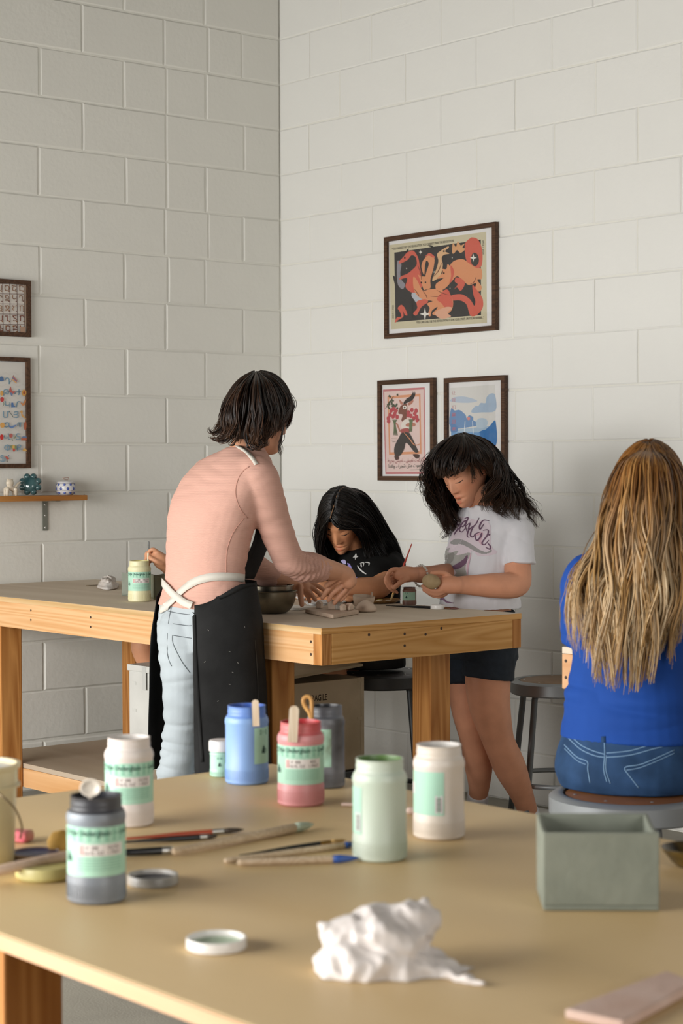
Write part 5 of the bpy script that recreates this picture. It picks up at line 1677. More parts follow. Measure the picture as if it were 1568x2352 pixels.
def palette(label, pos, R, n=8):
    C = Vector(pos); t = thing('paint_palette', label, 'palette', C, 'white plastic palettes')
    mt = mat('palette_white', '#d9d7d6', .35)
    MB().lathe([(R * .9, 0.009), (R, .012), (R + .002, .0135), (R, .0145), (R * .93, .012), (0, .012), (0, .009)], 48, C).obj('tray', mt, t, True, angle=40)
    for i in range(n):
        a = i * 2 * math.pi / n; c = C + Vector((math.cos(a) * R * .68, math.sin(a) * R * .68, 0))
        MB().lathe([(0, .0006), (.008, .0008), (.014, .005), (.0165, .0125), (.0155, .0125), (.012, .005), (0, .003)], 20, c).obj('well', mt, t, True)
    return t
palette('white paint palette nearest the clay plaque on the workbench', onbench(745, 1391), .072)
palette('white paint palette under the hands of the woman, further back', onbench(715, 1377), .062)
p = onbench(665, 1398)
tag(MB().box(Vector(p) + Vector((0, 0, .004)), (.15, .11, .008), Matrix.Rotation(.3, 3, 'Z'), bev=.002).obj('white_tile', mat('white_tile', '#cfcac3', .5)), 'flat white tile behind the steel bowls', 'tile')

# clay plaque with little houses
M_BISQ = mat('pale_clay', '#d3bda9', .8, col2='#c8af9a', vscale=20, bump=.1, bscale=90)
M_BISQ2 = mat('grey_pale_clay', '#b9b2a8', .8)
pc = Vector(onbench(759, 1404))
pq = thing('clay_plaque', 'pale clay plaque with little modelled houses on the workbench', 'clay', pc)
e1 = Vector((0.99, 0.12, 0)).normalized(); e2 = Vector((-e1.y, e1.x, 0))
a_, b_ = .145, .105
c1 = Vector(onbench(700, 1408)); c2 = Vector(onbench(765, 1422)); c3 = Vector(onbench(824, 1411)); c4 = c1 + (c3 - c2)
o = MB().prism([(v.x, v.y) for v in (c1, c2, c3, c4)], TZ + .0006, TZ + .0135).obj('slab', M_BISQ, pq)
bv = o.modifiers.new('b', 'BEVEL'); bv.width = .003; bv.segments = 3
u1 = c2 - c1; u2 = c3 - c2
def pl(u, v, z=.0135): q = c1 + u1 * u + u2 * v; return Vector((q.x, q.y, TZ + z))
for u, v, s, hh, m in ((.2, .35, .02, .02, M_BISQ), (.5, .5, .026, .026, M_BISQ), (.62, .62, .02, .03, M_BISQ2), (.8, .6, .018, .016, M_BISQ), (.85, .8, .024, .014, M_BISQ), (.35, .75, .018, .022, M_BISQ2)):
    c = pl(u, v); r3 = Matrix.Rotation(u * 2, 3, 'Z')
    h = MB().box(c + Vector((0, 0, hh * .4)), (s, s * .8, hh * .8), r3, bev=.003)
    h.prism([(-s * .55, 0), (s * .55, 0), (0, s * .5)], -s * .45, s * .45, Matrix.Translation(c + Vector((0, 0, hh * .8))) @ r3.to_4x4() @ Matrix.Rotation(math.pi / 2, 4, 'X'))
    link('house', remesh(h, .0015, 2), m, pq, True, (0, 0, 0))
MB().sphere(pl(.45, .85, .036), .0045, 12, 8).obj('bead', mat('rose_clay', '#b98a80', .6), pq, True)

# pinched cup and the cone beside it
cc = Vector(onbench(832, 1398))
t = thing('clay_cup', 'leaning pale clay cup behind the clay cone on the workbench', 'clay', cc + Vector((-.012, .01, 0)))
C = cc + Vector((-.02, .02, 0))
R3 = Matrix.Rotation(.12, 3, 'Y')
MB().lathe([(0, 0), (.022, 0), (.03, .006), (.036, .03), (.037, .040), (.035, .0405), (.033, .03), (.026, .008), (0, .006)], 36, C, rot=R3).obj('cup_body', M_BISQ, t, True)
MB().tube([C + Vector((.02, .02, .036)), C + Vector((.021, .021, .05))], [.004, .003], 10, round_caps=True).obj('knob', M_BISQ, t, True)
C = Vector(onbench(840, 1405))
b = MB().lathe([(0, 0), (.031, 0), (.036, .004), (.035, .012), (.024, .026), (.010, .036), (0, .038)], 30, C)
tag(b.obj('clay_cone', M_BISQ, None, True), 'rounded pale clay cone on the workbench in front of the cup', 'clay')

# round wooden plate and boards
C = Vector(onbench(862, 1384))
t = thing('wooden_plate', 'round brown wooden plate with paint on it below the red brush', 'plate', C)
MB().lathe([(0, 0), (.07, 0), (.084, .006), (.088, .0095), (.086, .0115), (.078, .009), (0, .008)], 52, C).obj('plate_body', wood('brown_plate_wood', '#a07a48', '#7c5a30', 9, .5, 0), t, True, angle=40)
for i, (dx, dy, col) in enumerate(((-.03, .0, '#c98f78'), (0, .02, '#c7c06e'), (.03, -.01, '#d8cbb0'), (-.01, -.03, '#b9b0a0'), (.045, .02, '#d6d0c4'))):
    MB().sphere(C + Vector((dx, dy, .0085)), (.012, .010, .002), 14, 6).obj('paint_dab', mat('dab' + col, col, .35), t, True)
for k, (x, y, w, d, a, c1_) in enumerate(((690, 1374, .16, .12, .4, '#8a6844'), (790, 1377, .10, .09, -.2, '#b18a5c'))):
    c = Vector(onbench(x, y))
    tag(MB().box(c + Vector((0, 0, .004)), (w, d, .008), Matrix.Rotation(a, 3, 'Z'), bev=.001).obj('work_board', wood('wb' + c1_, c1_, c1_, 8, .6, 0)),
        ('darker brown' if k == 0 else 'tan') + ' wooden work board on the bench ' + ('behind the palettes' if k == 0 else 'left of the round plate'), 'board')
A = onz(1055, 1398, TZ + .004); B = onz(886, 1391, TZ + .004)
brush('long black handled brush lying on the workbench behind the white cap', B, A, .004, M_BLK, mat('copper_ferrule', '#6d4a34', .3, .7), mat('maroon_bristle', '#5d3530', .7), (.68, .2, .12), taper=.3)

# small grey green boxes and paper by the yellow jar
bo = onz(279, 1368, TZ)
exb = Vector((.95, .3, 0)).normalized(); eyb = Vector((-exb.y, exb.x, 0))
slab_box('small grey green clay box behind the yellow jar, left one', Vector((bo.x, bo.y, TZ + .0006)), exb, eyb, .085, .06, .085, .005, M_SLAB, .002)
bo2 = onz(345, 1374, TZ)
slab_box('small grey green clay box behind the yellow jar, right one', Vector((bo2.x, bo2.y, TZ + .0006)), Vector((.9, -.43, 0)).normalized(), Vector((.43, .9, 0)).normalized(), .075, .055, .088, .005, mat('grey_green_clay2', '#777c70', .75, col2='#6d6a4e', vscale=9), .002)
foot = []
for px, py in ((222, 1352), (240, 1357), (262, 1356), (274, 1350), (268, 1343), (245, 1340), (228, 1343)):
    q = onz(px, py, TZ); foot.append((q.x, q.y, TZ + .0006))
crumple('paper_towel', 'small crumpled paper towel with rusty stains on the workbench', 'paper', foot, .042, mat('stained_paper', '#d2cdc8', .7, col2='#c8bdb4', vscale=25), 9)
A = onz(198, 1345, TZ + .0015); B = onz(224, 1344, TZ + .0015)
tag(MB().tube([A, B], .0014, 8).obj('needle_tool', mat('dull_wire', '#7a6a52', .4, .6), None, True), 'thin metal needle tool beside the paper towel', 'tool')

# ------------------------------------------------------------------ crates under the bench
M_CRW = mat('white_painted_crate', '#cfcfca', .65, var=.12, vscale=6, bump=.1, bscale=30)
M_CRC = mat('cream_crate', '#b8a88d', .7, col2='#a29276', vscale=5, bump=.08, bscale=40)
wc = thing('wooden_crate', 'white painted wooden crate with a hasp on the lower shelf', 'crate', (1.1, -1.27, .2255))
cx0, cy0 = .885, -1.425; cw, cd, cz0, cz1 = .46, .30, .2256, .588
board(wc, 'body', (cx0, cy0, cz0), (cx0 + cw, cy0 + cd, cz1 - .012), M_CRW, .003)
ld = board(wc, 'lid', (cx0 - .006, cy0 - .006, cz1 - .0115), (cx0 + cw + .006, cy0 + cd + .006, cz1 + .012), M_CRW, .003)
hx = onax(331, 1530, 1, cy0 - .007).x
board(wc, 'hasp', (hx - .012, cy0 - .0085, cz1 - .075), (hx + .012, cy0 - .0062, cz1 + .008), mat('white_hasp', '#c4c6c3', .5, .2), .0008)
for dx in (.02, cw - .04):
    for dz in (.05, .2, .3): board(wc, 'nail_plate', (cx0 + dx, cy0 - .0016, cz0 + dz), (cx0 + dx + .025, cy0 + .0005, cz0 + dz + .012), M_CRW, .0004)

fxp = 1.83; fy1 = -1.095; fy0 = -1.50; fz0 = .291; fz1 = .604
fc = thing('wooden_crate', 'cream wooden crate stencilled FRAGILE under the workbench', 'crate', (1.70, -1.3, fz0))
board(fc, 'body', (fxp - .26, fy0, fz0), (fxp - .006, fy1, fz1), M_CRC, .002)
board(fc, 'front_panel', (fxp - .006, fy0, fz0 + .004), (fxp, fy1 - .014, fz1), M_CRC, .0015)
board(fc, 'corner_post', (fxp - .008, fy1 - .0135, fz0), (fxp + .001, fy1, fz1 + .002), M_CRC, .0015)
P = Print(lambda x, y, l: Vector((fxp + .0004 + l * .00005, x, y)))
q1 = onax(703, 1607, 0, fxp); q2 = onax(758, 1600, 0, fxp)
P.text('#3a3026', 'FRAGILE', ((q1.y + q2.y) / 2, (q1.z + q2.z) / 2), (.021, 0), (0, .030), 1.0, bold=.015)
P.obj('stencil', fc)
for yy, zz in ((829, 1563), (829, 1650), (829, 1748)):
    q = onax(yy, zz, 0, fxp)
    for s in (0,): board(fc, 'nail_plate', (fxp + .0002, q.y - .018, q.z - .006), (fxp + .0018, q.y + .004, q.z + .006), M_CRC, .0004)
# its lid, tipped up
q1 = onax(650, 1561, 0, fxp); q2 = onax(834, 1527, 0, fxp)
dirv = (q2 - q1).normalized(); up2 = Vector((1, 0, 0)).cross(dirv)
if up2.z < 0: up2 = -up2
M3 = Matrix((Vector((1, 0, 0)), dirv, up2)).transposed()
q0 = q1 - dirv * .09; Ll = (q2 - q0).length
MB().box((q0 + q2) / 2 + Vector((-.12, 0, 0)), (.24, Ll, .009), M3, bev=.001).obj('lid', M_CRC, fc)
dl = thing('black_dolly', 'low black dolly under the cream FRAGILE crate', 'dolly', (1.7, -1.3, .2256))
board(dl, 'deck', (fxp - .27, fy0 - .02, .258), (fxp + .012, fy1 + .01, fz0 - .0008), mat('black_dolly_paint', '#141414', .4), .004)
for dx in (.03, .22):
    for dy in (.04, .38):
        MB().lathe([(0, -.01), (.0155, -.01), (.016, -.008), (.016, .008), (.0155, .01), (0, .01)], 20, (fxp - .26 + dx, fy0 + dy, .2422), rot=Matrix.Rotation(math.pi / 2, 3, 'X')).obj('caster', mat('black_rubber', '#161616', .7), dl, True, angle=40)
# ------------------------------------------------------------------ the woman in the apron
XD, YD, ZD = Vector((1, 0, 0)), Vector((0, 1, 0)), Vector((0, 0, 1))


def teacher():
    D0 = 5.75
    def P(px, py, dd=0.0): return pt(px, py, D0 + dd)
    base = P(470, 1420); base.z = 0
    T = person('woman with dark bobbed hair in a pink top and black apron leaning over the workbench', base)
    sk = skin('teacher', '#dba07f')
    # body under the clothes, legs and feet
    b = MB()
    torso(b, [(P(472, 1450), .14, .095), (P(470, 1325), .115, .08), (P(482, 1240), .128, .088), (P(500, 1165), .145, .095), (P(522, 1100), .14, .08), (P(548, 1058), .09, .06), (P(560, 1035), .055, .05)], XD, YD)
    limb(b, [(P(558, 1050, .0), .052), (P(572, 1015, .01), .048), (P(585, 975, .02), .05)])
    core = remesh(b, .006, 3)
    # arms and hands
    def arm(sh, el, fo, wr, r):
        m = MB(); limb(m, [(sh, r[0]), (sh.lerp(el, .5), r[1]), (el, r[2]), (fo, r[3]), (wr, r[4])], 20, 30); return m
    ra = arm(P(592, 1098, -.09), P(667, 1292, .05), P(735, 1305, .15), P(782, 1314, .22), (.045, .042, .036, .036, .0265))
    K = .24
    limb(ra, [(P(778, 1313, .21), .027), (P(793, 1322, K), .030), (P(801, 1334, K), .026)], 18)
    def finger(m, pts, r0=.0095, r1=.0072): limb(m, [(p, r0 + (r1 - r0) * i / (len(pts) - 1)) for i, p in enumerate(pts)], 12, 14)
    finger(ra, [P(793, 1330, K - .02), P(768, 1340, K - .015), P(752, 1356, K - .01), P(740, 1373, K)])
    finger(ra, [P(800, 1336, K), P(780, 1350, K), P(763, 1364, K + .005), P(754, 1379, K + .01)])
    finger(ra, [P(805, 1337, K + .015), P(792, 1356, K + .015), P(778, 1372, K + .02), P(768, 1385, K + .02)])
    finger(ra, [P(808, 1336, K + .03), P(801, 1355, K + .03), P(790, 1371, K + .03), P(782, 1379, K + .03)], .0085, .0065)
    finger(ra, [P(783, 1320, K - .03), P(765, 1332, K - .04), P(750, 1345, K - .035)], .0115, .0085)
    ram = remesh(ra, .0028, 3)
    la = arm(P(470, 1095, .13), P(545, 1282, .28), P(618, 1322, .36), P(668, 1336, .42), (.045, .042, .036, .035, .0265))
    Kl = .44
    limb(la, [(P(664, 1336, .42), .027), (P(684, 1343, Kl), .030), (P(696, 1346, Kl), .024)], 18)
    finger(la, [P(688, 1348, Kl - .03), P(690, 1366, Kl - .035), P(691, 1378, Kl - .035), P(693, 1389, Kl - .035)], .0115, .0085)
    finger(la, [P(697, 1340, Kl), P(715, 1340, Kl + .01), P(730, 1346, Kl + .015), P(742, 1354, Kl + .02)])
    finger(la, [P(698, 1347, Kl), P(714, 1350, Kl), P(727, 1358, Kl), P(737, 1368, Kl)])
    finger(la, [P(697, 1352, Kl), P(709, 1360, Kl - .01), P(718, 1369, Kl - .01), P(724, 1378, Kl - .01)])
    finger(la, [P(693, 1352, Kl + .01), P(703, 1365, Kl), P(708, 1374, Kl), P(711, 1382, Kl)], .0085, .0065)
    lam = remesh(la, .0028, 3)
    hm, fr = head_mesh(P(592, 948, .03), imgdir(.80, -.30, -.52), imgdir(.22, .95, -.1), 1.02)
    soft('body', join_meshes('body', [core, ram, lam, hm]), sk, T)
    face_lines(T, hm, fr, '#2a1d16')
    # pink waffle top
    b = MB()
    torso(b, [(P(474, 1392), .172, .128), (P(472, 1365), .156, .116), (P(470, 1325), .140, .102), (P(479, 1240), .150, .110), (P(496, 1165), .168, .119), (P(518, 1100), .170, .102), (P(540, 1060), .14, .082), (P(556, 1038), .085, .065), (P(563, 1026), .058, .052)], XD, YD, pw=2.2)
    limb(b, [(P(560, 1092, -.05), .062), (P(592, 1100, -.09), .062), (P(628, 1200, -.02), .053), (P(660, 1278, .04), .048), (P(690, 1300, .09), .047), (P(716, 1305, .13), .046), (P(733, 1307, .155), .043)], 22, 40)
    limb(b, [(P(480, 1095, .12), .06), (P(515, 1200, .22), .05), (P(548, 1280, .28), .047), (P(590, 1307, .33), .045), (P(618, 1322, .365), .041)], 20, 30)
    top = remesh(b, .005, 5)
    cuff = P(700, 1303, .105)
    def amp(p):
        d = (p - cuff).length
        w = P(548, 1310, -.02)
        return .003 + .011 * math.exp(-(d / .075) ** 2) + .006 * math.exp(-((p - P(590, 1180, -.05)).length / .07) ** 2) + .005 * math.exp(-((p - w).length / .06) ** 2)
    ax = (P(735, 1306, .155) - P(668, 1292, .05)).normalized()
    n = len(top.vertices)
    wrinkle(top, amp, (9, 9, 26), seed=2.1)
    # sleeve rucks run round the arm
    no = np.empty(n * 3, np.float32); top.vertex_normals.foreach_get('vector', no); no = no.reshape(-1, 3)
    for i, v in enumerate(top.vertices):
        d = (v.co - cuff).length
        if d < .12:
            t = (v.co - cuff).dot(ax)
            v.co += Vector([float(x) for x in no[i]]) * (math.sin(t * 330 + 3 * noise.noise(v.co * 14)) * .0032 * math.exp(-(d / .07) ** 2))
    mk = mat('pink_waffle_knit', '#d6a898', .85, spec=.15, var=.05, vscale=5)
    nt = mk.node_tree
    if 'w' not in mk.name: pass
    wv = nt.nodes.new('ShaderNodeTexWave'); wv.bands_direction = 'Z'; wv.inputs['Scale'].default_value = 95; wv.inputs['Distortion'].default_value = .3
    wv2 = nt.nodes.new('ShaderNodeTexWave'); wv2.bands_direction = 'X'; wv2.inputs['Scale'].default_value = 70; wv2.inputs['Distortion'].default_value = .3
    tcn = nt.nodes.new('ShaderNodeTexCoord'); ad = nt.nodes.new('ShaderNodeMath'); ad.operation = 'ADD'
    nt.links.new(tcn.outputs['Object'], wv.inputs['Vector']); nt.links.new(tcn.outputs['Object'], wv2.inputs['Vector'])
    nt.links.new(wv.outputs['Fac'], ad.inputs[0]); ad.inputs[1].default_value = 0.0
    bp = nt.nodes.new('ShaderNodeBump'); bp.inputs['Strength'].default_value = .25; bp.inputs['Distance'].default_value = .002
    nt.links.new(ad.outputs[0], bp.inputs['Height']); nt.links.new(bp.outputs[0], nt.nodes['Principled BSDF'].inputs['Normal'])
    soft('top', top, mk, T)
    # jeans
    b = MB()
    torso(b, [(P(474, 1490), .158, .118), (P(474, 1440), .170, .128), (P(474, 1400), .166, .124), (P(473, 1382), .158, .118)], XD, YD, pw=2.2)
    limb(b, [(P(432, 1455, -.03), .096), (P(428, 1540, -.03), .080), (P(424, 1640, -.02), .062), (P(408, 1740, .0), .055), (P(392, 1830, .02), .05), (P(385, 1930, .0), .045), (P(382, 2010, .0), .042)], 22, 44)
    limb(b, [(P(512, 1455, .02), .096), (P(506, 1540, .02), .080), (P(498, 1640, .02), .062), (P(490, 1740, .02), .055), (P(486, 1830, .02), .05), (P(484, 1930, .02), .045), (P(484, 2010, .02), .042)], 22, 44)
    je = remesh(b, .005, 4)
    wrinkle(je, lambda p: .004 + .012 * smoothstep(.78, .35, p.z) if False else (.004 + .009 * (1 - smoothstep(.45, .85, p.z))), (5, 5, 30), seed=5)
    jo = soft('jeans', je, mat('pale_grey_denim', '#b3bcc1', .8, var=.12, vscale=7, bump=.06, bscale=350, spec=.2), T)
    sb = MB(); shoe(sb, P(382, 2040), YD); shoe(sb, P(484, 2040), YD)
    soft('shoes', remesh(sb, .006, 2), mat('white_sneaker', '#c9c7c2', .6), T)
    # jeans stitching and pocket
    bj = bvh_of(je); mst = mat('denim_stitch', '#5d6468', .8)
    for i, path in enumerate(([(396, 1392), (392, 1402), (386, 1440), (384, 1500), (394, 1530)], [(397, 1433), (430, 1437), (440, 1437)], [(396, 1460), (398, 1480), (418, 1520), (436, 1545)], [(396, 1459), (420, 1463), (440, 1466)], [(380, 1402), (400, 1407), (435, 1412)])):
        cloth_ribbon(T, 'stitching', bj, path, .0022, mst, .0008, 24, .0005)
    # apron
    ma = mat('black_denim_apron', '#1c1c1c', .85, col2='#272727', vscale=9, bump=.08, bscale=300, spec=.2)  # lighter mottling paints a sheen into the black cloth
    def cen(z):
        t = (z - .42) / (.98 - .42)
        return Vector((P(486, 1760).lerp(P(472, 1335), max(0, min(1.05, t)))))
    n, m = 56, 26; vs = []; fs = []
    t0, t1 = math.radians(-57), math.radians(223)
    for j in range(m + 1):
        for i in range(n + 1):
            u = i / n; th = t0 + (t1 - t0) * u
            ztop = .920 + .062 * smoothstep(0, .22, u) - .05 * smoothstep(.8, 1, u); zb = .395
            z = ztop + (zb - ztop) * j / m; s_ = j / m
            hipb = smoothstep(0, .25, s_)
            a_ = .180 + .014 * hipb + .010 * s_; b_ = .138 + .014 * hipb + .02 * s_
            k = 1 + .05 * math.sin(th * 5 + 1.3) * s_ * .8 + .02 * noise.noise(Vector((th * 2, z * 6, 0)))
            c = cen(z)
            edge = .008 * smoothstep(.88, 1.0, u) * s_
            vs.append(Vector((c.x + math.cos(th) * (a_ * k + edge), c.y + math.sin(th) * (b_ * k + edge), z)))
    fs = [(j * (n + 1) + i, j * (n + 1) + i + 1, (j + 1) * (n + 1) + i + 1, (j + 1) * (n + 1) + i) for j in range(m) for i in range(n)]
    vs_ap = [v.copy() for v in vs]; fs_ap = list(fs)
    ap = MB().add(vs, fs).obj('apron_skirt', ma, T, True)
    sd = ap.modifiers.new('s', 'SOLIDIFY'); sd.thickness = .0025
    # bib hanging forward from the chest
    near = [P(546, 1330, -.01), P(565, 1285, .0), P(581, 1248, .0), P(589, 1213, .0), P(588, 1170, .02), P(582, 1110, .05)]
    far = [P(576, 1330, .16), P(592, 1296, .20), P(605, 1262, .22), P(609, 1235, .23), P(608, 1180, .22), P(596, 1112, .17)]
    near = [Vector(q) for q in cat_path([tuple(v) for v in near], 16)]; far = [Vector(q) for q in cat_path([tuple(v) for v in far], 16)]
    vs = []
    for a_, c_ in zip(near, far):
        for i in range(9):
            q = a_.lerp(c_, i / 8); q = q + YD * (.035 * math.sin(math.pi * i / 8)); vs.append(q)
    bo = MB().add(vs, [(j * 9 + i, j * 9 + i + 1, (j + 1) * 9 + i + 1, (j + 1) * 9 + i) for j in range(15) for i in range(8)]).obj('apron_bib', ma, T, True)
    sd = bo.modifiers.new('s', 'SOLIDIFY'); sd.thickness = .0025
    bap = bvh_of(MB().add(vs_ap, fs_ap).mesh('tmp'))
    rs = random.Random(4)
    sp_ = []
    for x, y in ((478, 1448), (527, 1497), (545, 1523), (534, 1545), (527, 1572), (560, 1440), (500, 1610), (470, 1520)):
        a_ = rs.uniform(0, 3); sp_.append(('#7d7b76', 'stroke', [(x - 2 * math.cos(a_), y - 3 * math.sin(a_)), (x + 1, y), (x + 2 * math.cos(a_), y + 2 * math.sin(a_))], 1.5))
    sp_.append(('#3f3f3d', 'stroke', [(584, 1470), (588, 1520), (590, 1560), (592, 1610)], 1.6))
    cloth_print(T, 'paint_specks', bap, sp_, .002)
    for path in ([(446, 1394), (447, 1450), (452, 1560), (458, 1660), (464, 1750)], [(446, 1391), (480, 1381), (520, 1366), (560, 1346), (584, 1342)]):
        cloth_ribbon(T, 'apron_hem', bap, path, .010, ma, .0022, 26, .002)
    mt = mat('white_cotton_tape', '#d5cfc4', .8, bump=.05, bscale=300)
    allc = MB()
    bvt = bvh_of(join_meshes('tmp', [top, je]))
    cloth_ribbon(T, 'waist_tie', bvt, [(570, 1333), (540, 1325), (490, 1325), (450, 1336), (420, 1358), (402, 1378), (385, 1392), (372, 1402)], .024, mt, .007)
    cloth_ribbon(T, 'waist_tie', bvt, [(376, 1332), (384, 1345), (400, 1364), (424, 1384), (444, 1392)], .022, mt, .0095)
    cloth_ribbon(T, 'neck_strap', bvt, [(520, 1012), (537, 1022), (560, 1036), (577, 1052), (588, 1068)], .013, mt, .004)
    ms = mat('knit_seam', '#c79483', .85)
    cloth_ribbon(T, 'seam', bvt, [(572, 1072), (555, 1085), (543, 1110), (541, 1140), (552, 1170), (568, 1190)], .0022, ms, .0012, 26, .0006)
    cloth_ribbon(T, 'seam', bvt, [(560, 1190), (540, 1215), (528, 1240), (520, 1270), (519, 1320)], .0022, ms, .0012, 26, .0006)
    # hair
    mb = MB(); hair_cap(mb, fr, .009, .055, -.07, tint('#1c130e'), .06)
    hc = fr[0]
    top_ = P(588, 858, .02)
    def bob(px_path): return [P(*q) for q in px_path]
    guides = [
        bob([(600, 856, .02), (640, 880, .06), (661, 915, .06), (664, 940, .055), (662, 955, .05), (658, 966, .05)]),
        bob([(598, 855, .0), (635, 876, -.03), (656, 920, -.02), (652, 950, -.02), (640, 972, -.03), (632, 992, -.03)]),
        bob([(594, 854, -.02), (622, 880, -.08), (640, 930, -.08), (634, 970, -.075), (620, 1000, -.07), (612, 1016, -.07)]),
        bob([(590, 853, -.02), (600, 885, -.11), (608, 940, -.12), (606, 985, -.11), (600, 1015, -.10), (594, 1030, -.095)]),
        bob([(586, 853, -.01), (578, 885, -.11), (570, 940, -.125), (568, 985, -.12), (566, 1012, -.11), (560, 1026, -.105)]),
        bob([(582, 854, .0), (556, 880, -.08), (536, 930, -.10), (530, 975, -.10), (528, 1000, -.095), (520, 1012, -.09)]),
        bob([(578, 855, .02), (545, 878, -.01), (520, 925, -.04), (508, 965, -.05), (498, 990, -.05), (482, 1000, -.055)]),
        bob([(578, 856, .04), (548, 880, .06), (522, 925, .06), (512, 965, .05), (502, 985, .04), (488, 992, .03)]),
        bob([(584, 857, .05), (560, 885, .13), (545, 930, .15), (538, 970, .14), (532, 995, .13), (524, 1008, .13)]),
        bob([(594, 858, .05), (600, 885, .15), (600, 930, .17), (598, 970, .16), (596, 1000, .15), (592, 1015, .15)]),
        bob([(602, 857, .04), (635, 882, .12), (648, 925, .13), (650, 965, .12), (645, 990, .11), (640, 1010, .11)])]
    pal = ['#1a100a', '#20140d', '#2b1b11', '#140c08', '#3a2416']
    def cf(r): 
        c = tint(r.choice(pal), r.uniform(.7, 1.3)); e = tint('#5a3a22', r.uniform(.5, 1.0))
        return lambda t: tuple(c[i] + (e[i] - c[i]) * .6 * smoothstep(.55, 1, t) for i in range(3)) + (1,)
    hair_guides(mb, guides, 1300, .0021, cf, 3, (.006, 1.5), .006, .016, 20, 4, .22, True, center=hc, flat=.5, fr=fr, margin=.013, locks=90)
    fl = [bob([(520, 965, -.06), (505, 985, -.06), (490, 995, -.06), (482, 985, -.06), (488, 978, -.06)]), bob([(530, 970, -.08), (515, 1000, -.08), (500, 1010, -.08), (488, 1008, -.08), (482, 1002, -.08)]),
          bob([(545, 980, -.1), (535, 1005, -.1), (525, 1015, -.1), (512, 1018, -.1), (505, 1012, -.1)]), bob([(570, 990, -.11), (572, 1015, -.11), (580, 1030, -.11), (590, 1036, -.11), (598, 1030, -.11)]),
          bob([(590, 990, -.11), (600, 1015, -.1), (612, 1022, -.1), (618, 1012, -.1), (614, 1004, -.1)])]
    hair_guides(mb, fl, 60, .0022, cf, 9, (.002, 2), .006, .0, 14, 4, .2)
    loose = [bob([(648, 960, -.02), (646, 1000, -.02), (638, 1030, -.02), (640, 1048, -.02)]), bob([(655, 955, .02), (650, 1000, .02), (645, 1025, .02), (652, 1045, .02)])]
    hair_guides(mb, loose, 14, .0013, cf, 5, (.002, 2), .003, 0, 14, 4)
    soft('hair', mb.mesh('hair'), hair_mat('dark_brown_hair'), T)
    return T


teacher()
# ------------------------------------------------------------------ the girl in black, seated behind the bench
def fingers(m, pts, r0=.0085, r1=.0062): limb(m, [(p, r0 + (r1 - r0) * i / (len(pts) - 1)) for i, p in enumerate(pts)], 12, 14)


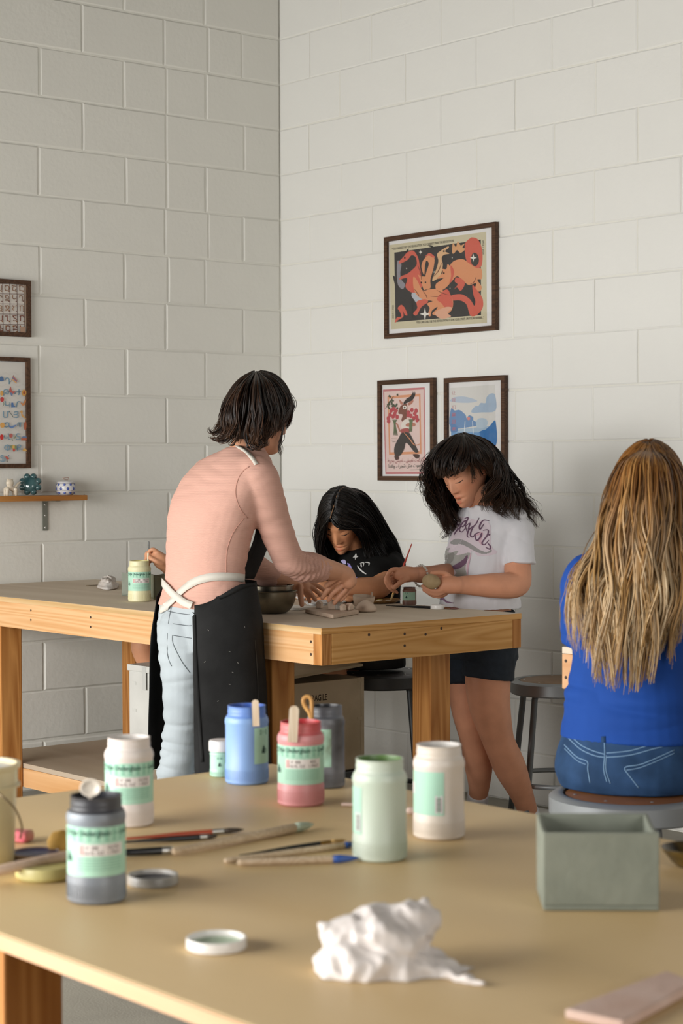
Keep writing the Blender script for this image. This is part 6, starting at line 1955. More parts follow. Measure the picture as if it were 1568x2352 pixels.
def girl_black():
    D0 = 6.75
    def P(px, py, dd=0.0): return pt(px, py, D0 + dd)
    base = P(835, 1500); base.z = 0
    T = person('seated girl with long black hair in a black T-shirt bent over the workbench', base)
    sk = skin('black_girl', '#d4956c')
    b = MB()
    torso(b, [(P(840, 1500), .125, .10), (P(838, 1420), .11, .085), (P(832, 1350), .12, .085), (P(830, 1308), .12, .068), (P(828, 1284, .03), .08, .05), (P(823, 1266, .05), .045, .042)], XD, YD)
    limb(b, [(P(824, 1272, .05), .042), (P(806, 1240, .0), .042), (P(792, 1208, -.03), .05)])
    # thighs and shins
    for px, dx in ((815, 0), (868, 0)):
        hp = P(px, 1495, 0.0); kn = hp + Vector((-.02, -.20, .0)); kn.z = .66
        hp.z = .68
        an = Vector((kn.x, kn.y + .10, .26)); 
        limb(b, [(hp, .068), (hp.lerp(kn, .5), .066), (kn, .05), (kn.lerp(an, .4), .046), (an, .032), (an + Vector((0, -.10, -.035)), .028)], 18, 40)
    core = remesh(b, .006, 3)
    la = MB()                                             # her left arm, on the right in the picture
    limb(la, [(P(891, 1300, -.01), .040), (P(886, 1325, -.09), .041), (P(868, 1349, -.15), .041), (P(820, 1352, -.19), .038), (P(775, 1352, -.22), .029), (P(752, 1351, -.24), .025)], 20, 40)
    limb(la, [(P(755, 1351, -.24), .026), (P(738, 1353, -.25), .028), (P(728, 1355, -.25), .022)])
    for i, (dx, dy, L) in enumerate(((-8, -8, 26), (-8, -2, 30), (-8, 5, 27), (-6, 10, 20))):
        fingers(la, [P(728, 1355 + dy * .8, -.25 + i * .012), P(728 - L * .5, 1358 + dy, -.26 + i * .012), P(728 - L, 1364 + dy * .8, -.26 + i * .012)])
    fingers(la, [P(745, 1358, -.27), P(732, 1366, -.285), P(720, 1370, -.29)], .010, .008)
    lam = remesh(la, .0032, 3)
    ra = MB()
    limb(ra, [(P(758, 1296, .07), .040), (P(722, 1320, .0), .041), (P(705, 1350, -.04), .040), (P(735, 1362, -.13), .036), (P(765, 1366, -.20), .027)], 20, 36)
    limb(ra, [(P(765, 1366, -.2), .026), (P(785, 1368, -.22), .027), (P(795, 1369, -.22), .02)])
    for i in range(4): fingers(ra, [P(795, 1366 + i * 2, -.22 - i * .012), P(808, 1368 + i * 2, -.22 - i * .012), P(818, 1374 + i, -.22 - i * .012)])
    fingers(ra, [P(782, 1372, -.24), P(795, 1377, -.26), P(804, 1379, -.26)], .010, .008)
    ram = remesh(ra, .0032, 3)
    hm, fr = head_mesh(P(785, 1188, -.04), imgdir(-.24, -.68, .66), imgdir(-.2, .7, .65), .97)
    soft('body', join_meshes('body', [core, lam, ram, hm]), sk, T)
    face_lines(T, hm, fr, '#1d1510')
    b = MB()
    torso(b, [(P(840, 1480), .15, .115), (P(838, 1420), .14, .108), (P(834, 1350), .150, .110), (P(830, 1300), .155, .092), (P(828, 1272, .03), .115, .07), (P(824, 1258, .05), .065, .055)], XD, YD)
    limb(b, [(P(865, 1290, .02), .054), (P(893, 1296, .0), .056), (P(892, 1318, -.06), .056), (P(885, 1338, -.10), .054)], 20, 24)
    limb(b, [(P(785, 1285, .06), .052), (P(757, 1292, .07), .055), (P(735, 1312, .03), .055), (P(722, 1335, .0), .053)], 20, 24)
    sh = remesh(b, .005, 5); wrinkle(sh, .008, (7, 7, 12), seed=8)
    wrinkle(sh, .006, (12, 12, 5), seed=3)
    soft('t_shirt', sh, mat('black_cotton', '#131313', .8, spec=.2), T)
    bv = bvh_of(sh)
    def c4(x, y): return (680 + x / 4.126, 1080 + y / 4.126)
    inks = [('#d9d9d6', 'poly', [c4(x, y) for x, y in ((568, 785), (573, 812), (590, 822), (570, 830), (560, 852), (556, 832), (538, 828), (553, 815))], 1.2),
            ('#8d83c4', 'blob', [c4(x, y) for x, y in ((485, 885), (515, 900), (540, 960), (580, 1020), (650, 1025), (640, 1055), (560, 1055), (520, 980))], 1.1),
            ('#b9b4dc', 'blob', [c4(x, y) for x, y in ((425, 860), (455, 850), (475, 870), (470, 895), (440, 880))], 1.5),
            ('#d5d5d2', 'stroke', [c4(x, y) for x, y in ((580, 905), (605, 940), (640, 970), (665, 985))], 3.2), ('#d5d5d2', 'stroke', [c4(x, y) for x, y in ((605, 885), (640, 880), (635, 915))], 2.4),
            ('#d5d5d2', 'stroke', [c4(x, y) for x, y in ((650, 875), (690, 880), (688, 905))], 3), ('#d5d5d2', 'stroke', [c4(x, y) for x, y in ((615, 890), (620, 920))], 3)]
    cloth_print(T, 'shirt_print', bv, inks)
    b = MB()
    torso(b, [(P(840, 1530), .15, .125), (P(840, 1490), .15, .12), (P(839, 1450), .14, .112)], XD, YD)
    for px in (815, 868):
        hp = P(px, 1495, 0); hp.z = .69; kn = hp + Vector((-.02, -.20, 0)); kn.z = .67
        limb(b, [(hp, .08), (hp.lerp(kn, .45), .078)], 18, 12)
    soft('shorts', remesh(b, .006, 4), mat('black_shorts', '#17181a', .8), T)
    # long straight hair with a centre part
    mb = MB(); hair_cap(mb, fr, .006, .060, -.05, tint('#0d0b0a'), .052)
    pal = ['#0c0a09', '#110e0c', '#17120f', '#0a0908', '#1d1612']
    def cf(r): return tint(r.choice(pal), r.uniform(.7, 1.3))
    def g(l): return [P(*q) for q in l]
    left = [g([(757, 1192, -.15), (750, 1200, -.15), (742, 1218, -.12), (735, 1250, -.09), (732, 1285, -.07), (722, 1320, -.05)]),
            g([(762, 1178, -.15), (748, 1190, -.13), (738, 1212, -.10), (731, 1250, -.07), (738, 1290, -.06), (738, 1325, -.06)]),
            g([(768, 1160, -.13), (744, 1178, -.09), (734, 1208, -.06), (730, 1250, -.04), (742, 1295, -.04), (748, 1335, -.05)]),
            g([(778, 1142, -.10), (748, 1160, -.03), (734, 1195, .0), (732, 1245, .01), (748, 1290, .01), (758, 1335, .0)]),
            g([(792, 1121, -.05), (760, 1140, .03), (742, 1180, .06), (742, 1235, .07), (755, 1290, .06), (766, 1335, .05)])]
    right = [g([(758, 1192, -.16), (770, 1208, -.17), (792, 1216, -.165), (818, 1217, -.14), (836, 1245, -.09), (846, 1280, -.07), (852, 1310, -.09)]),
             g([(762, 1178, -.16), (785, 1195, -.17), (815, 1205, -.15), (836, 1225, -.10), (850, 1258, -.07), (862, 1295, -.09), (868, 1335, -.13)]),
             g([(768, 1160, -.14), (800, 1172, -.15), (832, 1192, -.11), (852, 1222, -.07), (868, 1258, -.05), (886, 1295, -.08), (900, 1340, -.13)]),
             g([(776, 1144, -.11), (815, 1152, -.10), (846, 1180, -.06), (866, 1215, -.03), (886, 1252, -.02), (908, 1290, -.05), (922, 1340, -.12)]),
             g([(786, 1129, -.08), (825, 1135, -.04), (856, 1170, -.01), (878, 1210, .01), (900, 1245, .02), (918, 1285, .0), (928, 1335, -.06)]),
             g([(793, 1120, -.05), (832, 1128, .02), (860, 1165, .05), (880, 1210, .07), (902, 1250, .07), (918, 1290, .06), (924, 1335, .03)]),
             g([(795, 1119, -.03), (825, 1132, .06), (845, 1175, .10), (858, 1225, .11), (872, 1275, .10), (885, 1310, .09), (892, 1340, .08)])]
    back = [left[4], g([(796, 1119, -.02), (785, 1140, .07), (785, 1190, .12), (790, 1240, .13), (800, 1290, .12), (805, 1340, .11)]), right[6]]
    hair_guides(mb, left, 480, .0019, cf, 11, (.004, 1.6), .004, .006, 20, 4, .15, center=fr[0], fr=fr, margin=.009, locks=48)
    hair_guides(mb, right, 950, .0021, cf, 12, (.004, 1.6), .004, .010, 22, 4, .12, center=fr[0], fr=fr, margin=.009, locks=95)
    hair_guides(mb, back, 150, .004, cf, 13, (.003, 1.6), .008, .02, 18, 5, .12, center=fr[0], fr=fr, margin=.009)
    fly = [right[3], g([(798, 1122, -.03), (850, 1150, .0), (890, 1215, .0), (920, 1265, .0), (932, 1320, -.05)])]
    hair_guides(mb, fly, 26, .0011, cf, 14, (.006, 2), .008, 0, 18, 4, .3)
    fly = [left[2], g([(770, 1150, -.1), (735, 1175, -.05), (722, 1215, -.03), (728, 1260, -.03), (722, 1300, -.03)])]
    hair_guides(mb, fly, 14, .0010, cf, 15, (.006, 2), .008, 0, 18, 4, .3)
    part = [head_push(P(*q), fr, .0125) for q in ((794, 1122, -.06), (786, 1130, -.09), (776, 1144, -.115), (769, 1158, -.14), (762, 1177, -.16), (758, 1190, -.165))]
    MB().tube([Vector(q) for q in cat_path([tuple(v) for v in part], 20)], .0016, 6).obj('parting', mat('scalp', '#8d6a4c', .6), T, True)
    soft('hair', mb.mesh('hair'), hair_mat('black_hair', .33), T)


girl_black()


# ------------------------------------------------------------------ the standing girl painting a clay ball
def girl_standing():
    D0 = 6.62
    def P(px, py, dd=0.0): return pt(px, py, D0 + dd)
    base = P(1120, 1500, .1); base.z = 0
    T = person('standing girl with long wavy dark hair in a white printed T-shirt painting a clay ball', base)
    sk = skin('standing_girl', '#db9b7a')
    g_ = imgdir(-.86, 0, .50); h_ = g_.cross(ZD)           # g_: the way she faces, h_: her right
    b = MB()
    torso(b, [(P(1103, 1500), .125, .10), (P(1103, 1420), .12, .095), (P(1110, 1320), .105, .085), (P(1118, 1240), .12, .09), (P(1130, 1195), .13, .07), (P(1122, 1172), .08, .055), (P(1112, 1158), .05, .05)], h_, g_)
    limb(b, [(P(1122, 1180), .046), (P(1104, 1155, -.01), .045), (P(1090, 1130, -.02), .05)])
    limb(b, [(P(1124, 1490, -.05), .083), (P(1120, 1560, -.05), .080), (P(1124, 1620, -.04), .073), (P(1141, 1690, .0), .058), (P(1150, 1715, .02), .056), (P(1172, 1765, .08), .057), (P(1196, 1820, .15), .043), (P(1216, 1875, .22), .034), (P(1222, 1895, .24), .036)], 22, 60)
    limb(b, [(P(1078, 1490, .08), .082), (P(1075, 1560, .08), .077), (P(1080, 1630, .09), .068), (P(1090, 1695, .11), .055), (P(1098, 1750, .15), .053), (P(1100, 1800, .2), .040), (P(1096, 1840, .25), .033), (P(1094, 1880, .27), .036)], 22, 60)
    core = remesh(b, .006, 3)
    la = MB()
    limb(la, [(P(1172, 1205, -.06), .044), (P(1184, 1270, -.11), .045), (P(1189, 1325, -.14), .047), (P(1180, 1343, -.16), .046), (P(1130, 1345, -.20), .042), (P(1080, 1344, -.22), .034), (P(1048, 1344, -.235), .029)], 22, 50)
    K = -.24
    limb(la, [(P(1050, 1344, K), .029), (P(1034, 1343, K), .031), (P(1018, 1344, K), .028)])
    fingers(la, [P(1038, 1330, K), P(1022, 1318, K), P(1006, 1315, K - .01), P(992, 1317, K - .015)], .0105, .008)
    fingers(la, [P(1022, 1352, K - .01), P(1002, 1358, K - .025), P(984, 1354, K - .03), P(970, 1346, K - .025)])
    fingers(la, [P(1022, 1358, K), P(1003, 1365, K - .02), P(986, 1362, K - .025), P(973, 1355, K - .025)])
    fingers(la, [P(1024, 1361, K + .015), P(1008, 1369, K), P(994, 1368, K), P(983, 1362, K)])
    fingers(la, [P(1028, 1360, K + .03), P(1016, 1369, K + .02), P(1005, 1371, K + .02), P(996, 1367, K + .02)], .0075, .0055)
    lam = remesh(la, .003, 3)
    ra = MB()
    limb(ra, [(P(1078, 1200, .10), .042), (P(1065, 1260, .06), .042), (P(1045, 1312, .02), .041), (P(1010, 1320, -.08), .036), (P(965, 1320, -.17), .028), (P(942, 1319, -.205), .025)], 20, 44)
    Kr = -.22
    limb(ra, [(P(946, 1319, -.205), .026), (P(928, 1319, Kr), .028), (P(916, 1318, Kr), .023)])
    fingers(ra, [P(920, 1309, Kr - .005), P(902, 1308, Kr - .02), P(889, 1322, Kr - .02), P(897, 1340, Kr - .005), P(903, 1349, Kr)])
    fingers(ra, [P(914, 1316, Kr + .005), P(896, 1318, Kr), P(885, 1332, Kr), P(893, 1349, Kr + .005), P(899, 1354, Kr + .008)])
    fingers(ra, [P(912, 1324, Kr + .018), P(898, 1332, Kr + .012), P(893, 1346, Kr + .012), P(903, 1358, Kr + .015)])
    fingers(ra, [P(914, 1330, Kr + .028), P(904, 1340, Kr + .025), P(904, 1354, Kr + .022), P(912, 1361, Kr + .025)], .0075, .0055)
    fingers(ra, [P(934, 1328, Kr - .018), P(922, 1336, Kr - .028), P(911, 1345, Kr - .018), P(905, 1350, Kr - .008)], .0105, .008)
    ram = remesh(ra, .003, 3)
    hm, fr = head_mesh(P(1069, 1080, -.03), imgdir(-.597, -.50, .61), imgdir(-.483, .841, .244), .99, mouth=1.0)
    soft('body', join_meshes('body', [core, lam, ram, hm]), sk, T)
    face_lines(T, hm, fr, '#241812')
    # shirt
    b = MB()
    torso(b, [(P(1100, 1396), .155, .132), (P(1101, 1360), .150, .128), (P(1106, 1310), .148, .122), (P(1116, 1245), .152, .118), (P(1132, 1200), .155, .092), (P(1128, 1176), .115, .076), (P(1114, 1162), .072, .062)], h_, g_, pw=2.2)
    limb(b, [(P(1150, 1192, -.03), .062), (P(1178, 1206, -.07), .064), (P(1187, 1245, -.10), .060), (P(1192, 1285, -.125), .058), (P(1193, 1298, -.13), .057)], 22, 26, caps=False)
    limb(b, [(P(1085, 1195, .08), .06), (P(1070, 1230, .09), .058), (P(1060, 1285, .06), .054)], 20, 20)
    sh = remesh(b, .0045, 5)
    wrinkle(sh, lambda p: .006 + .006 * smoothstep(1.1, .9, p.z) if False else .008, (6, 6, 13), seed=4)
    wrinkle(sh, .007, (11, 11, 4), seed=9)
    wrinkle(sh, .0035, (22, 22, 14), seed=1)
    soft('t_shirt', sh, mat('white_cotton', '#dcdbe0', .85, spec=.15, bump=.03, bscale=300), T)
    bv = bvh_of(sh)
    def c(x, y): return (1000 + x / 9.8, 1160 + y / 9.8)
    PK, GR, PU = '#d3b0be', '#9c9a9a', '#72586d'
    inks = [('#dacdd6', 'blob', [c(x, y) for x, y in ((330, 800), (480, 330), (640, 280), (900, 330), (1220, 420), (1250, 900), (1380, 1080), (1000, 1160), (800, 1050), (740, 1500), (680, 1640), (400, 1640), (210, 1400), (230, 1050))], 1.5),
            (GR, 'blob', [c(x, y) for x, y in ((330, 860), (430, 770), (600, 780), (800, 880), (1000, 1010), (1150, 1060), (1250, 1000), (1250, 1060), (1100, 1100), (950, 1070), (780, 980), (600, 890), (430, 890))], 1.1),
            ('#a8a7a3', 'blob', [c(x, y) for x, y in ((230, 1040), (330, 970), (300, 1080), (520, 1030), (480, 1130), (780, 1080), (700, 1300), (680, 1440), (690, 1640), (400, 1620), (470, 1520), (320, 1400), (210, 1460))], 1.1),
            ('#8d8b87', 'blob', [c(x, y) for x, y in ((240, 1150), (420, 1080), (400, 1250), (320, 1330), (230, 1420))], 1.1),
            (PU, 'blob', [c(x, y) for x, y in ((600, 1250), (720, 1120), (700, 1300), (560, 1420), (430, 1450), (360, 1400))], 1.1),
            ('#d6cfd6', 'blob', [c(x, y) for x, y in ((200, 1490), (320, 1380), (400, 1470), (470, 1520), (380, 1560), (240, 1540))], 1.1),
            ('#b3567c', 'blob', [c(x, y) for x, y in ((250, 1470), (290, 1440), (315, 1475), (285, 1505))], 1.0),
            (PK, 'stroke', [c(x, y) for x, y in ((800, 1080), (760, 1250), (730, 1400), (720, 1600))], 4),
            (PK, 'stroke', [c(x, y) for x, y in ((900, 700), (1040, 640), (1000, 800), (1060, 900))], 7)]
    for w, path in ((3.6, ((560, 300), (480, 420), (540, 480), (440, 640), (430, 680))), (3.2, ((540, 420), (620, 500), (700, 360), (620, 400), (540, 560), (600, 610), (680, 520))), (3.0, ((640, 320), (740, 290), (680, 460), (720, 620))), (2.8, ((690, 480), (770, 420), (740, 560), (800, 400))),
                    (3.2, ((985, 290), (900, 450), (760, 560), (720, 700), (770, 740))), (3.2, ((960, 380), (830, 540), (790, 690), (850, 720), (900, 640))), (3.6, ((1210, 360), (1080, 350), (1000, 470), (1010, 550), (1100, 420))), (3.4, ((1010, 610), (900, 670), (930, 800), (1020, 720), (1040, 640), (960, 820))),
                    (3.4, ((1070, 580), (1180, 570), (1170, 680), (1050, 850), (1110, 890), (1200, 790))), (3.4, ((1230, 670), (1190, 680))), (3.6, ((1180, 860), (1230, 930), (1220, 990), (1130, 950)))):
        inks.append((PU, 'stroke', [c(x, y) for x, y in path], w))
    inks.append(('#8d6f86', 'stroke', [c(x, y) for x, y in ((70, 2180), (160, 2110), (260, 2180), (420, 2210))], 4))
    cloth_print(T, 'shirt_print', bv, inks)
    # denim shorts
    b = MB()
    torso(b, [(P(1103, 1510), .142, .118), (P(1103, 1460), .142, .116), (P(1103, 1400), .13, .105)], h_, g_)
    limb(b, [(P(1126, 1480, -.05), .094), (P(1121, 1545, -.05), .092), (P(1120, 1556, -.05), .092)], 22, 16, caps=False)
    limb(b, [(P(1080, 1480, .08), .092), (P(1074, 1545, .08), .09), (P(1074, 1552, .08), .09)], 22, 16, caps=False)
    so = remesh(b, .005, 4); wrinkle(so, .004, (12, 12, 20), seed=3)
    soft('shorts', so, mat('dark_denim', '#1b2531', .85, var=.3, vscale=40, bump=.08, bscale=300), T)
    # socks and shoes
    b = MB(); limb(b, [(P(1211, 1862, .20), .040), (P(1218, 1885, .23), .041), (P(1224, 1905, .245), .042)], 20, 12, caps=False)
    limb(b, [(P(1098, 1822, .23), .039), (P(1095, 1850, .26), .040), (P(1093, 1885, .275), .041)], 20, 12, caps=False)
    soft('socks', remesh(b, .0045, 2), mat('white_ribbed_sock', '#d7d6da', .9, bump=.1, bscale=200), T)
    b = MB(); fd = g_.copy(); shoe(b, Vector((P(1224, 1905, .245).x, P(1224, 1905, .245).y, 0)), fd, .21); shoe(b, Vector((P(1093, 1885, .275).x, P(1093, 1885, .275).y, 0)), fd, .21)
    soft('shoes', remesh(b, .006, 2), mat('white_sneaker', '#c9c7c2', .6), T)
    # beaded bracelet on the brush wrist
    w0 = P(966, 1320, -.168); wd = (P(942, 1319, -.205) - P(990, 1321, -.13)).normalized()
    s1 = wd.cross(ZD).normalized(); s2 = s1.cross(wd)
    for i in range(22):
        a = i * 2 * math.pi / 22
        q = w0 + s1 * (.031 * math.cos(a)) + s2 * (.036 * math.sin(a) - .004)
        MB().sphere(q, .0042, 8, 6).obj('bead', mat('pearl_bead', '#d9d6cd', .3), T, True)
    # long wavy hair
    mb = MB(); hair_cap(mb, fr, .009, .060, -.03, tint('#1a120d'), .050)
    pal = ['#17100c', '#1e1511', '#281b14', '#120d0a', '#35251b']
    def cf(r):
        c0 = tint(r.choice(pal), r.uniform(.7, 1.3)); e = tint('#4b3321', r.uniform(.5, 1.0))
        return lambda t: tuple(c0[i] + (e[i] - c0[i]) * .7 * smoothstep(.45, 1, t) for i in range(3)) + (1,)
    def g(l): return [P(*q) for q in l]
    far = [g([(1050, 996, -.08), (1010, 1020, -.07), (985, 1060, -.05), (985, 1105, -.02), (990, 1140, .0), (1010, 1180, .02), (1030, 1215, .02), (1028, 1235, .02)]),
           g([(1052, 995, -.05), (1015, 1015, -.02), (992, 1060, .02), (990, 1110, .04), (1000, 1150, .05), (1022, 1190, .05), (1035, 1220, .05), (1020, 1232, .05)]),
           g([(1056, 995, -.02), (1025, 1015, .05), (1010, 1060, .08), (1010, 1110, .09), (1022, 1150, .09), (1040, 1185, .08), (1050, 1210, .08), (1040, 1225, .08)]),
           g([(1062, 994, .0), (1050, 1015, .09), (1045, 1060, .13), (1050, 1110, .13), (1060, 1155, .12), (1070, 1190, .12), (1076, 1215, .12), (1070, 1230, .12)])]
    near = [g([(1060, 995, -.08), (1085, 1015, -.14), (1086, 1050, -.155), (1084, 1078, -.15), (1088, 1100, -.145), (1086, 1112, -.14)]),
            g([(1064, 994, -.08), (1112, 1012, -.13), (1134, 1045, -.14), (1140, 1090, -.13), (1128, 1125, -.14), (1106, 1148, -.15), (1096, 1172, -.155)]),
            g([(1066, 994, -.07), (1116, 1010, -.11), (1144, 1052, -.12), (1150, 1100, -.12), (1134, 1138, -.14), (1120, 1162, -.165), (1135, 1185, -.17)]),
            g([(1068, 994, -.05), (1118, 1014, -.08), (1148, 1060, -.08), (1158, 1105, -.08), (1168, 1145, -.12), (1172, 1175, -.16), (1182, 1200, -.18)]),
            g([(1070, 994, -.03), (1120, 1018, -.03), (1152, 1062, -.02), (1172, 1108, -.02), (1194, 1145, -.05), (1215, 1178, -.07), (1232, 1215, -.08)]),
            g([(1070, 994, .0), (1118, 1020, .03), (1146, 1060, .05), (1162, 1105, .05), (1186, 1150, .03), (1210, 1188, .0), (1230, 1222, -.02)]),
            g([(1068, 995, .02), (1105, 1020, .08), (1128, 1060, .11), (1140, 1105, .11), (1158, 1150, .10), (1175, 1192, .08), (1190, 1228, .06)])]
    bangs = [g([(1042, 1000, -.09), (1015, 1030, -.10), (1002, 1062, -.10), (1000, 1085, -.10), (1002, 1100, -.10)]),
             g([(1050, 998, -.10), (1026, 1032, -.145), (1012, 1064, -.15), (1012, 1086, -.15), (1016, 1098, -.15)]),
             g([(1058, 998, -.11), (1042, 1032, -.17), (1030, 1064, -.175), (1030, 1086, -.175), (1036, 1096, -.175)]),
             g([(1063, 998, -.11), (1060, 1032, -.175), (1052, 1062, -.185), (1048, 1082, -.185), (1052, 1092, -.18)]),
             g([(1067, 998, -.10), (1078, 1030, -.165), (1074, 1056, -.18), (1066, 1074, -.18), (1062, 1082, -.18)])]
    backg = [far[3], g([(1066, 994, .0), (1085, 1018, .1), (1090, 1060, .13), (1096, 1110, .13), (1106, 1155, .12), (1118, 1195, .11), (1125, 1225, .11)]), near[6]]
    hair_guides(mb, far, 660, .0016, cf, 21, (.015, 1.9), .008, .010, 26, 4, .2, center=fr[0], fr=fr, margin=.014, locks=44, clump=.7)
    hair_guides(mb, near[1:], 900, .0017, cf, 22, (.013, 1.8), .006, .010, 26, 4, .2, center=fr[0], fr=fr, margin=.014, locks=62, clump=.7)
    temple = [g([(1066, 998, -.10), (1078, 1030, -.165), (1080, 1055, -.175), (1079, 1075, -.17), (1083, 1100, -.16)]),
              g([(1067, 998, -.10), (1088, 1028, -.16), (1096, 1048, -.165), (1100, 1060, -.16), (1116, 1070, -.14), (1132, 1095, -.13)]),
              g([(1068, 997, -.09), (1102, 1022, -.15), (1118, 1045, -.15), (1126, 1062, -.14), (1136, 1088, -.13), (1140, 1112, -.13)]),
              g([(1068, 996, -.09), (1110, 1016, -.13), (1130, 1045, -.14), (1138, 1070, -.13), (1142, 1095, -.13), (1142, 1120, -.13)])]
    hair_guides(mb, temple[1:], 330, .0016, cf, 28, (.003, 1.2), .003, .002, 18, 4, .12, center=fr[0], fr=fr, margin=.014, locks=36)
    hair_guides(mb, temple[:2], 60, .0014, cf, 29, (.003, 1.2), .003, .0, 18, 4, .2, fr=fr, margin=.013)
    hair_guides(mb, near[:1] + [near[0]], 16, .0016, cf, 27, (.003, 1.2), .004, .004, 18, 5, .2, center=fr[0], fr=fr, margin=.012)
    hair_guides(mb, backg, 120, .0042, cf, 23, (.007, 2.0), .01, .02, 22, 5, .2, center=fr[0], fr=fr, margin=.012)
    hair_guides(mb, bangs, 400, .0016, cf, 24, (.005, 1.0), .003, .003, 18, 4, .12, center=fr[0], fr=fr, margin=.013, locks=30, clump=.5)
    wild = [g([(1050, 996, -.06), (1000, 1030, -.05), (975, 1075, -.04), (965, 1108, -.03), (985, 1120, -.02)]), g([(1050, 996, -.03), (1000, 1040, .0), (980, 1090, .0), (992, 1150, .02), (1015, 1200, .03), (1010, 1222, .03)])]
    hair_guides(mb, wild, 48, .0012, cf, 25, (.016, 1.8), .010, 0, 26, 4, .3)
    wild2 = [near[4], g([(1070, 994, -.02), (1125, 1025, .0), (1158, 1080, .0), (1195, 1130, -.02), (1228, 1165, -.05), (1240, 1195, -.06)])]
    hair_guides(mb, wild2, 50, .0012, cf, 26, (.016, 1.8), .010, 0, 26, 4, .3)
    soft('hair', mb.mesh('hair'), hair_mat('wavy_brown_hair', .36), T)
    # what she holds
    cb = P(990, 1336, -.262)
    b = MB().sphere(cb, (.033, .030, .0255), 28, 18, Matrix.Rotation(.2, 3, 'Y'))
    for v in b.v: v += (v - cb).normalized() * (noise.noise(v * 40) * .003)
    tag(b.obj('clay_ball', mat('raw_clay', '#b59d78', .75, col2='#a88f68', vscale=30, bump=.15, bscale=80), None, True), 'rough tan clay ball held in the standing girl\'s left hand', 'clay')
    A, B = P(945, 1250, -.20), P(897, 1379, -.195)
    brush('long red handled brush held by the standing girl', A, B, .0042, mat('red_lacquer', '#bb3a26', .3), mat('brass_ferrule2', '#b98f52', .35, .7), mat('cream_bristle', '#c9ad7a', .7), (.72, .17, .11), taper=.45)


girl_standing()


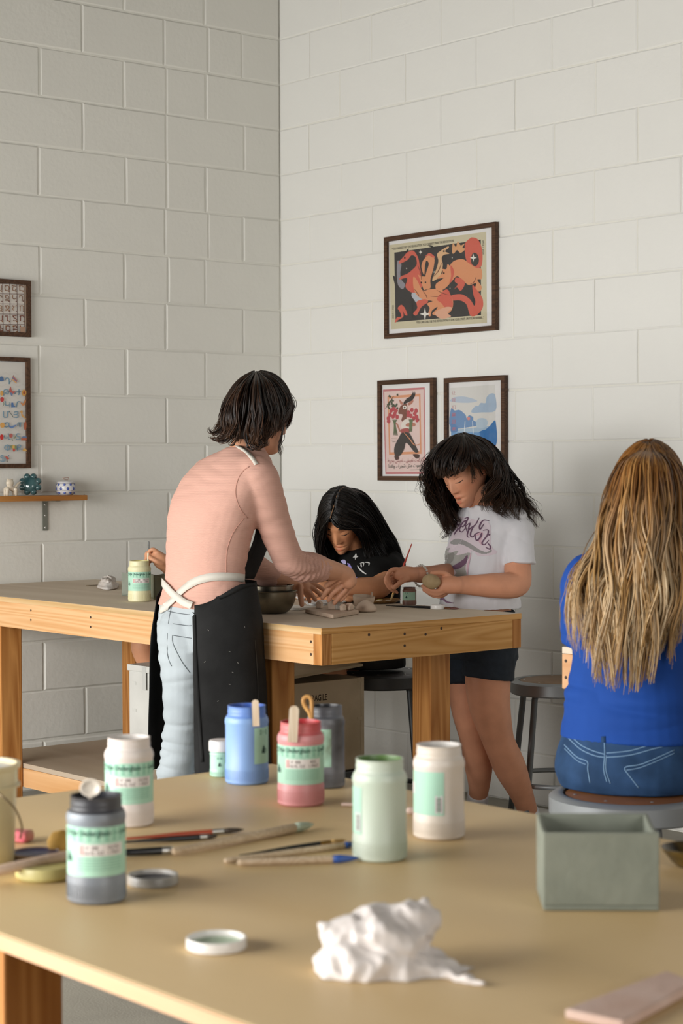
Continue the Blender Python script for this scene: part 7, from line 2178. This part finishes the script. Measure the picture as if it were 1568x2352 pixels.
# ------------------------------------------------------------------ the blonde girl on the stool
def girl_blonde():
    D0 = 4.22
    def P(px, py, dd=0.0): return pt(px, py, D0 + dd)
    base = P(1445, 1800); base.z = .612
    T = person('girl with very long blonde hair in a blue T-shirt sitting with her back turned', base)
    g_ = imgdir(.43, 0, -.90); h_ = g_.cross(ZD)
    sk = skin('blonde', '#dca584')
    b = MB()
    torso(b, [(P(1447, 1790), .14, .11), (P(1445, 1720), .14, .105), (P(1445, 1640), .115, .085), (P(1450, 1540), .105, .08), (P(1455, 1430), .115, .085), (P(1462, 1330), .13, .075), (P(1470, 1285), .08, .055), (P(1478, 1262), .05, .05)], h_, g_)
    limb(b, [(P(1472, 1290), .045), (P(1480, 1240, .01), .044), (P(1486, 1200, .02), .05)])
    core = remesh(b, .006, 3)
    arms = []
    for sgn, sx in ((-1, 1350), (1, 1580)):
        m = MB(); s0 = P(sx, 1330, .02); e0 = P(sx - sgn * -12 if sgn < 0 else sx + 8, 1500, .12)
        e0 = s0 + ZD * -.20 + g_ * .10 + h_ * (.02 * sgn)
        w0 = e0 + g_ * .20 + h_ * (-.06 * sgn) + ZD * .02
        limb(m, [(s0, .042), (s0.lerp(e0, .5), .041), (e0, .039), (e0.lerp(w0, .5), .036), (w0, .026)], 20, 36)
        k0 = w0 + (w0 - e0).normalized() * .03
        limb(m, [(w0, .026), (k0, .029), (k0 + g_ * .03, .022)])
        for i in range(4): fingers(m, [k0 + g_ * .03 + h_ * ((i - 1.5) * .018), k0 + g_ * .06 + h_ * ((i - 1.5) * .02) - ZD * .004, k0 + g_ * (.085 - .008 * abs(i - 1.3)) + h_ * ((i - 1.5) * .02) - ZD * .012])
        fingers(m, [k0 - h_ * (.022 * sgn), k0 + g_ * .025 - h_ * (.04 * sgn) - ZD * .006, k0 + g_ * .05 - h_ * (.045 * sgn) - ZD * .012], .0105, .008)
        arms.append(remesh(m, .0032, 3))
    hm, fr = head_mesh(P(1489, 1136, .03), imgdir(.42, -.10, -.90), imgdir(.03, 1, -.02), .97)
    soft('body', join_meshes('body', [core] + arms + [hm]), sk, T)
    face_lines(T, hm, fr, '#6b4c30')
    # blue shirt
    b = MB()
    torso(b, [(P(1447, 1694), .158, .122), (P(1446, 1660), .152, .116), (P(1446, 1600), .147, .110), (P(1449, 1530), .133, .102), (P(1452, 1430), .138, .102), (P(1460, 1345), .150, .094), (P(1466, 1303), .118, .075), (P(1474, 1275), .068, .058)], h_, g_, pw=2.3)
    for sgn, sx in ((-1, 1350), (1, 1580)):
        s0 = P(sx, 1335, .02); e0 = s0 + ZD * -.138 + g_ * .055 + h_ * (.026 * sgn)
        limb(b, [(P(sx + (40 if sgn < 0 else -40), 1325, .02), .058), (s0, .060), (s0.lerp(e0, .5), .058), (e0, .055)], 22, 26, caps=False)
    sh = remesh(b, .0045, 5)
    def amp(p): return .0045 + .008 * math.exp(-((p.z - P(1450, 1610).z) / .045) ** 2)
    wrinkle(sh, amp, (6, 6, 24), seed=12)
    soft('t_shirt', sh, mat('royal_blue_cotton', '#1d4796', .8, spec=.2, var=.08, vscale=14, bump=.03, bscale=350), T)
    # jeans and legs
    b = MB()
    torso(b, [(P(1448, 1812), .150, .122), (P(1447, 1780), .166, .135), (P(1446, 1730), .164, .130), (P(1446, 1680), .148, .115), (P(1446, 1660), .140, .108)], h_, g_)
    for sgn in (-1, 1):
        hp = P(1447, 1775) + h_ * (.085 * sgn) + g_ * .05; kn = hp + g_ * .36 + h_ * (.03 * sgn); kn.z = hp.z + .0
        an = kn + g_ * -.14; an.z = .25
        limb(b, [(hp, .082), (hp.lerp(kn, .5), .074), (kn, .056), (kn.lerp(an, .5), .05), (an, .042)], 20, 36)
    je = remesh(b, .005, 4); 
    bmin = .6135
    for v in je.vertices:
        if v.co.z < bmin and (v.co - Vector((3.935, -2.147, v.co.z))).length < .2: v.co.z = bmin
    wrinkle(je, .003, (10, 10, 22), seed=6)
    soft('jeans', je, mat('indigo_denim', '#213a59', .8, col2='#2d4a70', vscale=16, bump=.08, bscale=350, spec=.2), T)
    b = MB()
    for sgn in (-1, 1):
        hp = P(1447, 1775) + h_ * (.085 * sgn) + g_ * .05; kn = hp + g_ * .36 + h_ * (.03 * sgn); an = kn + g_ * -.14
        shoe(b, Vector((an.x, an.y, 0)), g_, .21, z=.192)
    soft('shoes', remesh(b, .006, 2), mat('white_sneaker', '#c9c7c2', .6), T)
    bv = bvh_of(je); ms = mat('pale_denim_stitch', '#6f8fae', .8)
    def c(x, y): return (1120 + x / 2.45, 1000 + y / 2.45)
    for path, w in (([(450, 1672), (520, 1740), (600, 1778), (660, 1795)], .0022), ([(440, 1690), (520, 1765), (600, 1802), (655, 1812)], .0022), ([(668, 1788), (800, 1775), (920, 1740), (1020, 1720)], .0022), ([(668, 1812), (800, 1800), (930, 1765), (1040, 1738)], .0022),
                    ([(655, 1715), (658, 1800), (652, 1880), (670, 1950)], .0022), ([(668, 1800), (664, 1880), (690, 1960)], .0018),
                    ([(430, 1740), (500, 1810), (560, 1835), (562, 1880), (575, 1955)], .0022), ([(432, 1762), (500, 1828), (552, 1852)], .0018),
                    ([(1050, 1770), (940, 1820), (850, 1855), (768, 1868), (800, 1920), (850, 1985)], .0022), ([(1050, 1788), (940, 1838), (850, 1872), (780, 1884)], .0018)):
        cloth_ribbon(T, 'stitching', bv, [c(*q) for q in path], w, ms, .0006, 26, .0005)
    q = hit(bv, *c(652, 1705))
    if q: cloth_ribbon(T, 'belt_loop', bv, [c(652, 1695), c(652, 1730)], .010, mat('indigo_denim', '#213a59'), .002, 6, .0015)
    # hair
    mb = MB(); hair_cap(mb, fr, .003, .06, -.07, tint('#6b4423'), .05)
    pal = ['#5a3718', '#6b441f', '#7d5228', '#946535', '#4a2d13', '#a87c48', '#8a5e30']
    def cf(r):
        c0 = tint(r.choice(pal), r.uniform(.75, 1.15)); e = tint(r.choice(['#d2b184', '#c09a66', '#dcc096', '#b08a56', '#e4cca6']), r.uniform(.8, 1.15)); k = r.uniform(.55, 1.0)
        return lambda t: tuple(c0[i] + (e[i] - c0[i]) * k * smoothstep(.22, .85, t) for i in range(3)) + (1,)
    def g(l): return [P(*q) for q in l]
    # from the left ear round the back to the right ear
    G = [g([(1480, 1027, .03), (1430, 1050, .06), (1405, 1110, .06), (1395, 1190, .03), (1375, 1255, .0), (1335, 1310, -.02), (1312, 1380, -.02), (1302, 1460, .0)]),
         g([(1482, 1026, .02), (1428, 1055, .01), (1405, 1115, -.01), (1396, 1190, -.03), (1385, 1260, -.06), (1350, 1325, -.08), (1335, 1410, -.10), (1335, 1510, -.11)]),
         g([(1484, 1026, .01), (1432, 1060, -.05), (1412, 1120, -.07), (1402, 1200, -.09), (1394, 1280, -.10), (1372, 1350, -.125), (1362, 1450, -.14), (1362, 1575, -.15)]),
         g([(1486, 1026, .0), (1442, 1060, -.08), (1428, 1130, -.10), (1422, 1210, -.12), (1415, 1300, -.13), (1400, 1370, -.15), (1394, 1470, -.16), (1392, 1592, -.165)]),
         g([(1488, 1026, .0), (1462, 1060, -.095), (1455, 1130, -.12), (1450, 1220, -.135), (1445, 1310, -.145), (1436, 1390, -.16), (1430, 1490, -.17), (1430, 1600, -.175)]),
         g([(1490, 1026, .0), (1488, 1060, -.10), (1486, 1130, -.125), (1482, 1220, -.14), (1478, 1310, -.15), (1472, 1390, -.165), (1468, 1490, -.17), (1466, 1596, -.175)]),
         g([(1492, 1026, .0), (1516, 1060, -.09), (1520, 1130, -.11), (1516, 1220, -.13), (1512, 1310, -.14), (1508, 1390, -.155), (1504, 1480, -.16), (1498, 1570, -.165)]),
         g([(1494, 1026, .01), (1540, 1062, -.07), (1552, 1130, -.08), (1550, 1220, -.10), (1544, 1310, -.115), (1538, 1390, -.135), (1532, 1460, -.14), (1524, 1540, -.145)]),
         g([(1496, 1027, .02), (1552, 1062, -.03), (1575, 1125, -.03), (1575, 1210, -.05), (1566, 1300, -.07), (1556, 1380, -.10), (1550, 1440, -.11), (1540, 1500, -.12)]),
         g([(1498, 1028, .04), (1558, 1064, .04), (1582, 1125, .05), (1585, 1200, .03), (1590, 1270, .0), (1600, 1330, -.02), (1605, 1390, -.02), (1602, 1450, .0)])]
    hair_guides(mb, G, 1750, .0024, cf, 31, (.011, 1.8), .006, .018, 28, 4, .16, center=fr[0], flat=.55, fr=fr, margin=.012, locks=120, clump=.45)
    hair_guides(mb, G[1:9], 120, .0015, cf, 32, (.009, 2.1), .010, .0, 34, 4, .2)
    fly = [g([(1410, 1100, .04), (1396, 1180, .0), (1360, 1260, -.03), (1312, 1340, -.02), (1298, 1420, .0), (1306, 1490, .02)]), g([(1420, 1120, .0), (1400, 1190, -.03), (1370, 1270, -.06), (1325, 1345, -.07), (1318, 1440, -.08), (1325, 1520, -.08)])]
    hair_guides(mb, fly, 30, .0013, cf, 33, (.006, 1.6), .008, 0, 26, 4, .2)
    top_ = [g([(1490, 1026, .0), (1450, 1040, .06), (1420, 1080, .12), (1412, 1150, .13), (1405, 1230, .10), (1395, 1290, .06)]), g([(1490, 1026, .0), (1530, 1042, .07), (1562, 1085, .13), (1570, 1150, .14), (1572, 1230, .10), (1580, 1290, .06)])]
    hair_guides(mb, [G[0], top_[0]], 90, .004, cf, 34, (.004, 1.5), .006, .01, 24, 5, .2, center=fr[0], fr=fr, margin=.012); hair_guides(mb, [G[9], top_[1]], 90, .004, cf, 35, (.004, 1.5), .006, .01, 24, 5, .2, center=fr[0], fr=fr, margin=.012)
    soft('hair', mb.mesh('hair'), hair_mat('blonde_hair', .34), T)


girl_blonde()


# ------------------------------------------------------------------ the child hidden behind the woman, only hand and knee in view
def hidden_child():
    D0 = 7.45
    def P(px, py, dd=0.0): return pt(px, py, D0 + dd)
    base = P(492, 1490); base.z = 0
    T = person('child hidden behind the woman, only the hand with a brush and a knee showing', base)
    sk = skin('hidden_child', '#cf9572')
    b = MB()
    torso(b, [(P(492, 1480), .12, .10), (P(490, 1410), .11, .085), (P(488, 1340), .115, .085), (P(486, 1290), .12, .07), (P(484, 1262), .07, .05), (P(482, 1245), .045, .045)], XD, YD)
    limb(b, [(P(484, 1260), .044), (P(480, 1235, -.01), .044), (P(478, 1215, -.02), .05)])
    for px in (470, 512):
        hp = P(px, 1480); hp.z = .655; kn = hp + Vector((-.03, -.36, 0)); kn.z = .660
        if px == 470: kn = pt(376, 1494, 7.02)
        an = kn + Vector((0, .22, 0)); an.z = .25
        limb(b, [(hp, .066), (hp.lerp(kn, .5), .060), (kn, .048), (kn.lerp(an, .5), .044), (an, .032), (an + Vector((0, -.08, -.03)), .028)], 18, 36)
    core = remesh(b, .009, 3)
    m = MB(); H = -.78
    def Q(px, py, dd=0.0): return pt(px, py, D0 + H + dd)
    limb(m, [(P(440, 1290, .02), .04), (P(430, 1330, -.2), .039), (P(425, 1345, -.38), .038), (Q(400, 1312, .12), .033), (Q(381, 1299, .02), .025)], 20, 40)
    limb(m, [(Q(383, 1299, .02), .026), (Q(370, 1288, .0), .029), (Q(362, 1280, .0), .024)])
    fingers(m, [Q(364, 1270, -.01), Q(352, 1262, -.015), Q(343, 1266, -.012), Q(340, 1276, -.005)])
    fingers(m, [Q(360, 1276, .008), Q(346, 1268, .008), Q(336, 1272, .006), Q(337, 1284, .004)])
    fingers(m, [Q(358, 1284, .02), Q(345, 1278, .02), Q(335, 1284, .016), Q(337, 1294, .012)])
    fingers(m, [Q(358, 1290, .03), Q(348, 1288, .03), Q(341, 1293, .026), Q(342, 1300, .024)], .0075, .0055)
    fingers(m, [Q(372, 1294, -.02), Q(360, 1290, -.03), Q(349, 1284, -.025), Q(343, 1280, -.012)], .0105, .008)
    am = remesh(m, .0036, 3)
    m2 = MB(); limb(m2, [(P(530, 1290, .02), .04), (P(540, 1345, -.15), .038), (P(520, 1350, -.35), .034), (P(490, 1352, -.45), .025)], 18, 30)
    limb(m2, [(P(490, 1352, -.45), .026), (P(478, 1352, -.47), .026)])
    for i in range(4): fingers(m2, [P(478, 1347 + i * 4, -.47), P(466, 1348 + i * 4, -.48), P(456, 1352 + i * 3, -.48)])
    fingers(m2, [P(484, 1358, -.48), P(474, 1362, -.5), P(466, 1362, -.5)], .0105, .008)
    am2 = remesh(m2, .0035, 3)
    hm, fr = head_mesh(P(478, 1190, -.03), imgdir(-.6, -.5, .6), imgdir(-.1, .85, .4), .95)
    soft('body', join_meshes('body', [core, am, am2, hm]), sk, T)
    face_lines(T, hm, fr, '#2a1d16')
    b = MB()
    torso(b, [(P(492, 1460), .14, .112), (P(490, 1400), .135, .105), (P(488, 1335), .14, .10), (P(486, 1292), .14, .085), (P(484, 1266), .09, .065), (P(483, 1252), .055, .055)], XD, YD)
    limb(b, [(P(462, 1282, .0), .052), (P(442, 1292, .01), .053), (P(434, 1318, -.1), .05)], 18, 18); limb(b, [(P(508, 1282, .0), .052), (P(530, 1292, .01), .053), (P(536, 1322, -.08), .05)], 18, 18)
    soft('t_shirt', remesh(b, .006, 4), mat('grey_cotton', '#77797c', .85), T)
    b = MB()
    torso(b, [(P(492, 1500), .145, .12), (P(492, 1460), .14, .115)], XD, YD)
    for px in (470, 512):
        hp = P(px, 1480); hp.z = .66; limb(b, [(hp, .078), (hp + Vector((-.02, -.13, .005)), .074)], 18, 10)
    soft('shorts', remesh(b, .006, 4), mat('dark_denim', '#1c2632'), T)
    mb = MB(); hair_cap(mb, fr, .010, .06, -.07, tint('#1a120d'), .048)
    def g(l): return [P(*q) for q in l]
    G = []
    for i in range(10):
        a = math.radians(60 + i * 240 / 9 + 30); pos, f, u, s, sc = fr
        d = (f * math.cos(a) + s * math.sin(a))
        top_ = pos + u * .118; side = pos + d * .092 + u * .02
        G.append([top_, top_.lerp(side, .6) + d * .03 + u * .02, side, side - ZD * .07, side - ZD * .12 - d * .01])
    def cf(r): return tint(r.choice(['#17100c', '#1e1511', '#281b14']), r.uniform(.7, 1.3))
    hair_guides(mb, G, 160, .004, cf, 41, (.003, 1.5), .005, .01, 14, 5, .15, center=fr[0])
    soft('hair', mb.mesh('hair'), hair_mat('dark_brown_hair'), T)
    A, B = Q(341.5, 1245, -.004), Q(339.5, 1297, -.02)
    brush('slim pale brush held upright over the yellow jar', A, B, .0036, mat('grey_steel_handle', '#8b8d8c', .35, .5), mat('cream_lacquer', '#d8cfb4', .4), mat('yellow_bristle', '#d3c88a', .6), (.45, .40, .15), taper=.8)
    stool('metal stool hidden behind the woman under the child', (base.x, base.y - .02), .585, M_STOOLD, M_SEATK, .2)


hidden_child()
